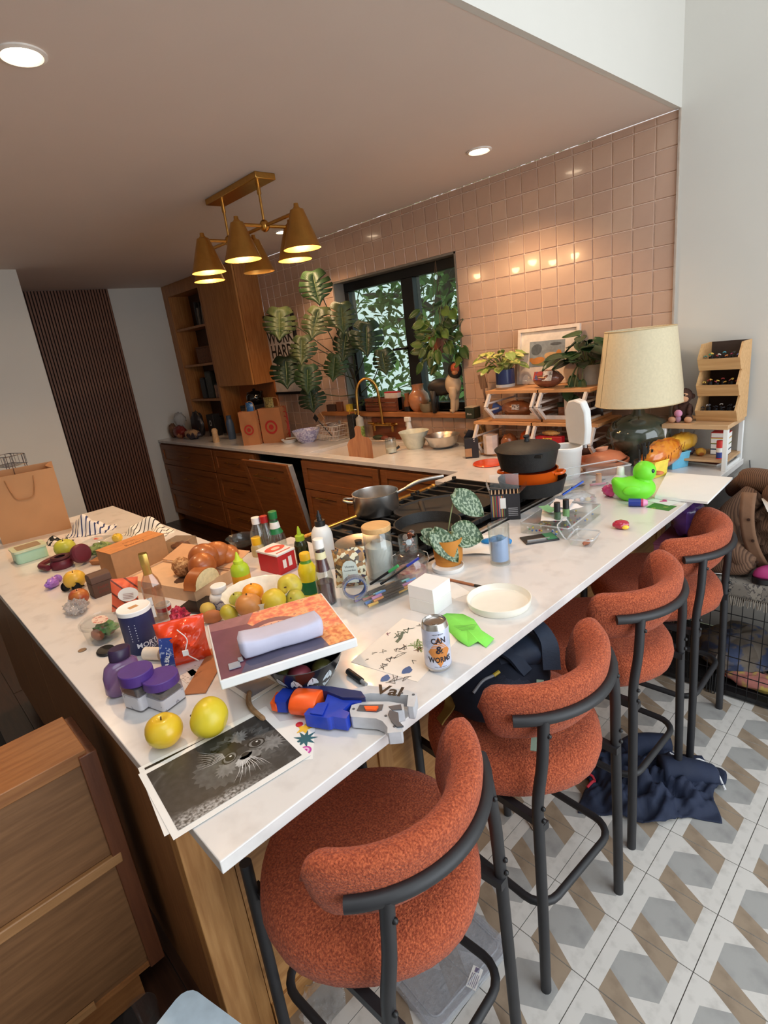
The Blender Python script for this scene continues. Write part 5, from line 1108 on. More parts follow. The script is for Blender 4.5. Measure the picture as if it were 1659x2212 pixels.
# small brown carton
p = PZ(222,1282,T); t = thing('brown_carton','small dark brown gable carton with faint red print','carton',p,face_cam(p) + .25); brc = M('carton_brown',(88,60,46),.6,var=.06)
MB().box(-.034,.034,-.028,.028,0,.052).build('body',brc,t,bevel=.002); MB().prism([(-.030,.0),(.030,.0),(.026,.022),(.014,.030),(-.014,.030),(-.026,.022)],-.034,.034).xf(rotm(PI / 2,0,PI / 2,(0,0,.0522))).build('gable_top',brc,t,bevel=.002); b = MB(); textmb(b,'FARM',.014); textmb(b,'EGGS',.014,cy=-.016); b.xf(rotm(PI / 2,0,0,(0,-.0286,.034))); b.build('lettering',M('carton_print',(128,50,40),.6),t,smooth=0)
# cardboard box with print on top
A_,B_ = PZ(255,1256,T),PZ(368,1208,T); d = B_ - A_; an = math.atan2(d.y,d.x); w_ = d.length; t = thing('cardboard_box','plain brown cardboard box with dark stamped lettering on top','box',(A_ + B_) / 2,an)
MB().box(-w_ / 2,w_ / 2,0,.11,0,.108).build('box',KRAFT,t,bevel=.002); MB().box(-w_ / 2 - .001,w_ / 2 + .001,-.001,.05,.1082,.1096).build('flap',M('kraft_top',(198,132,74),.75),t); MB().box(-w_ / 2 - .001,w_ / 2 + .001,.052,.111,.1082,.1096).build('flap',M('kraft_top',0),t)
b = MB(); textmb(b,'Bakery',.028,cx=.0,cy=.026,z=.1098); textmb(b,'fresh daily',.013,cy=.066,z=.1098); b.build('lettering',M('stamp_ink',(92,44,20),.7),t,smooth=0)
# salad clamshell
p = PZ(222,1200,T); t = thing('salad_clamshell','clear clamshell of green salad leaves with a red sticker','clamshell',p,.55)
MB().frustum((-.05,.05,-.045,.045),(-.062,.062,-.056,.056),0,.042).build('tray',PLAST,t,bevel=.004); MB().frustum((-.062,.062,-.056,.056),(-.048,.048,-.042,.042),.044,.078).build('lid',PLAST,t,bevel=.004)
crumple(MB(),(0,0,.032),(.046,.042,.026),8,24,14,.3).build('salad_leaves',M('lettuce',(150,170,100),.6,col2=(100,130,66),scale=50,c2lo=.45,c2hi=.6),t,smooth=30); MB().lathe([(0,.0785),(.024,.0785)],20,sy=.55).build('sticker',M('sticker_label',(214,190,170),.5,col2=(190,70,60),scale=60,c2lo=.5,c2hi=.55),t)
p = PZ(232,1214,T); t = thing('wooden_tray','low brown wooden dish beside the cardboard box','tray',p,.6); MB().frustum((-.05,.05,-.03,.03),(-.056,.056,-.036,.036),0,.02).build('dish',WOOD('dish_wood',(150,96,56),(176,122,76),'x'),t,bevel=.002)
p = PZ(186,1200,T); t = thing('pink_wrapper','crumpled bright pink wrapper against the salad box','wrapper',(p.x,p.y,T)); crumple(MB(),(0,0,.017),(.016,.014,.017),9,16,10,.3).build('wrapper',M('pink_foil',(226,84,104),.4,var=.2),t,smooth=30)
apple_thing('small yellow apple behind the cardboard box',253,1162,22,z=T,group=APG)
# striped tea towels, cow-print cloth
def cloth(name,label,px,py,rx,ry,h,mat,seed,rz=0.0,z=T,nu=44,nv=34,group=None):
    p = PZ(px,py,z); t = thing(name,label,'cloth',p,rz,group)
    def fn(u,v):
        x,y = (u - .5) * 2,(v - .5) * 2; rr = math.hypot(x,y); k = max(0,1 - rr ** 2.2 * .75) * (1 if rr < 1.25 else .4)
        zz = h * (.55 + .35 * math.sin(4.2 * x + 1.3 * math.sin(2.4 * y + seed) + seed) + .18 * math.sin(3.1 * y + 2 * x + seed * 2)) * k * min(1,min(u,1 - u,v,1 - v) * 6) + h * .10 * math.sin(9 * x - 5 * y + seed) * k
        wob = 1 + .12 * hnoise(x * 3,y * 3 + seed,seed)
        return (rx * x * wob * (1 - .15 * y * y),ry * y * wob * (1 - .15 * x * x),.002 + zz)
    MB().grid(fn,nu,nv,0,.0015).build('fabric',mat,t,smooth=180); return t
stripe_b = RAMP('stripe_navy','axisC',[(0,(222,218,214)),(.5,(44,58,104)),(.78,(222,218,214))],46,.9,axis=0,noise=.9,nscale=9)
stripe_k = RAMP('stripe_black','axisC',[(0,(232,226,214)),(.62,(52,46,46)),(.84,(232,226,214))],58,.9,axis=0,noise=.6,nscale=6)
cloth('tea_towel','crumpled navy and white striped tea towel near the paper bag',198,1148,.115,.075,.085,stripe_b,1.3,.9,group='striped tea towels')
cloth('tea_towel','white tea towel with thin black stripes behind the cardboard box',322,1150,.14,.065,.07,stripe_k,3.1,.35,group='striped tea towels')
cloth('cow_cloth','black and white cow-patterned cloth by the green apple',128,1172,.07,.045,.035,RAMP('cow_print','noiseC',[(0,(20,20,22)),(.5,(220,214,206))],26,.9),5.0,.3)
p = PZ(395,1190,T); t = thing('glass_cake_box','see-through bakery box with browned pastries behind the loaf','box',p,.5)
MB().box(-.05,.05,-.04,.04,0,.055).build('box',CLEAR('cake_box','d8c8b4',.1,.05,.12),t,bevel=.002); crumple(MB(),(0,0,.022),(.04,.03,.02),3,18,10,.25).build('pastry',M('pastry',(150,100,60),.7,var=.25,scale=60),t,smooth=40)
p = PZ(523,1176,T); tobj('glass_dish','round clear glass dish behind the bread tray','dish',p,[('dish',GLASS,[(0,.003),(.045,.0),(.058,.03),(.062,.034),(.055,.03),(.043,.004),(0,.006)],36)])
p = PZ(452,1330,T); t = thing('potato','pale yellow potato beside the orange snack bag','potato',p); MB().ball((0,0,.021),(.03,.022,.021),18,12,fn=lambda a: 1 + .05 * hnoise(a.x * 3,a.y * 3)).build('skin',M('potato_skin',(204,176,84),.6,var=.1),t,smooth=180)
p = PZ(462,1345,T); t = thing('sweet_potato','brown sweet potato beside the fruit bowl','potato',p,.8); MB().ball((0,0,.02),(.032,.02,.02),18,12).build('skin',M('sweet_skin',(176,106,60),.6,var=.12),t,smooth=180)
p = PZ(445,1308,T); t = thing('tablet','black tablet lying under the bakery box corner','tablet',p,.5); MB().prism(rrect(.16,.11,.012),0,.006).build('slab',M('tablet_black',(18,18,22),.15),t,bevel=.001)
p = PZ(178,1405,T); t = thing('coin','small dull coin lying on the worktop','coin',p); MB().lathe([(0,0),(.011,0),(.0115,.001),(.011,.002),(0,.002)],24).build('disc',M('coin_metal',(130,110,92),.4,.8),t)
p = PZ(230,1408,T); t = thing('lens_cap','flat black oval lens cap behind the purple jars','lens cap',p); MB().lathe([(0,0),(.024,0),(.025,.004),(.022,.008),(0,.006)],24,sx=1.3).build('cap',BLACK,t)
# paper bag and wire rack at the far end
A_,B_ = PZ(6,1177,T),PZ(155,1141,T); d = B_ - A_; an = math.atan2(d.y,d.x); w_ = d.length; hb = .325
t = thing('paper_bag','large open brown paper carrier bag at the end of the island','paper bag',(A_ + B_) / 2,an)
kb = M('bag_paper',(186,138,96),.85,var=.05,scale=5,bump=.25,bscale=9); bd = .14
def bagwall(fn,nm): MB().grid(fn,14,14,0,.0012).build(nm,kb,t,smooth=60)
wv = lambda u,v,s: .006 * math.sin(PI * u) * hnoise(u * 4 + s,v * 5,s)
bagwall(lambda u,v: (w_ * (u - .5),wv(u,v,1),hb * v),'front_wall'); bagwall(lambda u,v: (w_ * (.5 - u),bd + wv(u,v,2),(hb + .015) * v),'back_wall')
bagwall(lambda u,v: (w_ / 2 - .03 * math.sin(PI * u) * v,bd * u,hb * v + .015 * u * v),'side_wall'); bagwall(lambda u,v: (-w_ / 2 + .03 * math.sin(PI * u) * v,bd * (1 - u),hb * v + .015 * (1 - u) * v),'side_wall'); MB().box(-w_ / 2,w_ / 2,0,bd,0,.002).build('bottom',kb,t)
for y in (-.003,bd + .003): MB().tube(smoothpath([(-.06,y,hb * .80),(-.062,y,hb - .04),(-.03,y + .006,hb - .11),(.03,y + .006,hb - .11),(.062,y,hb - .04),(.06,y,hb * .80)] if y > 0 else [(-.06,y,hb - .02),(-.05,y - .006,hb - .08),(-.03,y - .008,hb - .12),(.03,y - .008,hb - .12),(.05,y - .006,hb - .08),(.06,y,hb - .02)],5),.003,6).build('handle',M('bag_handle',(168,120,80),.85),t)
p = PZ(-20,1175,T); t = thing('wire_rack','small chrome wire rack above the paper bag edge','rack',(p.x - .10,p.y + .20,T),.3); wm = M('chrome_wire',(150,150,156),.25,1.0)
for z in (.35,.40): MB().tube([(x,y,z) for x,y in rrect(.16,.10,.02,3)],.002,6,closed=True).build('ring',wm,t)
for k,(x,y) in enumerate(rrect(.16,.10,.02,1)): MB().tube([(x,y,0),(x,y,.40)],.002,6).build('upright',wm,t)
for k in range(5): MB().tube([(-.07 + .035 * k,-.05,.40),(-.07 + .035 * k,-.05,.35),(-.07 + .035 * k,.05,.35),(-.07 + .035 * k,.05,.40)],.0015,6).build('wire',wm,t)
MB().box(-.08,.08,-.05,.05,0,.002).build('base_plate',wm,t)
# ================================================================== things behind the plant: jars, snack bag
p,r,h = up(826,1258,803,1122,62)
t,*_ = (thing('storage_jar','tall glass jar with a bamboo lid and white flour inside','jar',p),)
MB().lathe([(0,0),(r * .95,0),(r,.006),(r,h * .86),(r * .92,h * .90),(r * .9,h * .90),(r * .96,h * .85),(r * .96,.008),(0,.006)],36).build('glass',GLASS,t)
MB().lathe([(0,h * .90),(r * 1.0,h * .90),(r * 1.02,h * .92),(r * 1.02,h * .99),(r * .98,h),(0,h)],36).build('lid',WOOD('bamboo',(206,160,104),(222,180,124),'x',.5),t)
MB().lathe([(0,.007),(r * .93,.008),(r * .93,h * .62),(r * .4,h * .70),(0,h * .66)],36).build('flour',M('flour',(228,222,214),.95,var=.05),t)
p,r,h = up(890,1262,884,1180,74); h = .085
t = thing('clip_jar','wide clip-top glass jar with a smaller jar standing on it','jar',p,face_cam(p))
MB().lathe([(0,0),(r * .9,0),(r,.008),(r,h * .72),(r * .86,h * .84),(r * .84,h * .86),(r * .82,h * .84),(r * .95,h * .7),(r * .95,.01),(0,.007)],36).build('glass',GLASS,t)
MB().lathe([(r * .90,h * .86),(r * .92,h * .92),(r * .7,h),(0,h)],36).build('lid',GLASS,t)
MB().lathe([(0,.008),(r * .9,.01),(r * .88,h * .35),(0,h * .4)],30).build('sweets',M('pink_sweets',(196,120,120),.6,col2=(220,170,150),scale=60),t)
for s in (-1,1): MB().tube([(s * r * .98,0,h * .5),(s * r * 1.1,-.006,h * .7),(s * r * 1.02,-.004,h * .95),(s * r * .8,0,h * 1.0)],.0014,6).build('clip_wire',STEEL,t)
p2 = (p.x,p.y,T + h + .0005); r2 = r * .58
t = thing('coin_jar','small open glass jar of coins on top of the clip-top jar','jar',p2)
MB().lathe([(0,0),(r2 * .9,0),(r2,.005),(r2,.05),(r2 * .95,.056),(r2 * .92,.05),(r2 * .93,.006),(0,.005)],30).build('glass',GLASS,t)
cm = [M('coin_copper',(168,108,84),.4,.7),M('coin_silver',(184,184,186),.35,.8)]; random.seed(4); b = MB()
for k in range(34):
    a = random.uniform(0,2 * PI); rr = r2 * .6 * random.random() ** .5; b.add([],[]); o = len(b.v); b.lathe([(0,0),(.0095,0),(.0095,.0016),(0,.0016)],12,m=k % 2); b.xf(rotm(random.uniform(-1.2,1.2),random.uniform(-1.2,1.2),0,(rr * math.cos(a),rr * math.sin(a),.012 + .0015 * k)),o)
b.build('coins',cm,t)['kind'] = 'stuff'
p = PZ(762,1266,T); t = thing('popcorn_bag','flowery snack pouch with a pale arched label reading Caramel Bites','snack bag',p,face_cam(p) - .1)
pillow(MB(),.105,.125,.04,seed=9,rough=.15).xf(rotm(-.15,0,0)).build('bag',RAMP('bag_flowers','voronoiC',[(0,(222,214,184)),(.25,(150,108,66)),(.5,(96,84,66)),(.7,(186,140,84)),(.88,(60,54,74))],90,.45),t,smooth=60)
b = MB().prism([(-.024,0),(.024,0),(.024,.05),(.018,.064),(.008,.071),(-.008,.071),(-.018,.064),(-.024,.05)],0,.0008); b.xf(rotm(PI / 2 - .15,0,0,(0,-.0225,.022))); b.build('label',M('label_arch',(206,214,206),.6),t)
b = MB(); textmb(b,'Honey',.011,cy=.052,z=.001); textmb(b,'Caramel Bites',.0068,cy=.040,z=.001); b.xf(rotm(PI / 2 - .15,0,0,(0,-.0228,.022))); b.build('lettering',M('label_ink',(60,62,70),.6),t,smooth=0); b = MB(); textmb(b,'Pink',.009,cy=.024,z=.001); textmb(b,'Grapefruit',.008,cy=.013,z=.001); b.xf(rotm(PI / 2 - .15,0,0,(0,-.0228,.022))); b.build('lettering',M('label_gold',(196,150,70),.6),t,smooth=0)
# ================================================================== on the range
RT = T + .0325
p = PZ(815,1105,RT); R_ = .098; an = math.atan2(PZ(955,1040,1.05).y - p.y,PZ(955,1040,1.05).x - p.x)
t = thing('saucepan','stainless saucepan with a long raised handle on the range','saucepan',(p.x,p.y,RT),an)
MB().lathe([(0,0),(R_ * .96,0),(R_,.006),(R_,.088),(R_ * 1.02,.090),(R_ * .98,.0905),(R_ * .97,.085),(R_ * .95,.006),(0,.004)],48).build('pan',STEEL,t)
MB().tube(smoothpath([(R_ * .98,0,.075),(R_ + .03,0,.088),(R_ + .10,0,.115),(R_ + .20,0,.125)],6),[.007] * 8 + [.009] * 10 + [.008],10).build('handle',STEEL,t); MB().tube(smoothpath([(-R_ * .98,.03,.06),(-R_ - .035,.02,.066),(-R_ - .035,-.02,.066),(-R_ * .98,-.03,.06)],5),.0055,8).build('loop_handle',STEEL,t)
p = PZ(925,1150,RT); R_ = .125
t = thing('skillet','black cast iron skillet on the range behind the jars','skillet',(p.x,p.y,RT),2.4)
MB().lathe([(0,0),(R_ * .84,0),(R_ * .88,.004),(R_,.042),(R_ * 1.01,.044),(R_ * .97,.044),(R_ * .86,.008),(0,.006)],44).build('pan',iron,t)
MB().tube([(R_ * .97,0,.036),(R_ + .13,0,.04)],[.009,.013],10).build('handle',iron,t)
p = PZ(960,1098,RT); t = thing('griddle_plate','flat black oval griddle plate lying across the range grates','griddle',(p.x,p.y,RT),.95)
MB().lathe([(0,0),(.165,0),(.172,.006),(.172,.016),(.164,.016),(.158,.009),(0,.009)],44,sx=1.25,sy=.86).build('plate',M('griddle_black',(34,30,28),.6,var=.25,scale=14),t)
p = PZ(770,1150,RT); t = thing('steel_pan_cover','shiny steel pan lid lying upside down by the towel rail','lid',PZ(775,1178,RT),0)
MB().lathe([(0,.004),(.07,.006),(.085,.012),(.09,.014),(.086,.016),(.07,.010),(0,.008)],36).build('lid',STEEL,t); MB().lathe([(0,.008),(.012,.008),(.014,.02),(0,.022)],16).build('knob',BLACK,t)
# pencil box
A_,B_ = PZ(1061,1124,T + .002),PZ(1125,1121,T + .002); d = B_ - A_; an = math.atan2(d.y,d.x); w_ = d.length
t = thing('pencil_box','open dark box packed with coloured pencils','pencil box',(A_ + B_) / 2,an); pd = .035; ph = .105
pbk = M('pencilbox_black',(38,38,44),.45); open_box(t,w_,pd * 2,ph,.0015,pbk)
for o in [k for k in bpy.data.objects if k.parent == t]: o.data.transform(Matrix.Translation((0,pd,0)))
MB().box(-w_ / 2 + .004,-w_ * .02,-.0012,-.0002,.012,ph - .006).build('front_window',RAMP('box_window','axisC',[(0,(150,50,50)),(.15,(60,60,100)),(.3,(206,130,120)),(.42,(40,80,110)),(.55,(180,150,80)),(.7,(110,40,60)),(.85,(70,110,80))],30,.3,axis=0),t)
MB().box(-w_ * .16,w_ * .03,-.0022,-.0013,ph * .45,ph * .85).build('label',PAPER,t)
b = MB()
for k in range(5): b.box(w_ * .10,w_ * .42,-.0012,-.0004,ph * (.15 + .07 * k),ph * (.15 + .07 * k) + .003)
b.build('printed_lines',M('box_print',(150,150,156),.5),t)
MB().grid(lambda u,v: (w_ * (u - .5),2 * pd + .03 * v,ph + .055 * v),2,2,0,.0006).build('flap',PLAST,t); MB().grid(lambda u,v: (w_ / 2 + .03 * v,2 * pd * u,ph + .03 * v),2,2,0,.0006).build('flap',PLAST,t); MB().grid(lambda u,v: (-w_ / 2 - .012 * v,2 * pd * (1 - u),ph + .045 * v),2,2,0,.0006).build('flap',PLAST,t)
random.seed(9); pcols = ['c83a3a','e07a30','e8c040','58a048','2f7fa8','3a4a9a','7a4aa0','b04a80','8a5a3a','d8a088','404048','e8e0d0','a8c850','60b8b0','d06a90','704030']
o0 = None; nn = 0; PCN = 'red,orange,yellow,green,teal,navy,purple,magenta,brown,peach,charcoal,cream,lime,aqua,pink,maroon'.split(',')
for i in range(8):
    for j in range(5):
        c_ = pcols[(i * 5 + j * 3) % 16]; x,y = -w_ / 2 + .006 + (w_ - .012) * i / 7,.007 + (2 * pd - .014) * j / 4
        q = wpt(t,x,y,.002); tp = thing('colour_pencil',PCN[(i * 5 + j * 3) % 16] + ' pencil in the ' + ('front','second','middle','fourth','back')[j] + ' row of the open pencil box','pencil',q,random.random(),'coloured pencils in the box')
        MB().lathe([(0,0),(.0034,0),(.0034,.092),(.0012,.104)],6).build('shaft',M('pencil_' + c_,c_,.5),tp); MB().lathe([(.0034,.0922),(.0013,.1042)],6).build('point_wood',M('pencil_wood',(222,186,146),.7),tp); nn += 1
# stack of cast iron and the orange pan
ps = PZ(1150,1066,RT + .002)
st = thing('cast_iron_pan','wide black pan at the bottom of the pot stack','pan',(ps.x,ps.y,RT + .0135),2.2,'stacked pans'); R_ = .140
MB().lathe([(0,0),(R_ * .86,0),(R_ * .9,.004),(R_,.06),(R_ * 1.01,.063),(R_ * .97,.063),(R_ * .86,.009),(0,.007)],44).build('pan',iron,st)
MB().tube([(R_ * .98,0,.05),(R_ + .10,0,.054)],[.009,.012],10).build('handle',iron,st)
zz = RT + .0215
orp = M('orange_enamel',(232,104,24),.25,col2=(206,78,20),scale=5,c2lo=.4,c2hi=.7,coat=.5)
st = thing('dutch_oven','orange enamel casserole pan in the middle of the pot stack','pan',(ps.x - .01,ps.y + .01,zz),.3,'stacked pans'); R_ = .112
MB().lathe([(0,0),(R_ * .9,0),(R_ * .95,.006),(R_,.085),(R_ * 1.02,.088),(R_ * .97,.088),(R_ * .93,.008),(0,.006)],44).build('pan',orp,st)
for s in (-1,1): MB().tube(smoothpath([(s * R_ * .95,-.03,.072),(s * (R_ + .022),-.02,.075),(s * (R_ + .022),.02,.075),(s * R_ * .95,.03,.072)],4),.007,8).build('handle',orp,st)
zz2 = zz + .089; st = thing('iron_pot','deep black cast iron pot with domed lid on top of the stack','pot',(ps.x - .03,ps.y + .02,zz2),2.5,'stacked pans'); R_ = .132
MB().lathe([(0,0),(R_ * .82,0),(R_ * .86,.004),(R_ * .98,.078),(R_ * .95,.078),(R_ * .82,.008),(0,.006)],44).build('pot',iron,st)
MB().lathe([(R_ * 1.02,.079),(R_ * 1.03,.085),(R_ * .9,.098),(R_ * .4,.112),(0,.114)],44).build('lid',iron,st); MB().lathe([(0,.113),(.012,.113),(.009,.125),(.015,.134),(.010,.140),(0,.141)],16,sx=.7).build('knob',iron,st)
MB().tube([(R_ * .95,0,.065),(R_ + .07,0,.066)],.009,8).build('handle',iron,st); MB().prism([(-R_ * .95,-.02),(-R_ * .95,.02),(-R_ * 1.12,.0)],.066,.078).build('spout',iron,st)
p = PZ(1057,1002,T); tobj('orange_pan_cover','flat round orange enamel lid lying on the worktop','lid',(p.x,p.y,T),[('lid',M('orange_lid',(226,74,26),.3,coat=.4),[(0,.0),(.085,0),(.092,.005),(.088,.010),(.06,.013),(.05,.012),(.03,.014),(0,.013)],44)])
# white countertop machine with raised flap lid
p = PZ(1222,1030,T); R_ = .078; t = thing('slow_cooker','white round cooker with its tall lid raised upright','appliance',(p.x,p.y,T),face_cam(p) + .5)
MB().lathe([(0,0),(R_ * .8,0),(R_ * .86,.01),(R_ * .98,.13),(R_ * 1.03,.135),(R_ * 1.03,.15),(R_ * .96,.153),(R_ * .90,.148),(R_ * .88,.12),(0,.118)],40).build('body',WPLAS,t); MB().lathe([(0,.1215),(R_ * .85,.1215)],30).build('grey_disc',M('disc_grey',(110,104,96),.4),t)
b = MB().prism([(-.055,0),(.055,0),(.070,.08),(.068,.16),(.045,.205),(.0,.215),(-.045,.205),(-.068,.16),(-.070,.08)],-.017,.017); b.xf(rotm(PI / 2 - .05,0,PI / 2 + .2,(R_ * .93,0,.150))); b.build('raised_lid',WPLAS,t,bevel=.008)
MB().box(R_ * .9,R_ * 1.0,-.06,.06,.140,.156).build('hinge',M('hinge_grey',(170,170,172),.5),t)
MB().box(R_ + .010,R_ + .0115,-.03,.0,.205,.255).build('display',M('display_dark',(60,62,66),.2),t,rot=(0,0,.0))
# terracotta casserole
p = Vector((-.15,-.425,T)); terra = M('terracotta',(188,112,78),.4,var=.06,coat=.2); R_ = .115; t = thing('casserole_dish','terracotta casserole dish by the lamp','casserole',(p.x,p.y,T),0)
MB().lathe([(0,0),(R_ * .7,0),(R_ * .75,.005),(R_ * .98,.05),(R_ * 1.04,.055),(R_ * 1.04,.065),(R_ * .97,.066),(R_ * .72,.012),(0,.010)],44).build('dish',terra,t)
t = thing('casserole_cover','domed terracotta lid resting askew in its dish','lid',(p.x + .01,p.y - .005,T + .055),face_cam(p),rot=(0,-.18,0))
MB().lathe([(R_ * .86,0),(R_ * .88,.004),(R_ * .7,.030),(R_ * .3,.050),(0,.052)],44).build('dome',terra,t); MB().lathe([(.022,.048),(.026,.058),(.030,.066),(.024,.068),(.018,.062),(0,.06)],24).build('ring_knob',M('terracotta_pale',(206,150,120),.5),t)
# table lamp
ly = -.215; lx = PY(1380,870,ly).x
t = thing('table_lamp','large table lamp with cream drum shade and dark glass base','lamp',(lx,ly,T))
MB().lathe([(0,0),(.07,0),(.075,.02),(.09,.05),(.125,.085),(.149,.13),(.143,.175),(.112,.215),(.06,.238),(.03,.246),(.022,.28),(0,.28)],44).build('base',M('lamp_glass',(58,64,54),.12,col2=(78,82,66),scale=6,coat=.8),t,smooth=180)
MB().tube([(0,0,.26),(0,0,.60)],.006,8).tube([(-.15,0,.62),(.15,0,.62)],.002,6).build('stem',BRASS,t)
shm = M('linen_shade',(214,200,168),.9,var=.05,scale=90)
MB().lathe([(.196,.298),(.1975,.300),(.1545,.638),(.153,.642),(.1515,.638),(.1945,.300),(.196,.298)],56).build('shade',shm,t); MB().tube([(.1977 * math.cos(-2.2),.1977 * math.sin(-2.2),.300),(.1547 * math.cos(-2.2),.1547 * math.sin(-2.2),.64)],.0012,6).build('seam',M('shade_seam',(170,150,116),.9),t)
for z,r_ in ((.300,.1972),(.639,.1542)): MB().tube([(r_ * math.cos(2 * PI * k / 48),r_ * math.sin(2 * PI * k / 48),z) for k in range(48)],.0025,6,closed=True).build('shade_trim',M('shade_trim',(196,176,138),.9),t)
# ================================================================== stacking storage baskets
bwood = WOOD('basket_wood',(196,138,88),(214,158,106),'x',.5); bwhite = M('basket_white',(214,200,188),.5)
def basket(label,x0,x1,z0,z1,top=True):
    t = thing('storage_basket',label,'basket',(x0,-.05,z0),0,'stacking baskets by the tiled wall'); w = x1 - x0; h = z1 - z0 - .016; bd = .28
    MB().box(0,w,-bd + .04,0,0,.014).build('floor_board',bwood,t,bevel=.001)
    if top: MB().box(-.012,w + .012,-bd + .01,0,h,h + .016).build('top_board',bwood,t,bevel=.001)
    for x in (.004,w - .018):
        pts = [(0,.014),(-bd + .05,.014),(-bd - .03,h * .55),(-bd + .02,h),(0,h)]; b = MB()
        for (y0,zz0),(y1,zz1) in zip(pts,pts[1:] + pts[:1]):
            d = Vector((0,y1 - y0,zz1 - zz0)).normalized(); n_ = Vector((0,-d.z,d.y)) * .009
            b.add([(xx,yy + s * n_.y,zq + s * n_.z) for xx in (x,x + .014) for (yy,zq) in ((y0,zz0),(y1,zz1)) for s in (-1,1)],[(0,2,3,1),(4,5,7,6),(0,1,5,4),(2,6,7,3),(0,4,6,2),(1,3,7,5)])
        b.build('side_frame',bwhite,t,smooth=0)
    for k in range(4): MB().box(.018,w - .018,-.008,-.004,.02 + h * .22 * k,.03 + h * .22 * k).build('back_slat',bwhite,t,smooth=0)
    MB().box(.018,w - .018,-bd + .045,-bd + .055,.014,.034).build('front_lip',bwhite,t,smooth=0)
    for x in (.008,w - .014):
        for k in (1,2): MB().box(x,x + .006,-bd + .0,-.006,.02 + h * .26 * k,.03 + h * .26 * k).build('side_slat',bwhite,t,smooth=0)
    return t
ZB1,ZB2 = 1.125,1.30
basket('lower storage basket holding a paper roll and snack packets',-.975,-.605,T + .001,ZB1 - .001); basket('lower storage basket behind the white cooker with a red cracker box',-.59,-.235,T + .001,ZB1 - .001)
basket('upper storage basket holding bread tied with a blue twist',-.875,-.56,ZB1,ZB2); basket('upper storage basket holding a white coffee pouch',-.545,-.275,ZB1,ZB2)
def soft(name,label,cat,p,r,mat,seed,rz=0.0,amp=.12,group=None,nm='bag',extra=None):
    t = thing(name,label,cat,p,rz,group); crumple(MB(),(0,0,r[2]),r,seed,24,14,amp).build(nm,mat,t,smooth=50)
    return t
film_bread = M('bread_film',(156,96,58),.25,var=.25,scale=20,coat=.6,bump=.3,bscale=40)
zs = ZB1 + .0155
t = soft('bread_bag','bagged brown bread with a blue twisted end in the upper basket','bread bag',(-.75,-.22,zs),(.10,.05,.045),film_bread,2,0,.08,nm='loaf')
MB().lathe([(.012,0),(.016,.02),(.034,.055)],10).xf(rotm(0,-PI / 2,0,(-.092,0,.045))).build('twist',M('blue_film',(52,84,150),.4,var=.2),t,smooth=0); MB().box(.0,.05,-.052,-.050,.045,.075).build('label',M('bread_label',(206,200,196),.5,col2=(120,110,110),scale=90,c2lo=.5,c2hi=.55),t)
tobj('spread_jar','small dark jar with white lid in the upper left basket','jar',(-.615,-.24,zs),[('jar',M('jar_dark',(60,44,50),.3),[(0,0),(.03,0),(.032,.05),(0,.05)]),('label',PAPER,[(.0325,.006),(.0325,.028)]),('lid',WPLAS,[(0,.05),(.033,.05),(.033,.066),(0,.067)])])
t = thing('coffee_pouch','white coffee pouch with a round black logo in the upper right basket','pouch',(-.40,-.23,zs),.1); MB().box(-.04,.04,-.025,.025,0,.105).build('pouch',M('pouch_white',(220,206,196),.6),t,bevel=.006); MB().lathe([(0,0),(.014,0)],18).xf(rotm(PI / 2,0,0,(0,-.0256,.082))).build('logo',BLACK,t); b = MB(); textmb(b,'Peets',.014); b.xf(rotm(PI / 2,0,0,(0,-.0258,.058))); b.build('lettering',BLACK,t,smooth=0); MB().box(-.03,.03,-.0262,-.0252,.006,.045).build('dark_panel',M('pouch_panel',(96,70,60),.6),t)
for i,(x,c_,lab,hh_) in enumerate(((-.49,(70,90,70),'dark green packet in the upper right basket',.07),(-.30,(50,40,40),'dark foil packet in the upper right basket',.085),(-.47,(176,120,90),'tan packet behind the green one in the basket',.05))):
    t = thing('food_packet',lab,'packet',(x,-.17 if i < 2 else -.2,zs),0,'packets in the baskets'); pillow(MB(),.07,hh_,.03,seed=i * 2.0,nu=10,nv=10).build('bag',M('packet%d' % i,c_,.35,var=.35,scale=40),t,smooth=60)
zs = T + .0165
t = thing('paper_roll','white kitchen paper roll in the lower basket','paper roll',(-.90,-.28,zs)); MB().lathe([(.016,0),(.045,0),(.045,.11),(.016,.11),(.016,0)],8).build('roll',M('roll_white',(220,204,192),.8),t)
t = soft('bread_bag','brown bagged loaf beside the kitchen paper roll','bread bag',(-.80,-.24,zs),(.05,.05,.055),film_bread,5,nm='loaf')
t = soft('snack_packet','orange snack packet in the lower basket','packet',(-.71,-.20,zs),(.04,.03,.06),M('packet_orange',(222,104,42),.35,var=.2),7,group='packets in the baskets'); t = soft('snack_packet','yellow-green snack packet in front of the orange one','packet',(-.70,-.29,zs),(.05,.024,.03),M('packet_lime',(196,196,50),.35,col2=(40,60,40),scale=40,c2lo=.6,c2hi=.65),8,group='packets in the baskets')
t = thing('cracker_box','red cracker box reading RITZ leaning in the lower basket','box',(-.50,-.30,zs + .02),.05); MB().box(-.075,.075,-.02,.02,0,.10).build('box',M('cracker_red',(178,22,32),.45),t,bevel=.002); b = MB(); textmb(b,'RITZ',.026,bold=.0006); b.xf(rotm(PI / 2,0,0,(-.005,-.0206,.082))); b.build('lettering',M('cracker_yellow',(236,200,70),.5),t,smooth=0); b = MB(); textmb(b,'original',.013); b.xf(rotm(PI / 2,0,0,(-.05,-.0206,.078))); b.build('lettering',PAPER,t,smooth=0)
MB().box(-.06,.06,-.018,.018,-.02,0).build('inner_tray',M('tray_card',(150,120,100)),t)
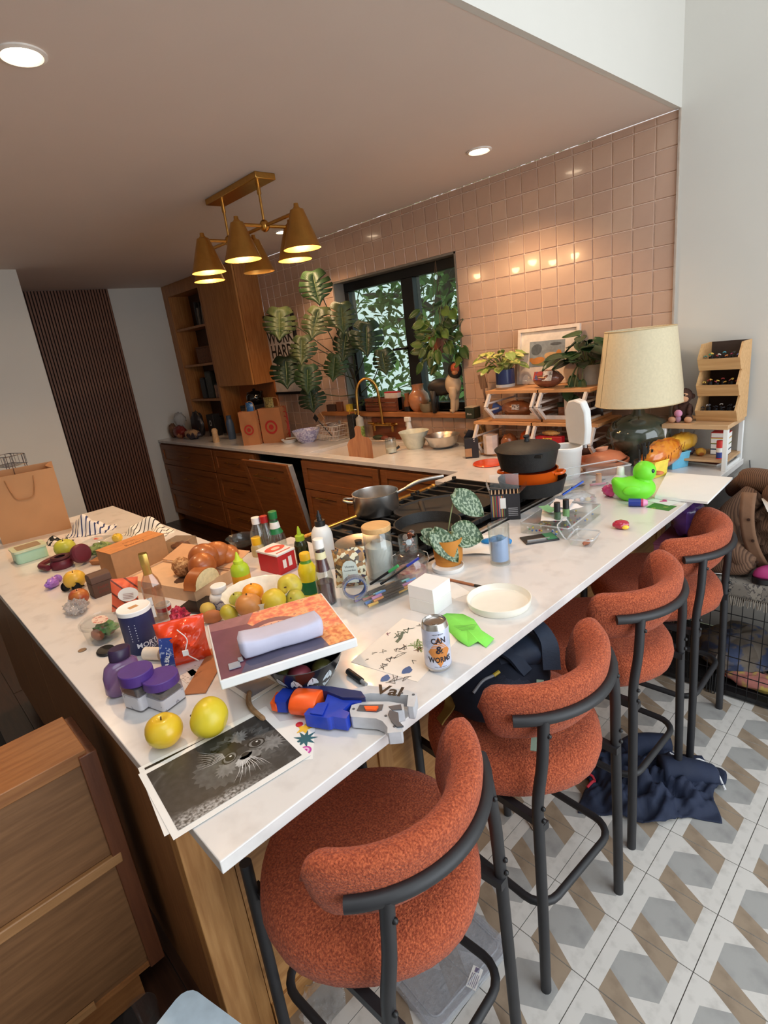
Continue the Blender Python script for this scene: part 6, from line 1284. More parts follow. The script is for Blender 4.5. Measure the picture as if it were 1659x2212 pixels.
t = soft('wrapped_bun','golden crinkled packet on top of the cracker box','packet',(-.50,-.29,zs + .121),(.045,.02,.013),M('gold_film',(186,140,80),.3,var=.3,scale=40),3,amp=.25)
t = soft('snack_packet','dark wrapper bundle behind the white cooker','packet',(-.33,-.22,zs),(.05,.04,.05),M('packet_dark',(88,60,54),.4,var=.4,scale=60),9,group='packets in the baskets')
# on top of the baskets
pz_ = ZB2
p = PY(1092,828,-.13); r_ = .055; blue = M('pot_blue',(40,58,110),.35,coat=.3)
def leafy(root,n,rad,h0,hr,L_,W,mats,seed,droop=.3,centre=(0,0)):
    random.seed(seed)
    for k in range(n):
        a = 2.4 * k + random.uniform(-.4,.4); rr = rad * (.25 + .75 * random.random()); z = h0 + hr * random.random() * (1 - .35 * rr / rad)
        pos = (centre[0] + rr * math.cos(a),centre[1] + rr * math.sin(a),z); d = (math.cos(a),math.sin(a),random.uniform(-.9,.4) * droop * 2)
        k_ = random.uniform(.75,1.2); pleaf(root,pos,d,(0,-.35,1),L_ * k_,W * k_,mats[k % len(mats)],(centre[0] * .2 + .1 * rr * math.cos(a),centre[1] * .2 + .1 * rr * math.sin(a),h0 - .03),n=6)
variegated = [M('pothos_yellow',(196,192,110),.45,col2=(120,140,60),scale=40,c2lo=.48,c2hi=.6),M('pothos_mid',(130,150,70),.45,col2=(200,196,130),scale=36,c2lo=.52,c2hi=.62)]
t = thing('potted_pothos','yellow-green pothos in a blue pot with white base','plant',(p.x,p.y,pz_)); MB().lathe([(0,.018),(r_,.018),(r_,.10),(r_ * .93,.10),(r_ * .92,.09),(0,.09)],32).build('pot',blue,t); MB().lathe([(0,0),(r_ * 1.0,0),(r_ * 1.02,.016),(0,.0178)],32).build('foot',WPLAS,t)
leafy(t,40,.13,.105,.13,.065,.055,variegated,3,.35,(-.02,-.01))
dkl = [M('pothos_dark',(44,74,38),.4,var=.25,scale=8),M('pothos_deep',(36,62,34),.4,var=.25,scale=8)]
p = PY(1275,825,-.13); t = thing('trailing_plant','dark green trailing plant in a ribbed white pot beside the lamp','plant',(p.x,p.y,pz_)); MB().lathe([(0,0),(.05,0),(.062,.10),(.057,.10),(.055,.09),(0,.088)],48,fn=lambda a,z: 1 + .02 * math.cos(20 * a)).build('pot',M('pot_white',(206,200,188),.5),t)
leafy(t,36,.12,.10,.17,.09,.08,dkl,8,.4,(-.02,-.03))
for (x,y,z,L_) in ((-.05,-.09,.05,.07),(-.06,-.12,.0,.075),(-.03,-.13,-.05,.08),(.01,-.11,.03,.06),(-.07,-.10,-.015,.06)): pleaf(t,(x,y,z),(random.uniform(-.5,.5),-.35,-.9),(0,-1,.3),L_,L_ * .9,dkl[0],(x * .5,y * .7,.10),n=6)
x0,x1,z0,z1 = -.835,-.455,ZB2,1.608
t = thing('framed_picture','white framed watercolour of two tan animals, leaning on the tiles','picture',((x0 + x1) / 2,-.06,z0),rot=(-.13,0,0)); W,H = x1 - x0,z1 - z0; fw = .018
wf = M('frame_white',(226,208,192),.5)
for b in (MB().box(-W / 2,W / 2,-.02,0,0,fw),MB().box(-W / 2,W / 2,-.02,0,H - fw,H),MB().box(-W / 2,-W / 2 + fw,-.02,0,fw,H - fw),MB().box(W / 2 - fw,W / 2,-.02,0,fw,H - fw)): b.build('frame_bar',wf,t,bevel=.001)
MB().box(-W / 2 + fw,W / 2 - fw,-.010,-.004,fw,H - fw).build('mat_board',M('mat_board',(234,220,206),.7),t)
ax0,ax1,az0,az1 = -.115,.105,.095,.235; b = MB(); b.flat([(ax0,az0),(ax1,az0),(ax1,az1),(ax0,az1)],0,0)
def el(cx,cz_,rx,rz_,m,z,a=0,n=16): b.flat([(cx + rx * math.cos(k * 2 * PI / n) * math.cos(a) - rz_ * math.sin(k * 2 * PI / n) * math.sin(a),cz_ + rx * math.cos(k * 2 * PI / n) * math.sin(a) + rz_ * math.sin(k * 2 * PI / n) * math.cos(a)) for k in range(n)],z,m)
el(-.07,.19,.035,.03,1,.0004,.4); el(.05,.215,.035,.008,1,.0004); el(0,.115,.10,.016,2,.0005); el(-.06,.13,.045,.018,3,.0007,.15); el(.03,.15,.05,.022,4,.0008,-.1); el(.07,.165,.016,.018,3,.0009); el(-.10,.135,.014,.012,3,.0009)
b.xf(rotm(PI / 2,0,0,(0,-.0106,0))); b.build('painting',[M('paint_bluegrey',(138,146,152),.7,var=.2,scale=40),M('paint_slate',(88,94,100),.7,var=.2,scale=60),M('paint_green',(120,124,84),.7,var=.2),M('paint_orange',(198,130,66),.7,var=.12),M('paint_sand',(206,168,122),.7,var=.12)],t,smooth=0)
p = PY(1188,832,-.2); t = soft('bread_bag','plastic bag of sliced brown bread with red and blue print on top of the baskets','bread bag',(p.x,-.22,ZB2),(.085,.05,.045),M('toast_film',(124,76,60),.2,var=.3,scale=24,coat=.7,bump=.3,bscale=50),4,0,.09,nm='loaf')
MB().grid(lambda u,v: (-.06 + .05 * u,-.052 + .02 * v,.045 + .042 * v),3,3).build('blue_print',M('print_blue_red',(40,50,110),.4,col2=(150,30,40),scale=25,c2lo=.48,c2hi=.5),t); MB().grid(lambda u,v: (-.005 + .055 * u,-.053 + .02 * v,.04 + .048 * v),3,3).build('white_print',M('print_facts',(214,206,200),.5,col2=(120,110,110),scale=120,c2lo=.56,c2hi=.6),t); MB().lathe([(.006,0),(.012,.03),(.03,.06)],10).xf(rotm(0,-PI / 2 + .2,0,(-.08,0,.03))).build('twisted_end',CRINK,t,smooth=0)
# utensil tin, wall gadget and dark carton on the left of the baskets
t = thing('utensil_tin','small tin holding a worn wooden spatula beside the baskets','tin',(-1.02,-.10,T)); MB().lathe([(0,0),(.045,0),(.045,.29),(.042,.29),(.042,.005),(0,.005)],28).build('tin',M('tin_tan',(170,140,116),.5),t); MB().tube([(.0,.01,.01),(-.06,.02,.40)],.007,8).build('spatula_handle',WOOD('spat_wood',(120,92,74),(140,110,90),'z'),t); b = MB().box(-.025,.025,-.003,.003,0,.09); b.xf(rotm(0,-.2,0,(-.05,.02,.37))); b.build('spatula_blade',MATS['spat_wood'],t)
p = PY(1022,893,-.03); t = thing('wall_sensor','small dark green box with white script fixed to the tiles','speaker',(p.x,-.0,p.z - .03)); MB().box(-.036,.036,-.07,0.004,0,.07).build('box',M('box_green',(40,50,38),.5),t,bevel=.006); MB().box(-.036,.036,-.07,0.004,.0705,.078).build('top',M('box_pale',(176,164,146),.5),t,bevel=.002); b = MB(); textmb(b,'Blum',.018); b.xf(rotm(PI / 2,0,0,(0,-.0706,.032))); b.build('lettering',PAPER,t,smooth=0)
p = PZ(1020,988,T); t = thing('dark_carton','tall dark carton with a torn open top beside the steel bowl','carton',(p.x,p.y,T),.7); MB().box(-.04,.04,-.025,.025,0,.12).build('carton',M('carton_ink',(34,32,36),.5),t,bevel=.002); MB().prism([(-.04,0),(.04,0),(.02,.04),(-.01,.05)],-.001,.001).xf(rotm(PI / 2 + .3,0,0,(0,.024,.12))).build('flap',MATS['carton_ink'],t); MB().box(-.04,.0,-.0258,-.0252,.01,.06).build('front_print',M('carton_tan',(176,130,90),.6),t); MB().box(.0403,.0408,-.02,.02,.01,.11).build('side_print',M('carton_text',(90,90,98),.6,col2=(200,200,206),scale=150,c2lo=.58,c2hi=.62),t)
t = soft('dried_grass','bundle of dried straw-coloured grass behind the dark carton','dried grass',(-1.07,-.16,T),(.04,.03,.09),M('straw',(170,134,84),.9,col2=(110,84,52),scale=120,stretch=(1,1,.2)),6,amp=.3)
# ================================================================== far end of the bar
# clear drawer box with craft things
A_,B_,C_ = PZ(1222,1068,T),PZ(1362,1042,T),PZ(1215,1020,T); d = B_ - A_; an = math.atan2(d.y,d.x); w_ = d.length; dd_ = .11
def local_box(label,name,cat,w,dpt,h,loc,an,mat=PLAST,lid=False):
    t = thing(name,label,cat,loc,an); open_box(t,w,dpt,h,.002,mat)
    MB().tube([(x,y,h) for x,y in rrect(w + .006,dpt + .006,.008,3)],.0035,6,closed=True).build('rim',RIM,t)
    return t
cx = (A_ + B_) / 2; q = Vector((-math.sin(an),math.cos(an),0)) * (dd_ / 2); cx = cx + q
t = local_box('clear plastic craft box with pens and a cork inside','craft_box','box',w_,dd_,.082,cx,an)
for (x,y,rz_,m_,lab,l_) in ((-.07,.0,.1,BLACK,'black pen lying inside the clear craft box',.06),(.02,-.02,-.2,M('pen_pink',(206,130,150)),'pink pen lying inside the clear craft box',.07),(.05,.025,.15,M('pen_grey',(90,90,100)),'grey pen lying inside the clear craft box',.06)):
    p = wpt(t,x,y,.003); o = thing('pen',lab,'pen',p,an + rz_,'pens in the craft box'); MB().tube([(-l_ / 2,0,.005),(l_ / 2,0,.005)],.005,8).build('barrel',m_,o); MB().tube([(l_ / 2,0,.005),(l_ / 2 + .012,0,.005)],[.004,.001],8).build('tip',BLACK,o)
p = wpt(t,.03,-.01,.02); o = thing('cork','tan cork stopper standing inside the clear craft box','cork',(p.x,p.y,T + .003),0); MB().lathe([(0,0),(.013,0),(.012,.05),(0,.05)],16).build('cork',M('cork_tan',(206,150,110),.8),o)
# zip bag
p = PZ(1244,1086,T); t = thing('zip_bag','clear zip bag with a blue slider and printed sweets','zip bag',(p.x,p.y,T),face_cam(p) + .3)
crumple(MB(),(0,0,.020),(.075,.055,.021),4,24,14,.18).build('bag',CLEAR('zip_film','f4f6f8',.18,.12,.22,.6),t,smooth=40)
b = MB().box(-.05,.05,-.004,.004,0,.006); b.xf(rotm(0,-.45,.15,(-.01,0,.062))); b.build('slider',M('slider_blue',(40,86,190),.4),t)
for k in range(5): crumple(MB(),(-.02 + .022 * k,-.01 * (k % 2),.013),(.012,.01,.009),k,10,8,.1).build('sweet',M('sweet%d' % k,[(214,206,214),(226,150,110),(206,206,220),(236,196,120),(180,60,80)][k],.4),t)
p = PZ(1322,1072,T); t = soft('pink_pouch','shiny pink drawstring pouch behind the green duck','pouch',(p.x,p.y,T),(.04,.03,.024),M('pink_satin',(206,66,132),.35,var=.25,scale=30,coat=.3),5,amp=.25,nm='pouch')
# glue bottle
bottle('white glue bottle with a grey oval label behind the duck',(1340,1078,1341,1003,34),[('body',M('glue_white',(222,220,226),.4),[(0,0),(.95,0),(1,.03),(1,.55),(.85,.66),(.5,.74),(0,.74)]),('cap',white_cap,[(0,.74),(.48,.74),(.44,.97),(.38,1),(0,1)])],name='glue_bottle',cat='glue bottle')
t = bpy.data.objects['glue_bottle']; b = MB().lathe([(0,0),(.012,0)],20,sy=1.3); b.xf(rotm(PI / 2,0,0,(0,-33 * mpp(t.location) / 2 - .001,.035))); b.build('label',M('glue_label',(120,118,124),.5),t)
# duck
p = PZ(1370,1078,T); dkm = M('duck_green',(116,224,44),.45,var=.04)
t = thing('rubber_duck','bright green rubber duck with an orange beak','rubber duck',(p.x,p.y,T),face_cam(p) + .15); k_ = .072
def dbody(a):
    x,y,z = a.x,a.y,a.z; tail = max(0,-x - .45); z2 = z + 1.1 * tail * (1 if z > -.2 else .4); 
    return Vector((x * (1 + .05 * z),y * (.80 + .1 * x),max(z2,-.82)))
b = MB().ball((0,0,.0),(k_ * 1.15,k_,k_ * .72),26,16,0,dbody); b.xf(Matrix.Translation((-.004,0,k_ * .60))); b.build('body',dkm,t,smooth=180)
MB().ball((k_ * .50,0,k_ * 1.56),k_ * .60,22,14).build('head',dkm,t,smooth=180)
MB().lathe([(k_ * .62,k_ * .85),(k_ * .48,k_ * 1.08),(k_ * .5,k_ * 1.3)],22,(k_ * .42,0,0)).build('neck',dkm,t,smooth=180)
for s in (-1,1):
    MB().ball((-k_ * .15,s * k_ * .66,k_ * .66),(k_ * .55,k_ * .16,k_ * .30),16,10).build('wing',dkm,t,smooth=180)
    e = MB().ball((k_ * .82,s * k_ * .40,k_ * 1.68),k_ * .13,12,8).build('eye',M('duck_eye',(24,60,60),.2),t)
MB().ball((0,0,0),(k_ * .30,k_ * .22,k_ * .12),16,10,0,lambda a: Vector((a.x,a.y * (1 - .45 * max(0,a.x)),a.z))).xf(Matrix.Translation((k_ * 1.18,0,k_ * 1.45))).build('beak',M('duck_beak',(208,112,66),.45),t,smooth=180)
p = PZ(1377,1094,T); t = thing('navy_toy','small navy toy bottle with a pink band lying by the duck','toy',(p.x,p.y,T),face_cam(p)); MB().tube([(-.032,0,.016),(.012,0,.016)],.0155,14).build('body',M('toy_navy',(30,54,140),.4),t); MB().tube([(.0122,0,.016),(.02,0,.016)],.0158,14).build('band',M('toy_rose',(180,50,90),.4),t); MB().tube([(.0202,0,.016),(.036,0,.016)],[.0155,.010],14).build('end',M('toy_pink',(226,150,190),.4),t)
sheet('heart_card','white card with a pink heart beside the duck','card',[(1408,1080),(1432,1070),(1462,1086),(1434,1094)],T + .0006,.0005,[PAPER],group='loose paper')
t = bpy.data.objects['heart_card']; b = MB(); b.flat([(.016 * math.sin(a) ** 3,.0125 * math.cos(a) - .005 * math.cos(2 * a) - .002 * math.cos(3 * a)) for a in [2 * PI * k / 24 for k in range(24)]][::-1],.0008); b.build('heart',M('heart_pink',(206,70,130),.5),t)
sheet('green_card','dark green leafy card at the bar edge','card',[(1402,1095),(1410,1087),(1466,1093),(1438,1105)],T + .0003,.0004,[M('card_green',(52,122,48),.5,col2=(170,190,90),scale=30,c2lo=.6,c2hi=.66)],group='loose paper')
C4 = [PZ(a,b_,T + .012) for a,b_ in ((1441,1020),(1583,1031),(1529,1084),(1414,1072))]
t = thing('canvas_board','blank white canvas board overhanging the bar edge','canvas',(0,0,T + .002)); b = MB().prism([(q.x,q.y) for q in C4][::-1],0,.010); b.build('board',M('canvas_white',(240,238,234),.7,var=.01),t,bevel=.001)
# nail polish, low clear box with papers, clamshell, candy
A_,B_ = PZ(1120,1142,T),PZ(1290,1096,T); d = PZ(1300,1108,T) - PZ(1190,1172,T); 
A_,B_,C_ = PZ(1120,1150,T),PZ(1238,1165,T),PZ(1303,1112,T); e1 = C_ - B_; an = math.atan2(e1.y,e1.x); l1 = e1.length; l2 = (A_ - B_).length * .9; ctr = (A_ + C_) / 2
t = thing('organiser_box','low clear organiser box with papers piled on its lid','box',(ctr.x,ctr.y,T),an); l1 *= 1.05
open_box(t,l1,l2,.038,.002,PLAST); MB().box(-l1 / 2,l1 / 2,-l2 / 2,l2 / 2,.0385,.0405).build('lid',PLAST,t); MB().tube([(x,y,.0405) for x,y in rrect(l1,l2,.008,3)],.003,6,closed=True).build('lid_rim',RIM,t)
for k in (1,): MB().box(-l1 / 2 + l1 * (k + 1) / 4,-l1 / 2 + l1 * (k + 1) / 4 + .0015,-l2 / 2 + .004,l2 / 2 - .004,.003,.036).build('divider',PLAST,t)
bx_ = t; random.seed(12); bm_ = [M('bead%d' % k,c,.4) for k,c in enumerate([(60,110,180),(200,60,90),(230,200,80),(90,160,100),(226,224,220)])]; b = MB()
for k in range(60): b.ball((random.uniform(-l1 / 2 + .01,l1 / 2 - .01),random.uniform(-l2 / 2 + .008,l2 / 2 - .008),.007 + .004 * random.random()),.004,6,4,k % 5)
b.build('beads',bm_,t)['kind'] = 'stuff'
for k,(x,y,w,h_,rz_,lab,c_) in enumerate(((-.035,.012,.13,.09,.4,'white folded leaflet on the organiser box, under the others',(232,228,226)),(.03,.008,.13,.08,-.5,'creased white tissue on the organiser box',(238,236,238)),(.055,.022,.10,.07,.2,'pale printed leaflet at the back of the organiser box',(224,214,210)),(-.045,.03,.08,.04,.9,'small green and white slip on the organiser box',(120,176,130)))):
    p = wpt(bx_,x,y,.041 + .0085 * k); o = thing('leaflet',lab,'paper',p,an + rz_,'papers on the organiser box'); MB().grid(lambda u,v: (w * (u - .5),h_ * (v - .5),.003 + .0028 * hnoise(u * 5 + k,v * 4,k)),10,8,0,.0005).build('sheet',M('leaflet%d' % k,c_,.8,var=.04,scale=30),o,smooth=25)
for (u,lab,gm) in (((1204,1126,1204,1088,20),'dark green nail polish bottle with black cap, in front of its twin',(60,88,62)),((1223,1119,1221,1081,20),'lighter green nail polish bottle with black cap',(104,146,90))):
    p,r_,h_ = up(*u,z=T + .041); p = PZ(u[0],u[1] - 4,T + .041); o = thing('nail_polish',lab,'nail polish',(p.x,p.y,T + .0412),0,'green nail polish bottles'); r_ = .0125; MB().lathe([(0,0),(r_,0),(r_,.028),(r_ * .7,.031),(0,.031)],20).build('bottle',M('polish' + lab[:5],gm,.15,coat=.6),o); MB().lathe([(0,.031),(r_ * .92,.031),(r_ * .88,.064),(0,.065)],20).build('cap',BLACK,o)
p = PZ(1262,1172,T); t = thing('clear_container','open hinged clear food container with one brown cookie piece','container',(p.x,p.y,T),an + .1)
b = MB(); w,dpt,h_ = .052,.042,.028
def fr_wall(b,bt,tp,h): (a0,a1,c0,c1),(d0,d1,e0,e1) = bt,tp; b.add([(a0,c0,.001),(a1,c0,.001),(a1,c1,.001),(a0,c1,.001),(d0,e0,h),(d1,e0,h),(d1,e1,h),(d0,e1,h)],[(0,1,5,4),(1,2,6,5),(2,3,7,6),(3,0,4,7),(0,3,2,1)])
fr_wall(b,(-w * .8,w * .8,-dpt * .8,dpt * .8),(-w,w,-dpt,dpt),h_); b.build('tray',PLAST,t,bevel=.004); MB().tube([(x,y,h_) for x,y in rrect(2 * w,2 * dpt,.016,4)],.0028,6,closed=True).build('rim',RIM,t)
MB().tube([(x,y,0) for x,y in rrect(2 * w * .9,2 * dpt * .7,.016,4)],.0026,6,closed=True).xf(rotm(1.0,0,0,(0,dpt + .02,h_ + .016))).build('open_lid',RIM,t)
p = wpt(t,-.015,-.012,0); soft('cookie_piece','broken brown cookie piece inside the clear container','cookie',(p.x,p.y,T + .0015),(.022,.010,.006),M('cookie',(168,92,58),.8,var=.2,scale=80),2,an,.2,nm='cookie')
p = PZ(1341,1142,T); t = thing('gel_candy','translucent red candy lump with a yellow tip','candy',(p.x,p.y,T),face_cam(p)); crumple(MB(),(0,0,.016),(.028,.02,.016),3,16,10,.14).build('red_lump',M('gel_red',(214,50,78),.15,trans=.4,coat=.5),t,smooth=40); MB().ball((.014,-.014,.011),(.013,.008,.008),12,8).build('yellow_tip',M('gel_yellow',(246,206,60),.3),t,smooth=180)
# pens jar, tubs
p,r_,h_ = up(1391,1034,1391,990,42); r_ = .045; h_ = .075
t = thing('pen_jar','glass jar crammed with black and silver pens','jar',(p.x,p.y,T)); MB().lathe([(0,0),(r_ * .95,0),(r_,.005),(r_,h_),(r_ * .95,h_),(r_ * .95,.007),(0,.005)],30).build('glass',GLASS,t)
random.seed(3)
for k in range(11):
    a = k * .9; rr = r_ * .62 * (k % 3) / 2; o = thing('pen','black pen standing upright in the glass pen jar','pen',(p.x + rr * math.cos(a),p.y + rr * math.sin(a),T + .007),0,'pens in the glass jar',rot=(random.uniform(-.12,.12),random.uniform(-.12,.12),0)); MB().tube([(0,0,0),(0,0,.075)],.0042,8).build('barrel',M('pen_silver',(150,156,160),.35,.4) if k % 3 else BLACK,o); MB().tube([(0,0,.075),(0,0,.115 + .012 * (k % 4))],.0046,8).build('cap',BLACK,o)
def tub(label,name,corners,h_,mat,flare=1.12):
    A_,B_ = PZ(*corners[0],T),PZ(*corners[1],T); d = B_ - A_; an = math.atan2(d.y,d.x); w = d.length; t = thing(name,label,'tub',(A_ + B_) / 2,an); dp = w * .8
    b = MB(); fl = (flare - 1) * w / 2
    for s_,z0 in ((0,0),):
        o_ = [(-w / 2,0,0),(w / 2,0,0),(w / 2,dp,0),(-w / 2,dp,0),(-w / 2 - fl,-fl,h_),(w / 2 + fl,-fl,h_),(w / 2 + fl,dp + fl,h_),(-w / 2 - fl,dp + fl,h_)]; i_ = [(-w / 2 + .003,.003,.003),(w / 2 - .003,.003,.003),(w / 2 - .003,dp - .003,.003),(-w / 2 + .003,dp - .003,.003),(-w / 2 - fl + .003,-fl + .003,h_),(w / 2 + fl - .003,-fl + .003,h_),(w / 2 + fl - .003,dp + fl - .003,h_),(-w / 2 - fl + .003,dp + fl - .003,h_)]
        b.add(o_ + i_,[(3,2,1,0),(0,1,5,4),(1,2,6,5),(2,3,7,6),(3,0,4,7),(8,9,10,11),(9,8,12,13),(10,9,13,14),(11,10,14,15),(8,11,15,12),(4,5,13,12),(5,6,14,13),(6,7,15,14),(7,4,12,15)])
    b.build('tub',mat,t,bevel=.002); MB().tube([(-w / 2 - fl,-fl,h_),(w / 2 + fl,-fl,h_),(w / 2 + fl,dp + fl,h_),(-w / 2 - fl,dp + fl,h_)],.0035,6,closed=True).build('rim',mat,t); return t
tub('bright yellow plastic tub behind the duck','yellow_tub',((1414,1034),(1440,1026)),.072,M('tub_yellow',(238,214,84),.45))
bt = tub('sky blue plastic tub beside the sunglasses book','blue_tub',((1452,1015),(1486,1007)),.072,M('tub_blue',(110,190,224),.45))
# bag of orange snacks
a_,b_ = PZ(1415,1005,T + .05),PZ(1515,950,T + .10); d = b_ - a_; L_ = d.length
t = thing('corn_snack_bag','big translucent orange snack bag slumped behind the tubs','snack bag',(a_.x,a_.y,T),math.atan2(d.y,d.x)); orf = M('snack_film',(226,140,40),.25,col2=(204,104,30),scale=26,coat=.6,bump=.35,bscale=30)
b = MB().ball((L_ * .28,.03,.07),(L_ * .36,.06,.066),28,16,0,lambda a: 1 + .09 * hnoise(a.x * 4,a.y * 4,2) + .05 * hnoise(a.z * 7,a.x * 7,1)); b.xf(rotm(0,-.12,0)); b.build('bag',orf,t,smooth=70)
b = MB().ball((L_ * .70,.035,.105),(L_ * .30,.045,.045),24,14,0,lambda a: 1 + .12 * hnoise(a.x * 5,a.y * 5,4)); b.build('upper_bag',M('snack_film_yellow',(232,176,60),.25,var=.15,scale=20,coat=.6,bump=.35,bscale=30),t,smooth=70)
MB().lathe([(.010,0),(.022,.03),(.03,.055)],9).xf(rotm(0,PI / 2 - .2,0,(L_ * .97,.035,.112))).build('twisted_end',CRINK,t,smooth=0); b = MB()
for k in range(8): b.tube([(L_ * (.08 + .055 * k),-.022 - .008 * math.sin(k),.04 + .008 * k),(L_ * (.10 + .055 * k),-.030,.085 + .006 * k)],.0012,5)
b.build('printed_lines',M('snack_ink',(130,64,24),.5),t)['kind'] = 'stuff'
# shelf riser at the white wall
t = thing('shelf_riser','white framed desk shelf with a pale wood top at the wall','shelf',(0,0,T)); rw = WOOD('riser_wood',(190,150,108),(206,168,126),'x',.5); SX0,SX1,SY0,SY1,SH = .055,.33,-.26,-.015,.185
MB().box(SX0,SX1,SY0,SY1,SH,SH + .020).build('top',rw,t,bevel=.002); MB().box(SX0,SX1 - .004,SY0 + .02,SY1,.032,.042).build('lower_shelf',rw,t,bevel=.001)
for x in (SX0,SX1 - .018): MB().box(x,x + .018,SY0,SY0 + .022,.0,SH).build('post',WPLAS,t,bevel=.001); MB().box(x,x + .018,SY1 - .02,SY1,.0,SH).build('post',WPLAS,t,bevel=.001); MB().box(x + .004,x + .012,SY0 + .022,SY1 - .02,.0,.014).build('side_rail',WPLAS,t,bevel=.001)
ST = T + SH + .0205; bn = WOOD('bin_wood',(196,150,98),(214,170,118),'x',.5)
t = thing('wooden_bins','three-tier tilted wooden bin tower filled with marker pens','organiser',(.175,-.03,ST)); bw2,bd2,bh2 = .165,.17,.113
ORD = 'first,second,third,fourth,fifth,sixth,seventh,eighth,ninth,last'.split(',')
pc2 = ['e06a7a','58b8d0','3f8a80','d05a90','f0c860','6a7ad0','e8e8e8','c0c8d0','e89050','2f9a6a','303038','c04a4a']
for i in range(3):
    z = i * bh2
    pr_ = [(0,0),(-bd2 + .03,0),(-bd2,.052),(-bd2 + .045,bh2),(0,bh2)]
    for x in (0,bw2 - .008): b = MB().prism(pr_,0,.008); b.xf(Matrix(((0,0,1,x),(1,0,0,0),(0,1,0,z),(0,0,0,1)))); b.build('side_panel',bn,t,smooth=0)
    b = MB(); b.add([(.008,-bd2 + .03,z),(bw2 - .008,-bd2 + .03,z),(bw2 - .008,-bd2,z + .052),(.008,-bd2,z + .052),(.008,-bd2 + .036,z),(bw2 - .008,-bd2 + .036,z),(bw2 - .008,-bd2 + .007,z + .052),(.008,-bd2 + .007,z + .052)],[(0,1,2,3),(7,6,5,4),(3,2,6,7),(0,4,5,1)]); b.build('front_board',bn,t,smooth=0)
    MB().box(.008,bw2 - .008,-bd2 + .036,0,z,z + .006).build('floor_board',bn,t,smooth=0); MB().box(.008,bw2 - .008,-.006,0,z + .006,z + bh2).build('back_board',M('bin_dark',(60,46,38),.8),t,smooth=0)
    for k in range(10):
        cx_ = pc2[(k * 5 + i * 3) % 12] if i == 0 else (['303038','e8e8e8','c0c8d0','404048'][k % 4] if i == 0 else pc2[(k * 7 + i) % 12]); cx_ = ['303038','e8e8e8','505058','303038'][k % 4] if i == 0 else (['f0c860','c04a4a','e8b050','e06a7a'][k % 4] if i == 1 else cx_)
        q = (.175 + .018 + .0138 * k,-.03 - bd2 + .05 + .02 * (k % 2),ST + z + .0065); o = thing('marker_pen',ORD[k] + ' marker pen from the lamp side in the ' + ('lowest','middle','top')[i] + ' wooden bin','marker',q,0,'markers in the wooden bin tower ' + ['low','middle','top'][i]); hh_ = .055 + .006 * (k % 3)
        MB().lathe([(0,0),(.0055,0),(.0055,hh_ - .012),(0,hh_ - .012)],8).build('barrel',M('pen_dark2',(36,38,44),.4),o); b = MB().tube([(.0055 * math.cos(a),.0055 * math.sin(a),0) for a in [-.6 + 4.2 * j / 8 for j in range(9)]],.0022,6); b.xf(rotm(.6,0,k * .7,(0,0,hh_ - .004))); b.build('clip_ring',M('ring_' + cx_,cx_,.4),o)
# plush monkey holding a pink toy
p = (.115,-.16,ST); mk = M('monkey_brown',(66,40,30),.95,var=.3,scale=70,bump=.6,bscale=120); tan = M('monkey_tan',(190,140,106),.9,var=.08)
t = thing('plush_monkey','brown plush monkey sitting against the wooden bins','plush toy',p,.1)
def ell(nm,c,r,m,par=t): MB().ball(c,r,18,12).build(nm,m,par,smooth=180)
ell('body',(0,0,.045),(.036,.03,.046),mk); ell('head',(0,-.004,.115),(.036,.033,.036),mk); ell('muzzle',(0,-.026,.104),(.025,.016,.018),tan); ell('face',(0,-.024,.122),(.024,.012,.014),tan)
for s in (-1,1): ell('ear',(s * .036,0,.112),(.010,.006,.012),mk); ell('eye',(s * .010,-.036,.124),(.0035,.003,.004),BLACK); ell('arm',(s * .03,-.018,.05),(.013,.022,.03),mk); ell('leg',(s * .03,-.035,.016),(.016,.032,.015),mk); ell('foot',(s * .034,-.062,.014),(.017,.012,.014),tan)
t = thing('pink_plush','tiny pink plush held in front of the monkey','plush toy',(p[0] - .004,p[1] - .056,ST),0); ell('head',(0,0,.042),(.018,.014,.017),M('plush_pink',(206,140,170),.9),t); ell('body',(0,0,.016),(.013,.011,.016),M('plush_mauve',(160,120,140),.9),t)
# on the riser's lower shelf and beside
LT = T + .0425
t = thing('glue_stick','red and blue glue stick standing on the low shelf','glue stick',(.285,-.20,LT)); MB().lathe([(0,.004),(.0125,.004),(.0125,.03),(0,.03)],18).build('blue_part',M('glue_blue',(40,60,140),.4),t); MB().lathe([(0,.03),(.0128,.03),(.0128,.05),(0,.05)],18).build('label',PAPER,t); MB().lathe([(0,.05),(.013,.05),(.013,.082),(0,.084)],18).build('cap',M('glue_red',(206,50,46),.4),t); MB().lathe([(0,0),(.013,0),(.013,.004),(0,.004)],18).build('foot',M('glue_red',0),t)
for k,(c_,lab) in enumerate((((40,44,90),'dark blue book at the bottom of the little pile under the riser'),((60,100,60),'green book in the little pile under the riser'),((226,196,110),'yellow book in the little pile under the riser'),((190,40,40),'red book topping the little pile under the riser'))):
    o = thing('small_book',lab,'book',(.262,-.10,LT + .026 * k),.05,'book pile under the riser'); MB().box(-.036,.036,-.03,.03,0,.0255).build('cover',M('book%d' % k,c_,.6),o,bevel=.001); MB().box(-.034,.0365,-.031,.028,.003,.0225).build('pages',PAPER,o)
t = soft('yellow_plush','round yellow toy with an orange patch under the riser','toy',(.20,-.17,LT),(.022,.02,.019),M('toy_yellow',(206,160,60),.8,col2=(160,90,40),scale=30),2,amp=.06,nm='body'); t = soft('dark_toys','dark purple soft toy in the shadow under the riser','toy',(.135,-.16,LT),(.035,.03,.022),M('toy_plum',(70,56,66),.8,var=.4,scale=40),6,amp=.2,nm='body')
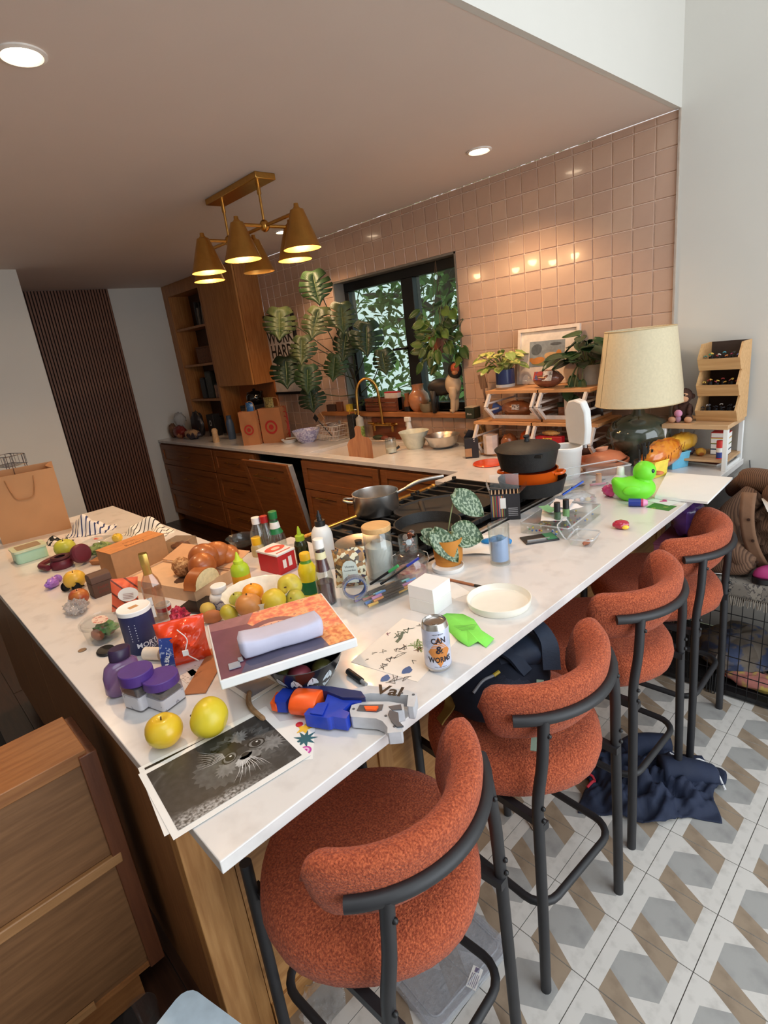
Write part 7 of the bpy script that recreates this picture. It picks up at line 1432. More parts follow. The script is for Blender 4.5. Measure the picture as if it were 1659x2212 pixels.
t,w_,h_,_ = sheet('picture_book','large flat book with a brown cover by the blue tub','book',[(1500,995),(1540,985),(1568,994),(1533,1013)],T + .0005,.008,[PAPER]); MB().box(-w_ / 2,w_ / 2 - .004,-h_ / 2,h_ / 2,.0082,.0092).build('cover',M('cover_brown',(140,84,70),.5,col2=(196,170,150),scale=18,c2lo=.55,c2hi=.6),t)
p = PZ(1530,993,T + .01); t = thing('sunglasses','black sunglasses lying on the large flat book','sunglasses',(p.x,p.y,T + .0095),.4)
for s in (-1,1):
    MB().lathe([(.019,0),(.022,.002),(.022,.005),(.019,.006),(.018,.003),(.019,0)],20,sy=.8).xf(rotm(1.2,0,0,(s * .026,0,.018))).build('rim',sgm,t); MB().lathe([(0,.002),(.0185,.002)],20,sy=.8).xf(rotm(1.2,0,0,(s * .026,0,.018))).build('lens',MATS['lens_dark'],t); MB().tube([(s * .048,.0,.022),(s * .046,.012,.02),(-s * .03,.018 + .006 * s,.004)],.0026,6).build('temple',sgm,t)
# ================================================================== back counter by the sink
p,r_,h_ = up(897,975,895,925,76); r_ = .105
tobj('fluted_bowl','tall white fluted mixing bowl right of the sink','bowl',(p.x,p.y,T),[])
MB().lathe([(0,.0),(.05,0),(.055,.006),(.07,.03),(.095,.10),(r_,.118),(r_ * .96,.118),(.09,.10),(.06,.02),(0,.014)],48,fn=lambda a,z: 1 + .012 * math.cos(24 * a)).build('bowl',M('bowl_mint_white',(214,214,196),.3),bpy.data.objects['fluted_bowl'])
p = PZ(957,966,T); tobj('steel_bowl','round stainless mixing bowl next to the fluted one','bowl',(p.x,p.y,T),[('bowl',STEEL,[(0,0),(.06,0),(.09,.02),(.112,.07),(.120,.085),(.116,.086),(.106,.07),(.084,.022),(0,.006)],44)])
p = PZ(846,978,T); tobj('milk_jar','glass jar with a little milk left at the sink edge','jar',(p.x,p.y,T),[('glass',GLASS,[(0,0),(.036,0),(.038,.004),(.038,.095),(.036,.10),(.034,.10),(.036,.094),(.036,.006),(0,.004)],30),('milk',M('milk',(230,222,204),.4),[(0,.005),(.035,.006),(.035,.03),(0,.03)],30)])
p = PZ(665,955,T); tobj('speckled_bowl','pale lavender speckled enamel bowl beside the shopping bags','bowl',(p.x,p.y,T),[('bowl',M('enamel_speckle',(150,146,186),.3,col2=(206,204,224),scale=60,c2lo=.45,c2hi=.55),[(0,0),(.05,0),(.055,.006),(.075,.02),(.11,.09),(.118,.105),(.112,.105),(.10,.085),(.06,.02),(0,.012)],44)])
p = PZ(627,955,T); tobj('small_dish','shallow white dish with leftover food by the shopping bags','dish',(p.x,p.y,T),[('dish',WPLAS,[(0,0),(.05,0),(.075,.03),(.072,.031),(.048,.006),(0,.006)],36),('leftovers',M('leftovers',(150,108,60),.8,var=.4,scale=50),[(0,.024),(.05,.022),(.066,.018)],24)])
# drying rack
p = PZ(722,948,T); t = thing('dish_rack','white wire dish basket full of kitchen tools','rack',(p.x,p.y - .0,T),.0); wh = M('wire_white',(214,204,196),.5); W,D_,H_ = .24,.16,.12
for z in (.004,.04,.08,H_): MB().tube([(x * (1 + z * .5),y * (1 + z * .5),z) for x,y in rrect(W,D_,.03,3)],.002 if z < H_ else .003,6,closed=True).build('ring',wh,t)
for k in range(20):
    pts = rrect(W,D_,.03,4); x,y = pts[k % len(pts)]; MB().tube([(x,y,.004),(x * 1.06,y * 1.06,H_)],.0014,5).build('wire',wh,t)
for k in range(11):
    x = -W / 2 + .02 + k * (W - .04) / 10
    for s in (-1,1): MB().tube([(x,s * D_ / 2,.004),(x * 1.06,s * D_ / 2 * 1.06,H_)],.0014,5).build('wire',wh,t)
MB().box(-W / 2,W / 2,-D_ / 2,D_ / 2,.002,.004).build('base_plate',wh,t)
def utensil(label,base,ang,m,l_,head,name='utensil',cat='utensil'):
    o = thing(name,label,cat,base,0,'tools in the dish basket',rot=ang); MB().tube([(0,0,0),(0,0,l_)],.005,8).build('handle',m,o); MB().box(-head / 2,head / 2,-.003,.003,l_ - .002,l_ + head).build('blade',m,o,bevel=.002)
utensil('black spatula leaning out of the dish basket',(p.x - .02,p.y,T + .02),(.1,-.8,0),BLACK,.20,.05); utensil('wooden scraper leaning out of the dish basket',(p.x - .03,p.y + .02,T + .02),(.2,-.5,0),WOOD('scraper',(170,116,70),(186,134,86),'z'),.16,.06); utensil('grey knife standing in the dish basket',(p.x + .05,p.y + .01,T + .01),(.0,.3,0),STEEL,.12,.03)
t = soft('pot_lid','upturned clear pot lid lying in the dish basket','lid',(p.x + .02,p.y,T + .10),(.06,.05,.02),CLEAR('lid_glass','d0ccd0',.15,.05,.2),3,amp=.03,nm='lid')
t = thing('plastic_tub','clear plastic tub with a small label behind the speckled bowl','tub',(PZ(652,930,T).x,-.14,T)); MB().frustum((-.05,.05,-.04,.04),(-.065,.065,-.05,.05),0,.17).build('tub',CLEAR('tub_smoke','d8d2cc',.1,.08,.2),t,bevel=.006); MB().box(-.02,.02,-.0505,-.0495,.09,.12).build('label',M('tub_label',(70,60,60),.5),t)
# cutting board, pan and soap in and round the sink
t = thing('cutting_board','paddle-shaped wooden cutting board leaning in the sink','cutting board',(-1.93,-.42,T - .085),rot=(-.22,0,face_cam((-1.93,-.42,0)))); cbm = WOOD('board_wood',(150,92,46),(176,116,64),'z',.5)
MB().prism([(-.085,0),(.085,0),(.088,.14),(.07,.17),(.03,.185),(.022,.20),(.024,.25),(.012,.262),(-.012,.262),(-.024,.25),(-.022,.20),(-.03,.185),(-.07,.17),(-.088,.14)],-.009,.009).xf(rotm(PI / 2,0,0)).build('board',cbm,t,bevel=.003)
t = thing('frying_pan','small black frying pan soaking in the sink with its handle up','pan',(-1.75,-.40,T - .198),.5); MB().lathe([(0,0),(.07,0),(.085,.03),(.082,.03),(.068,.005),(0,.005)],32).build('pan',iron,t); MB().tube(smoothpath([(.08,0,.026),(.11,0,.10),(.10,.0,.19),(.14,.02,.225)],5),.009,8).build('handle',BLACK,t)
p = PY(778,930,-.08); t = thing('soap_bottle','green dish soap bottle with a white pump','bottle',(p.x + .02,-.09,T)); MB().lathe([(0,0),(.030,0),(.032,.01),(.032,.11),(0,.11)],24).build('lower_body',M('soap_green',(120,140,60),.35,col2=(170,180,110),scale=60),t); MB().lathe([(0,.11),(.032,.11),(.03,.17),(.014,.185),(0,.185)],24).build('upper_body',M('soap_grey',(190,184,170),.35),t); MB().tube([(0,0,.185),(0,0,.235),(-.03,-.01,.24)],.006,8).build('pump',WPLAS,t)
t = thing('scrub_caddy','dark mottled sponge holder with a yellow wire handle','caddy',(p.x - .06,-.09,T)); MB().box(-.035,.035,-.03,.03,0,.20).build('holder',M('caddy_dark',(40,36,34),.6,var=.6,scale=60),t,bevel=.004); MB().tube([(-.03,0,.20),(-.03,0,.235),(.04,0,.235),(.04,0,.20)],.004,6).build('wire_handle',M('wire_yellow',(206,160,50),.4),t)
t = thing('oval_plate','oval plate with a green pepper and cooked food behind the sink','plate',(PZ(830,948,T).x,-.085,T)); MB().lathe([(0,.003),(.05,0),(.07,.012),(.068,.014),(.048,.005),(0,.006)],36,sx=1.9,sy=1.0).build('plate',M('plate_white2',(226,206,190),.3),t); soft('green_pepper','dark green chilli pepper on the oval plate','pepper',(PZ(830,948,T).x + .0,-.085,T + .007),(.05,.02,.018),M('pepper_green',(60,70,46),.4),4,.4,.06,nm='skin'); soft('cooked_food','reddish piece of cooked food on the oval plate','food',(PZ(830,948,T).x + .07,-.085,T + .007),(.035,.025,.016),M('food_red',(120,60,46),.6),5,nm='piece')
p = PZ(880,925,T); t = thing('spray_bottle','white spray bottle standing against the tiled wall','spray bottle',(PY(880,925,-.1).x,-.08,T)); MB().lathe([(0,0),(.030,0),(.034,.01),(.034,.05),(.018,.12),(.014,.15),(0,.15)],24).build('body',WPLAS,t); MB().box(-.035,.018,-.012,.012,.15,.185).build('trigger_head',WPLAS,t,bevel=.005); MB().tube([(-.024,0,.152),(-.03,0,.115)],.004,6).build('trigger',WPLAS,t)
t = thing('glass_bowl','clear glass bowl upside down behind the mixing bowls','bowl',(-1.36,-.10,T)); MB().lathe([(.09,0),(.088,.03),(.06,.07),(0,.085)],32).build('bowl',GLASS,t); t = thing('lidded_jar','small glass jar with a dark clip lid behind the steel bowl','jar',(-1.19,-.09,T)); MB().lathe([(0,0),(.04,0),(.042,.07),(.036,.085),(0,.086)],28).build('glass',GLASS,t); MB().lathe([(0,.087),(.045,.087),(.045,.10),(0,.103)],28).build('lid',M('lid_dark',(90,76,66),.4),t)
t = thing('tea_box','yellow and white box behind the dark carton','box',(-1.06,-.055,T + .0),0); MB().box(-.05,.05,-.03,.03,0,.07).build('box',M('box_yellow',(206,160,70),.6),t); MB().box(-.05,.05,-.031,-.0302,.03,.07).build('label',M('box_cream',(220,196,170),.6),t)
# faucet, wall-mounted brass bridge
t = thing('faucet','brass wall-mounted bridge tap with a tall arched spout','tap',(-2.06,-.002,1.03)); MB().tube([(-.10,-.045,0),(.10,-.045,0)],.011,12).build('bridge',BRASS,t)
for s in (-1,1): MB().tube([(s * .10,0.0,0),(s * .10,-.05,0),],.013,12).lathe([(0,0),(.028,0),(.026,.008),(0,.01)],20,(s * .10,-.004,0)).build('wall_flange',BRASS,t); MB().tube([(s * .10,-.05,0),(s * .10,-.075,.012)],.012,10).tube([(s * .10 - .03,-.078,.018),(s * .10 + .03,-.078,.018)],.007,8).build('lever',BRASS,t); MB().tube([(s * .1,-.045,0),(s * .1,-.045,-.05)],.011,10).build('valve',BRASS,t)
sp_ = [(0,-.045,0),(0,-.05,.12),(0,-.06,.24)] + [(-.0 - .055 * (1 - math.cos(a)) * 1.0,-.06 - .06 * (1 - math.cos(a)),.24 + .12 * math.sin(a)) for a in [PI * k / 8 for k in range(1,9)]] + [(-.11,-.185,.16),(-.11,-.188,.10)]
MB().tube(smoothpath(sp_,3),.0105,12).build('spout',BRASS,t)
# wooden crate and things on the sill
t = thing('wooden_crate','dark red-brown wooden recipe crate on the window sill','crate',(-2.10,.03,WZ0)); cr = WOOD('crate_wood',(110,56,34),(134,74,46),'x',.45)
for k in range(3): MB().box(-.17,.17,-.05,-.04,.005 + .033 * k,.034 + .033 * k).build('front_slat',cr,t,bevel=.001)
MB().box(-.17,.17,-.04,.045,0,.006).build('bottom',cr,t); MB().box(-.17,-.16,-.04,.045,.006,.10).build('side',cr,t); MB().box(.16,.17,-.04,.045,.006,.10).build('side',cr,t); MB().box(-.16,.16,.037,.045,.006,.10).build('back',cr,t)
t = thing('card_box','white card box with a red top edge in the crate','box',(-2.0,.03,WZ0 + .0065)); MB().box(-.07,.07,-.02,.02,0,.13).build('box',M('card_white',(226,206,196),.6),t); MB().box(-.07,.07,-.021,.021,.13,.138).build('red_edge',redc,t)
t = thing('backsplash_plank','dark wooden board leaning under the sill behind the tap','board',(-2.02,-.012,T)); b = MB().box(-.2,.2,-.006,.004,.001,.165); b.build('board',cr,t,bevel=.001)
vz = WZ0; t = tobj('clay_vase','glossy tan clay vase on the window sill','vase',(-1.735,.03,vz),[('vase',M('clay_tan',(178,116,78),.3,var=.08,coat=.3),[(0,0),(.045,0),(.065,.03),(.078,.08),(.070,.12),(.042,.15),(.040,.18),(.046,.19),(.040,.19),(.036,.15),(0,.14)],36)])
tobj('stone_bowl','grey-green stone bowl beside the clay vase','bowl',(-1.62,.0,vz),[('bowl',M('stone_green',(128,110,84),.6,var=.1),[(0,0),(.045,0),(.06,.02),(.063,.062),(.057,.062),(.052,.02),(0,.01)],32)])
tobj('amber_bottle','small amber bottle with a dark base left of the vase','bottle',(-1.85,.03,vz),[('bottle',M('amber',(150,92,50),.3),[(0,0),(.03,0),(.03,.06),(.018,.09),(.02,.13),(0,.135)]),('band',BLACK,[(.031,.0),(.031,.035)])])
for k,(x,c_,w,h_,lab) in enumerate(((-2.70,(70,48,38),.10,.05,'dark brown wooden block at the end of the sill'),(-2.47,(214,176,50),.045,.05,'small yellow box on the sill under the monstera'),(-2.59,(110,64,40),.06,.07,'reddish wooden box on the sill under the monstera'))):
    t = thing('sill_box',lab,'box',(x,-.01 if x < -2.5 else -.015,vz),.1,'small boxes on the sill'); MB().box(-w / 2,w / 2,-.02,.02,0,h_).build('box',M('sillbox%d' % k,c_,.5),t,bevel=.002); MB().box(-w / 2,w / 2,-.0205,.0205,h_,h_ + .008).build('lid',M('sillbox%d' % k,0),t,bevel=.001)
# statue: white forelegs, black mane and rump, bearded red face
t = thing('animal_statue','painted standing animal statue with black mane and red bearded face','statue',(-1.415,.0,vz),.35); wt_ = M('statue_white',(196,170,140),.5,var=.06); bk2 = M('statue_black',(30,24,22),.5,var=.2); rd = M('statue_red',(170,78,44),.5,var=.15)
MB().ball((-.07,.03,.17),(.10,.05,.06),20,12).build('rump',bk2,t,smooth=180); MB().ball((.03,-.005,.185),(.055,.05,.075),20,12).build('chest',wt_,t,smooth=180)
for s in (-1,1): MB().tube(smoothpath([(.035,s * .03 - .01,.17),(.035,s * .034 - .012,.09),(.03,s * .034 - .014,.02),(.02,s * .034 - .024,.008)],4),[.026] * 4 + [.018] * 4 + [.016] * 4 + [.018],10).build('foreleg',wt_,t,smooth=180); MB().tube([(-.12,s * .03 + .03,.15),(-.125,s * .032 + .03,.07),(-.12,s * .032 + .03,.0)],[.026,.016,.016],10).build('hind_leg',bk2,t,smooth=180)
MB().ball((.055,-.02,.275),(.048,.045,.058),18,12).build('mane',bk2,t,smooth=180); MB().ball((.068,-.055,.29),(.03,.02,.034),16,10).build('face',rd,t,smooth=180); MB().ball((.068,-.066,.265),(.022,.014,.016),12,8).build('beard',M('statue_tan',(170,110,70),.6),t,smooth=180); MB().ball((.068,-.076,.288),(.006,.007,.010),8,6).build('nose',rd,t)
# ================================================================== plants at the window
mon = [M('monstera_dark',(30,50,28),.42,var=.25,scale=10),M('monstera_mid',(46,68,38),.42,var=.2,scale=10),M('monstera_pale',(82,90,56),.40,col2=(56,72,42),scale=16)]
def monstera_leaf(R_,slits=4):
    """split heart-shaped leaf in the xy plane, stalk at the notch, tip towards -y"""
    b = MB(); n = 60
    def edge(v):
        a = v * PI; x = math.sin(a) ** .8 * (.92 - .22 * v) * R_; y = (.62 * math.cos(a) - .12 + .22 * math.exp(-((v - .12) / .12) ** 2)) * R_
        if v > .8: y -= .35 * R_ * ((v - .8) / .2) ** 2; x *= 1 - .5 * ((v - .8) / .2)
        return x,y
    for s in (1,-1):
        pts = []
        for k in range(n + 1):
            v = k / n; x,y = edge(v); my = .34 * R_ - 1.28 * R_ * v
            ph = ((v - .24) / .60 * slits) if .24 < v < .84 else -1
            if ph >= 0 and (ph % 1.0) < .24: x,y = x * .40,my + (y - my) * .40
            pts.append((s * x,y,my))
        for k in range(n):
            (x0,y0,m0),(x1,y1,m1) = pts[k],pts[k + 1]; zf = lambda x: -.16 * abs(x) - .25 * x * x / R_
            b.add([(0,m0,.0),(x0 * .5,(m0 + y0) / 2,zf(x0 * .5) + .04 * R_),(x0,y0,zf(x0)),(x1,y1,zf(x1)),(x1 * .5,(m1 + y1) / 2,zf(x1 * .5) + .04 * R_),(0,m1,.0)],[(0,1,4,5),(1,2,3,4)] if s > 0 else [(5,4,1,0),(4,3,2,1)])
    return b
mp = thing('monstera_plant','large monstera with big split leaves standing at the window','plant',(-2.405,.035,WZ0))
MB().lathe([(0,0),(.04,0),(.055,.11),(.05,.11),(.046,.10),(0,.095)],32).build('pot',M('pot_black',(34,30,30),.5),mp)
vein = M('vein_pale',(120,130,84),.5)
leaves = [(680,612,74,-.25,1),(603,690,76,-.36,2),(684,688,76,-.34,2),(738,678,66,-.30,2),(652,748,64,-.38,2),(618,795,74,-.36,0),(792,722,76,-.12,0),(745,740,64,-.16,0),(828,775,54,-.10,0),(664,812,62,-.30,1),(672,856,62,-.28,0),(722,786,60,-.24,1),(640,770,50,-.22,0)]
for (px,py,w,y,mi) in leaves:
    c = PY(px,py,y); lc = c - Vector(mp.location); R_ = w * mpp(c) * .62
    tc_ = (CAM - c).normalized(); nrm = (tc_ * .75 + Vector((random.uniform(-.35,.35),-.2,random.uniform(.1,.55)))).normalized(); upd = Vector((random.uniform(-.35,.35),0,1)); x = upd.cross(nrm).normalized(); yv = nrm.cross(x)
    m4 = Matrix.Translation(lc) @ Matrix((x,yv,nrm)).transposed().to_4x4()
    o = monstera_leaf(R_,4).xf(m4).build('leaf',mon[mi],mp,smooth=180,solid=.0012)
    MB().tube([m4 @ Vector((0,R_ * .34,.005 * R_)),m4 @ Vector((0,-R_ * .93,.005 * R_))],[.0022,.0008],5).build('midrib',vein,o)
    base = Vector((random.uniform(-.03,.03),random.uniform(-.02,.02),   .12 + .25 * random.random())); att = m4 @ Vector((0,R_ * .34,0))
    MB().tube(smoothpath([base,(base + att) / 2 + Vector((0,.03,-.03)),att],5),.004,6).build('stalk',M('stalk_dark',(52,60,36),.6),mp)
MB().tube(smoothpath([(0,0,.09),(.01,-.02,.25),(-.02,-.05,.42),(0,-.06,.62)],5),.011,8).build('stem',M('stalk_brown',(62,52,36),.8),mp)
random.seed(33)
sf = thing('fern_plant','small feathery fern at the foot of the monstera','plant',(-2.50,-.07,WZ0 - .03)); sf.location = (-2.27,.06,WZ0); MB().lathe([(0,0),(.03,0),(.036,.06),(.032,.06),(0,.05)],20).build('pot',M('pot_brown',(96,64,44),.6),sf)
for k in range(22):
    a = k * 2.4; d = Vector((math.cos(a),math.sin(a) * .45 - .35,0)); l_ = random.uniform(.09,.17); q = [Vector((0,0,.055)) + d * l_ * s + Vector((0,0,l_ * (.9 * s - .9 * s * s))) for s in (0,.25,.5,.75,1)]; b = MB().tube(q,.0012,4)
    for i in range(1,5):
        for s in (-1,1): leaf_shape(b,q[i],Vector((d.y * s,-d.x * s,.2)) + d * .5,Vector((0,0,1)),.03,.006)
    b.build('frond',M('fern_green',(72,92,48),.6,var=.2),sf,smooth=0)
hp = thing('hanging_pothos','bushy green pothos hanging in the right window pane','plant',(-1.47,.0,1.52)); MB().lathe([(0,0),(.05,0),(.07,.11),(.065,.11),(0,.10)],28).build('pot',M('pot_terracotta',(110,60,36),.6),hp)
for s in (-1,0,1): MB().tube([(s * .062,.02 * (1 - abs(s)),.105),(0,.03,.575)],.0014,5).build('hanger_cord',M('cord_brown',(90,70,50),.8),hp)
for k in range(46):
    a = random.uniform(0,2 * PI); rr = random.uniform(.05,.20); z = random.uniform(-.16,.24) * (1 if rr > .1 else .6); pos = (rr * math.cos(a) * 1.0,-.03 + min(.06,rr * math.sin(a) * .45),.10 + z - .35 * max(0,rr - .1)); pleaf(hp,pos,(math.cos(a) * .7,-.3,random.uniform(-1,.3)),(0,-1,.5),random.uniform(.065,.095),random.uniform(.055,.08),[M('hp_leaf_a',(58,88,38),.4,var=.25,scale=8),M('hp_leaf_b',(44,70,34),.4,var=.25,scale=8),M('hp_leaf_c',(84,110,50),.4,var=.2,scale=8)][k % 3],(0.01 * math.cos(a),0,.10),n=5)
# ================================================================== poster
t = thing('framed_poster','black framed poster reading WORK HARD behind the monstera','poster',(-3.30,-.004,1.28)); W,H = .50,.70; fw = .022
for b in (MB().box(-W / 2,W / 2,-.025,0,0,fw),MB().box(-W / 2,W / 2,-.025,0,H - fw,H),MB().box(-W / 2,-W / 2 + fw,-.025,0,fw,H - fw),MB().box(W / 2 - fw,W / 2,-.025,0,fw,H - fw)): b.build('frame_bar',fb,t,bevel=.001) if False else b.build('frame_bar',M('poster_frame',(14,14,16),.4),t,bevel=.001)
MB().box(-W / 2 + fw,W / 2 - fw,-.010,-.002,fw,H - fw).build('print',M('poster_paper',(214,204,196),.7),t); b = MB()
for s,y,sz in (('WORK',.50,.155),('HARD',.375,.155),('& BE NICE',.26,.07),('TO PEOPLE',.19,.07)): textmb(b,s,sz,cy=y,bold=.003,sx=.82)
b.xf(rotm(PI / 2,0,0,(0,-.0106,0))); b.build('lettering',M('poster_ink',(26,24,26),.6),t,smooth=0)
# ================================================================== shopping bags and far-left counter things
def shop_bag(label,px0,px1,hgt,seed):
    A_,B_ = PZ(*px0,T),PZ(*px1,T); d = B_ - A_; w = d.length; t = thing('shopping_bag',label,'shopping bag',(A_ + B_) / 2,math.atan2(d.y,d.x),'red-ringed paper shopping bags'); kp = M('shop_kraft',(170,112,70),.85,var=.06,scale=8,bump=.2,bscale=12); dp = w * .55
    MB().grid(lambda u,v: (w * (u - .5),.006 * hnoise(u * 4 + seed,v * 4,seed),hgt * v),8,8,0,.0012).build('front_wall',kp,t,smooth=60); MB().box(-w / 2,w / 2,dp,dp + .001,0,hgt).build('back_wall',kp,t)
    for s in (-1,1):
        MB().box(s * w / 2 - .0006,s * w / 2 + .0006,.004,dp,0,hgt).build('side_wall',kp,t); b = MB()
        for k in range(1,5): b.tube([(s * (w / 2 + .0012),dp * .5 + .03 * k * math.cos(a),hgt * .45 + .04 * k * math.sin(a)) for a in [-PI / 2 + PI * j / 10 for j in range(11)] if 0 < dp * .5 + .03 * k * math.cos(a) < dp],.004,4)
        b.build('side_print',M('bag_red',(166,36,28),.7),t)['kind'] = 'stuff'
    MB().box(-w / 2,w / 2,0,dp,0,.002).build('bottom',kp,t); b = MB(); cz_ = hgt * .46; R_ = w * .28
    b.lathe([(R_ * .72,-.0012),(R_,-.0012)],32).lathe([(0,-.0012),(R_ * .38,-.0012)],24); b.xf(rotm(PI / 2,0,0,(0,-.0075,cz_))); b.build('ring_logo',M('bag_red',0),t,smooth=0)
    MB().tube(smoothpath([(-.04,dp,hgt - .02),(-.035,dp + .004,hgt + .05),(0,dp + .006,hgt + .075),(.035,dp + .004,hgt + .05),(.04,dp,hgt - .02)],4),.003,6).build('handle',M('bag_handle2',(176,130,90),.8),t)
    return t,w,dp
ta,wa,da = shop_bag('paper shopping bag with red ring logo, left one of the two',(527,963),(563,960),.29,1); tb2,wb,db = shop_bag('paper shopping bag with red ring logo, right one of the two',(570,958),(616,955),.30,2)
p = wpt(ta,.02,da / 2,.22); o = thing('chip_packet','blue chip packet sticking out of the left shopping bag','packet',p,.1); pillow(MB(),.10,.14,.04,seed=3,nu=10,nv=10).build('bag',M('chip_blue',(60,110,170),.35,col2=(200,210,220),scale=22,c2lo=.58,c2hi=.64),o,smooth=60)
p = wpt(tb2,-.02,db / 2,.225); o = thing('grain_bag','clear bag of yellow grains sticking out of the right shopping bag','bag',p,.1); pillow(MB(),.13,.16,.05,seed=5,nu=10,nv=10).build('bag',M('grain',(170,150,84),.35,col2=(90,76,40),scale=110,c2lo=.45,c2hi=.6,coat=.6),o,smooth=60)
t = thing('coffee_machine','black coffee machine in the nook behind the shopping bags','coffee machine',(-3.66,-.17,T)); MB().box(-.12,.12,-.10,.11,0,.30).build('body',M('machine_black',(26,24,24),.35),t,bevel=.006); MB().box(-.09,.09,-.12,-.10,.0,.03).build('drip_tray',STEEL,t); MB().box(-.10,.10,-.104,-.1005,.16,.28).build('front_panel',M('machine_panel',(60,58,56),.3),t)
t = thing('teapot','glossy black teapot on top of the coffee machine','teapot',(-3.66,-.16,T + .301)); MB().lathe([(0,0),(.06,0),(.085,.04),(.08,.085),(.05,.115),(.012,.125),(.014,.14),(0,.145)],32).build('pot',M('gloss_black',(14,13,14),.12,coat=.6),t,smooth=180); MB().tube(smoothpath([(.07,0,.05),(.11,0,.08),(.135,0,.12)],4),[.018] * 4 + [.012] * 4 + [.009],8).build('spout',MATS['gloss_black'],t); MB().tube(smoothpath([(-.07,0,.04),(-.12,0,.05),(-.12,0,.10),(-.06,0,.10)],4),.009,8).build('handle',MATS['gloss_black'],t)
p = PZ(503,948,T); tobj('water_bottle','slate blue water bottle on the back counter','bottle',(p.x,p.y,T),[('body',M('bottle_slate',(70,90,120),.4),[(0,0),(.034,0),(.036,.01),(.036,.15),(.024,.19),(0,.19)]),('cap',M('bottle_cap',(60,76,100),.4),[(0,.19),(.024,.19),(.024,.225),(0,.227)])])
p = PZ(482,940,T); t = thing('black_box','black upright box with a white oval mark beside the water bottle','box',(p.x,p.y - .07,T),.1); MB().box(-.06,.06,-.04,.04,.012,.23).build('box',M('box_black',(22,21,22),.5),t,bevel=.002); MB().lathe([(.012,0),(.018,0)],20,sy=1.6).xf(rotm(PI / 2,0,0,(0,-.0408,.145))).build('mark',M('mark_white',(190,190,190),.6),t); MB().box(-.065,.065,-.045,.045,0,.012).build('base',M('box_base',(150,140,130),.6),t)
p = PZ(468,955,T); tobj('salt_grinder','pale carved salt shaker at the front of the back counter','shaker',(p.x,p.y,T),[('body',M('shaker_tan',(186,150,110),.6,var=.2,scale=60),[(0,0),(.03,0),(.032,.03),(.026,.08),(.03,.11),(.02,.13),(0,.135)])])
for (x,y,sz,m_,lab,sd) in ((-4.72,-.50,(.10,.06,.065),M('snack_red',(120,40,34),.4,col2=(190,130,90),scale=14,c2lo=.55,c2hi=.62),'red snack packet at the white wall end of the back counter',1),(-4.885,-.50,(.05,.04,.075),M('jar_brown',(120,84,60),.5,var=.3,scale=30),'small brown packet beside the red one on the back counter',2),(-4.44,-.50,(.13,.06,.05),M('snack_mixed',(190,150,110),.5,col2=(50,44,60),scale=18,c2lo=.45,c2hi=.55),'mixed pale and dark snack packets heaped on the back counter',3),(-4.52,-.38,(.10,.05,.13),M('bag_dark',(44,40,42),.4,col2=(150,120,70),scale=10,c2lo=.62,c2hi=.68),'dark bag with a yellow patch on the back counter',4)):
    soft('snack_packet',lab,'packet',(x,y,T),sz,m_,sd,amp=.16,group='packets on the back counter')
soft('clear_bag','clear crinkled bag slumped on the red snack packet','bag',(-4.73,-.47,T + .115),(.09,.05,.075),CRINK,6,amp=.2)
# things on the hutch shelves
def hshelf(z): return z + .0005
random.seed(15); x = -4.35
for k in range(6):
    o = thing('shelf_book',ORD[k] + ['  thin dark book',' pale spined book'][k % 2] .replace('  ',' ') + ' along the top hutch shelf','book',(x - .05,-.13,hshelf(2.005)),0,'books on the top hutch shelf',rot=(0,.06 * k,0)); hh_ = random.uniform(.16,.22); MB().box(-.012,.012,-.08,.08,0,hh_).build('cover',M('hb%d' % (k % 2),[(40,36,36),(120,110,100)][k % 2],.6),o); MB().box(-.010,.010,-.078,.081,.003,hh_ - .003).build('pages',PAPER,o); x += .034 + .013 * k * .35
t = thing('shelf_basket','brown woven box on the second hutch shelf','box',(-4.37,-.135,hshelf(1.64))); MB().box(-.16,.16,-.09,.09,0,.15).build('box',M('basket_brown',(104,62,34),.7,var=.3,scale=60),t,bevel=.004); MB().box(-.163,.163,-.093,.093,.15,.162).build('lid',M('basket_brown',0),t,bevel=.002)
for k,(x,c_,w,h_,lab) in enumerate(((-4.55,(26,26,28),.09,.20,'black appliance box on the lower hutch shelf'),(-4.40,(40,44,40),.12,.26,'dark green tin on the lower hutch shelf'),(-4.24,(150,110,90),.12,.13,'patterned pale box on the lower hutch shelf'))):
    o = thing('shelf_tin',lab,'tin',(x - .05,-.14,hshelf(1.285)),0,'tins on the lower hutch shelf'); MB().box(-w / 2,w / 2,-.06,.06,0,h_).build('tin',M('st%d' % k,c_,.5,var=.4,scale=30),o,bevel=.004); MB().box(-w / 2 + .004,w / 2 - .004,-.056,.056,h_,h_ + .012).build('lid',BLACK,o,bevel=.002)
for k,x in enumerate((-4.62,-4.50,-4.38,-4.26)):
    tobj('dark_canister',ORD[k] + ' dark lidded canister from the white end wall, under the hutch','canister',(x,-.14,T),[('body',M('canister_dark',(34,32,32),.4),[(0,0),(.045,0),(.045,.15),(0,.15)]),('lid',BLACK,[(0,.15),(.046,.15),(.044,.17),(.01,.175),(.012,.19),(0,.192)])],group='canisters under the hutch')
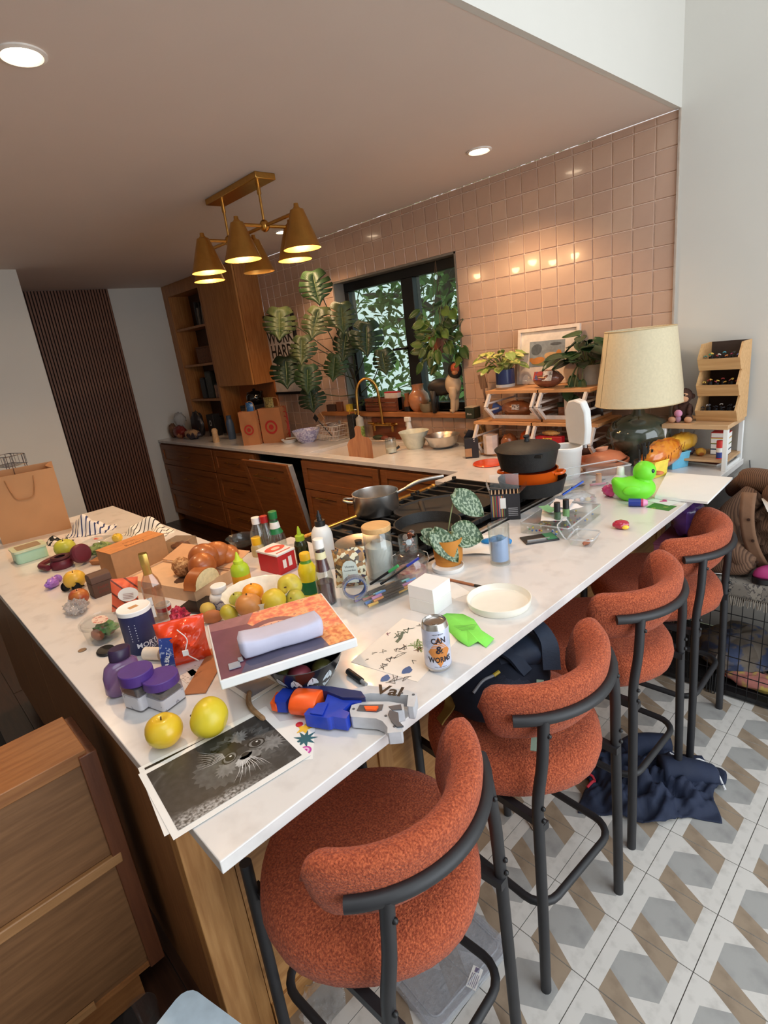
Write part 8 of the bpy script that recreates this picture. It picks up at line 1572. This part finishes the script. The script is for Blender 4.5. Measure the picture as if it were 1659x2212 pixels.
# ================================================================== on the stools and the floor
nvy_ = M('navy_cloth',(20,28,46),.85,var=.25,scale=14,bump=.2,bscale=40); nvy2 = M('navy_strap',(34,46,66),.7,var=.12,scale=40,bump=.2,bscale=200)
SE = (.262,-1.875,.6625)
t = thing('backpack','dark navy backpack slumped on the second stool under the bar','backpack',SE,.25)
def pk(a):
    f = 1 + .08 * hnoise(a.x * 3 + 1,a.y * 3,2) + .04 * hnoise(a.z * 6,a.x * 6,3); return Vector((a.x * f,a.y * f,max(-.72,a.z * f)))
b = MB().ball((0,0,0),(.15,.16,.085),30,18,0,pk); b.xf(Matrix.Translation((-.04,0,.0625))); b.build('body',nvy_,t,smooth=70)
b = MB().ball((0,0,0),(.085,.10,.05),24,14,0,lambda a: 1 + .1 * hnoise(a.x * 4,a.y * 4,5)); b.xf(rotm(0,.2,0,(.03,-.06,.075))); b.build('mesh_pocket',M('mesh_pocket',(36,40,56),.8,var=.5,scale=260),t,smooth=70)
b = MB().ball((0,0,0),(.11,.11,.045),24,14,0,lambda a: 1 + .12 * hnoise(a.x * 4,a.y * 4,8)); b.xf(rotm(0,-.1,0,(-.02,.06,.125))); b.build('top_flap',nvy2,t,smooth=70)
def strap(pts,w,m,nm,th=.004):
    P = smoothpath(pts,6); b = MB(); V = []
    for i,p_ in enumerate(P):
        d = (P[min(i + 1,len(P) - 1)] - P[max(i - 1,0)]).normalized(); s_ = d.cross(Vector((0,0,1))); s_ = s_.normalized() if s_.length > .05 else Vector((1,0,0)); n_ = s_.cross(d) * th / 2
        V += [p_ - s_ * w / 2 - n_,p_ + s_ * w / 2 - n_,p_ + s_ * w / 2 + n_,p_ - s_ * w / 2 + n_]
    F = []
    for i in range(len(P) - 1):
        for j in range(4): a = i * 4; F.append((a + j,a + (j + 1) % 4,a + 4 + (j + 1) % 4,a + 4 + j))
    F += [(3,2,1,0),tuple(len(V) - 4 + j for j in range(4))]
    b.add(V,F); b.build(nm,m,t,smooth=50)
strap([(-.12,.10,.13),(-.05,.12,.19),(.04,.10,.20),(.10,.06,.17),(.12,.02,.11)],.045,nvy2,'shoulder_strap',.008); strap([(-.14,-.02,.12),(-.06,-.02,.17),(.02,-.02,.16),(.07,-.03,.12)],.04,nvy2,'shoulder_strap',.008)
strap([(.10,-.02,.10),(.115,-.08,.07),(.12,-.13,.04),(.13,-.18,.015)],.018,M('strap_mint',(150,170,150),.7),'mint_strap'); strap([(-.12,-.10,.10),(-.10,-.15,.06),(-.12,-.18,.02)],.03,M('strap_ochre',(120,92,34),.7),'ochre_strap')
MB().tube(smoothpath([(.0,-.085,.13),(-.02,-.11,.125),(-.035,-.14,.105)],4),.004,6).build('zip_pull',M('zip_pull',(150,156,164),.5),t); MB().tube([(.01,-.07,.135),(.0,-.085,.13)],.005,6).build('zip_tab',M('zip_tab',(206,180,60),.5),t)
b = MB(); textmb(b,'OUT',.02); b.xf(rotm(PI / 2,0,PI / 2 - .3,(.135,.045,.045))); b.build('lettering',M('pack_red',(200,60,70),.6),t,smooth=0)
# jacket on the floor
p = Vector((.40,-1.27,0)); t = thing('jacket','crumpled navy jacket with red and white piping on the tiled floor','jacket',p,.55)
def jk(u,v):
    x,y = (u - .5) * 2,(v - .5) * 2; rr = math.hypot(x,y); out = 1 + .14 * math.sin(3 * math.atan2(y,x) + .6) + .06 * math.sin(7 * math.atan2(y,x)); k = max(0,1 - (rr / 1.2) ** 3)
    fold = abs(math.sin(5.5 * x + 2.2 * y + 1.5 * math.sin(3 * y))) * .7 + .6 * abs(hnoise(x * 3.2,y * 2.7,1.7)) + .25 * hnoise(x * 8,y * 7,2)
    return (.235 * x * out,.165 * y * out,.004 + .075 * max(.02,fold) * k)
MB().grid(jk,60,44,0,.003).build('fabric',M('jacket_navy',(26,36,60),.8,var=.18,scale=9,bump=.15,bscale=200),t,smooth=180)
MB().tube([Vector(jk(.02 + .03 * math.sin(6 * k / 14),.25 + .5 * k / 14)) + Vector((0,0,.006)) for k in range(15)],.005,8).build('red_piping',M('piping_red',(190,40,56),.7),t); MB().tube(smoothpath([(.10,.08,.075),(.16,.06,.05),(.20,.08,.055),(.245,.05,.035),(.26,-.01,.012)],6),.0045,8).build('white_piping',M('piping_white',(220,220,222),.7),t)
MB().tube(smoothpath([(.06,.02,.05),(.15,.03,.045),(.24,.03,.022)],6),[.05] * 6 + [.045] * 6 + [.035],14).build('sleeve',MATS['jacket_navy'],t,smooth=180); MB().tube(smoothpath([(-.05,.10,.045),(.02,.16,.04),(.12,.18,.03)],6),[.045] * 6 + [.04] * 6 + [.035],14).build('sleeve',MATS['jacket_navy'],t,smooth=180)
a_,b_ = Vector((.066,-1.618,0)),Vector((.208,-1.694,0)); d = b_ - a_; t = thing('fork','steel fork lying on the tiles under the second stool','fork',a_,math.atan2(d.y,d.x)); L_ = d.length
MB().tube(smoothpath([(L_,0,.003),(L_ * .6,0,.008),(L_ * .35,0,.004)],4),[.0045,.0042,.004,.0036,.0032,.003,.003,.003,.003],8).build('handle',STEEL,t); MB().box(0.03,L_ * .36,-.009,.009,.003,.0055).build('head',STEEL,t,bevel=.001)
for k in range(4): MB().box(-.02,.031,-.009 + .005 * k,-.006 + .005 * k,.003,.005).build('tine',STEEL,t)
# clear bin lid with label
cs = [PZ(a,b,0) for a,b in ((838,2118),(1000,1955),(1102,2050),(945,2235))]; c = sum(cs,Vector()) / 4; e = cs[1] - cs[0] + cs[2] - cs[3]; an = math.atan2(e.y,e.x); w = ((cs[1] - cs[0]).length + (cs[2] - cs[3]).length) / 2; h = ((cs[2] - cs[1]).length + (cs[3] - cs[0]).length) / 2
t = thing('bin_lid','clear plastic storage lid with a printed label under the near stool','lid',(c.x,c.y,0),an); lm = CLEAR('lid_milky','f2f4f8',.05,.12,.20)
MB().prism(rrect(w,h,.03),.012,.0145).build('panel',lm,t,bevel=.001); MB().tube([(x,y,.0085) for x,y in rrect(w,h,.03,6)],.0075,8,closed=True).build('rim',lm,t); MB().tube([(x,y,.016) for x,y in rrect(w - .035,h - .035,.022,6)],.002,6,closed=True).build('ridge',lm,t)
lb = MB().box(-.028,.028,-.014,.014,.0148,.0152); q = Matrix.Rotation(-an,4,'Z') @ (PZ(1025,2112,.015) - Vector((c.x,c.y,0))); lb.xf(rotm(0,0,.35,(q.x,q.y,0))); lb.build('label',PAPER,t); b = MB()
for k in range(5): b.box(-.024,.010,-.010 + .0045 * k,-.0085 + .0045 * k,.0153,.0155)
b.box(.014,.026,-.006,.006,.0153,.0155); b.xf(rotm(0,0,.35,(q.x,q.y,0))); b.build('printed_lines',M('label_violet',(120,110,140),.6),t)['kind'] = 'stuff'
p = PZ(690,2165,0); soft('plastic_bag','crumpled clear plastic bag on the tiles by the bar panelling','plastic bag',(p.x + .02,p.y,0),(.05,.06,.035),CLEAR('bag_film','fafafa',.10,.10,.05,.8),3,amp=.25)
# white bin and clear cup beside the camera
c0 = Vector((.098,-2.793,0)); an = math.atan2(.264,.965); t = thing('waste_bin','pale blue-white waste bin with rounded lid at the photo bottom','bin',(c0.x,c0.y,0),an)
MB().prism([(x + .115,y - .12) for x,y in rrect(.23,.24,.03)],.0,.42).build('body',M('bin_body',(200,206,210),.4),t); MB().prism([(x + .115,y - .12) for x,y in rrect(.235,.245,.03)],.422,.45).build('lid',M('bin_lid',(196,214,226),.35),t,bevel=.006)
p = PZ(312,2205,.06); tobj('clear_cup','clear plastic cup on the floor beside the waste bin','cup',(p.x,p.y,0),[('cup',PLAST,[(0,0),(.03,0),(.04,.10),(.041,.10),(.031,.002),(0,.002)])])
# ================================================================== dog crate and the heap on it
CX0,CX1,CY0,CY1,CH = .125,1.05,-.585,-.06,.53
cr_ = thing('dog_crate','black wire dog crate against the white wall with blankets inside','dog crate',(0,0,0)); wm_ = M('crate_black',(16,16,18),.4)
MB().box(CX0,CX1,CY0,CY1,.012,.03).build('tray',M('crate_tray',(24,24,26),.5),cr_)
def wire(a,b,r=.0018,nm='wire'): MB().tube([a,b],r,5).build(nm,wm_,cr_)
n_ = 24
for k in range(n_ + 1): x = CX0 + (CX1 - CX0) * k / n_; wire((x,CY0,.01),(x,CY0,CH))
for k in range(17): y = CY0 + (CY1 - CY0) * k / 16; wire((CX0,y,.01),(CX0,y,CH))
for z in (.01,.06,.12,.20,.30,.40,CH): wire((CX0,CY0,z),(CX1,CY0,z),.003 if z in (.01,CH) else .0022,'cross_bar'); wire((CX0,CY0,z),(CX0,CY1,z),.003 if z in (.01,CH) else .0022,'cross_bar')
for z in (.01,CH): wire((CX0,CY1,z),(CX1,CY1,z),.003,'cross_bar'); wire((CX1,CY0,z),(CX1,CY1,z),.003,'cross_bar')
for y in (CY0,CY1): wire((CX1,y,.0),(CX1,y,CH),.003,'corner_bar'); wire((CX0,y,.0),(CX0,y,CH),.003,'corner_bar')
for k in range(1,9): x = CX0 + (CX1 - CX0) * k / 9; wire((x,CY0,CH),(x,CY1,CH))
for x in (.40,.42): MB().tube([(x,CY0 - .004,.10),(x,CY0 - .01,.0),(x + .012,CY0 - .01,.0),(x + .012,CY0 - .004,.10)],.0022,5).build('latch_loop',wm_,cr_)
for k,(x,y,sx,sy,sz,c1,c2,lab) in enumerate(((.45,-.32,.17,.20,.07,(120,108,96),(70,80,110),'grey-beige blanket inside the dog crate'),(.80,-.32,.20,.20,.10,(60,70,100),(150,130,100),'blue patterned blanket inside the dog crate'),(.58,-.50,.14,.05,.035,(190,120,110),(206,180,90),'pink and yellow cloth at the front of the dog crate'))):
    soft('crate_blanket',lab,'blanket',(x,y,.0305),(sx,sy,sz),M('crate_cloth%d' % k,c1,.9,col2=c2,scale=14,c2lo=.5,c2hi=.58),k + 2,amp=.2,nm='cloth',group='blankets in the dog crate')
tw_ = RAMP('tweed','axisC',[(0,(128,120,110)),(.30,(96,90,86)),(.42,(150,142,130)),(.72,(70,66,66)),(.80,(128,120,110))],9,.95,axis=0,noise=1.2,nscale=70)
t = thing('tweed_blanket','grey tweed throw folded over the top of the dog crate','blanket',(0,0,CH + .0035)); MB().grid(lambda u,v: (CX0 - .005 + (CX1 - CX0 + .03) * u,CY0 - .012 + (CY1 - CY0) * max(0,v - .16) / .84,(.022 + .004 * hnoise(u * 20,v * 9)) if v > .16 else .022 - .075 * (1 - v / .16)),60,24,0,.012).build('throw',tw_,t,smooth=180)
b = MB(); random.seed(2)
for k in range(130): x = CX0 + (CX1 - CX0 + .02) * k / 130; b.tube([(x,CY0 - .014,-.045),(x + random.uniform(-.004,.004),CY0 - .016,-.075 - random.uniform(0,.012))],.0022,4)
b.build('fringe',M('fringe_tweed',(136,126,114),.95,var=.3),t)['kind'] = 'stuff'
BT = CH + .030
knit = RAMP('rib_knit','axis',[(0,(92,66,50)),(.5,(126,94,72)),(.85,(70,48,36)),(1,(92,66,50))],120,.95,axis=0,noise=.8,nscale=8,rot=(0,.35,.3))
t = thing('cardigan','brown ribbed knit cardigan heaped on the tweed throw','cardigan',(.535,-.31,BT),0)
MB().ball((0,0,0),(.20,.19,.18),56,36,0,lambda a: Vector((a.x * (1 + .16 * hnoise(a.y * 5,a.z * 4,1)),a.y * (1 + .20 * hnoise(a.x * 5,a.z * 6,2)),max(-.82,a.z * (1 + .22 * hnoise(a.x * 4.4,a.y * 4.4,3)))))).xf(Matrix.Translation((.03,.02,.15))).build('body',knit,t,smooth=180)
MB().tube(smoothpath([(-.17,.06,.27),(-.10,-.02,.345),(.02,-.08,.36),(.14,-.06,.37),(.24,0,.33)],6),[.035] * 6 + [.05] * 12 + [.045] * 7,16).build('collar',knit,t,smooth=180)
MB().tube(smoothpath([(-.06,-.08,.30),(-.12,-.17,.22),(-.10,-.215,.12),(-.04,-.23,.055),(-.12,-.235,.035),(-.19,-.22,.03)],6),[.05] * 8 + [.046] * 10 + [.04] * 12 + [.034],16).build('sleeve',knit,t,smooth=180)
MB().tube(smoothpath([(.02,-.10,.34),(.13,-.19,.27),(.20,-.21,.14),(.24,-.20,.05)],6),[.06] * 6 + [.055] * 12 + [.05],16).build('sleeve',knit,t,smooth=180)
MB().grid(lambda u,v: (-.075 + .05 * u + .075 * v * v,-.155 - .085 * math.sin(PI * (.18 + .7 * v)),.345 - .32 * v),4,16,0,.008).build('button_band',M('band_knit',(128,94,70),.9),t,smooth=180)
for k in range(3): MB().lathe([(0,0),(.006,0),(.006,.003),(0,.004)],10).xf(rotm(PI / 2,0,0,(-.035 + .02 * k,-.248 - .001 * k,.25 - .085 * k))).build('button',M('button_brown',(60,40,30),.4),t)
sv = M('silver_foil',(206,210,216),.22,.75,var=.15,scale=20,bump=.5,bscale=22)
p = PX(1565,1140,.40); soft('silver_bag','crinkled silver foil bag between the stool back and the cardigan','bag',(.372,-.43,BT),(.05,.06,.115),sv,5,amp=.2)
t = soft('purple_bag','shiny purple bag behind the last stool','bag',(.215,-.34,BT + .062),(.07,.09,.085),M('purple_film',(110,70,150),.25,var=.3,scale=14,coat=.6,bump=.4,bscale=22),6,amp=.16)
t = thing('pink_box','flat dusky pink box under the purple bag','box',(.185,-.36,BT),.05); MB().box(-.07,.10,-.13,.13,0,.05).build('box',M('box_pink',(176,104,132),.6),t,bevel=.002); MB().box(-.072,.102,-.132,.132,.0502,.061).build('lid',M('lid_pink',(150,84,112),.6),t,bevel=.002)
t = thing('pink_shoe','black-soled pink shoe on the tweed throw','shoe',(.62,-.53,BT),.5); MB().prism([(x,y) for x,y in rrect(.20,.075,.035)],0,.022).build('sole',BLACK,t,bevel=.004); MB().ball((0,0,0),(.10,.036,.04),24,12,0,lambda a: Vector((a.x,a.y,max(-.2,a.z * (1 - .35 * a.x))))).xf(Matrix.Translation((0,0,.030))).build('upper',M('shoe_pink',(170,50,110),.6),t,smooth=180)
t = thing('white_paper','white paper sheet sticking out at the photo edge over the cardigan','paper',(.52,-.46,BT + .30),.4,rot=(.25,-.2,.4)); MB().grid(lambda u,v: (.14 * u,.10 * v - .08,.004 * math.sin(3 * u)),6,4,0,.0006).build('sheet',PAPER,t)
t = thing('power_cord','thin grey cord hanging down the white wall','cord',(.36,-.008,.45)); MB().tube(smoothpath([(0,0,.46),(.012,-.002,.36),(.005,-.002,.26),(.02,-.002,.12)],6),.003,6).build('cord',M('cord_grey',(90,88,86),.5),t)
t = thing('cutlery_strip','steel cutlery piece poking out under the cardigan sleeve','cutlery',(.42,-.565,BT),.4); MB().ball((0,0,.006),(.06,.012,.005),16,8).build('blade',STEEL,t)
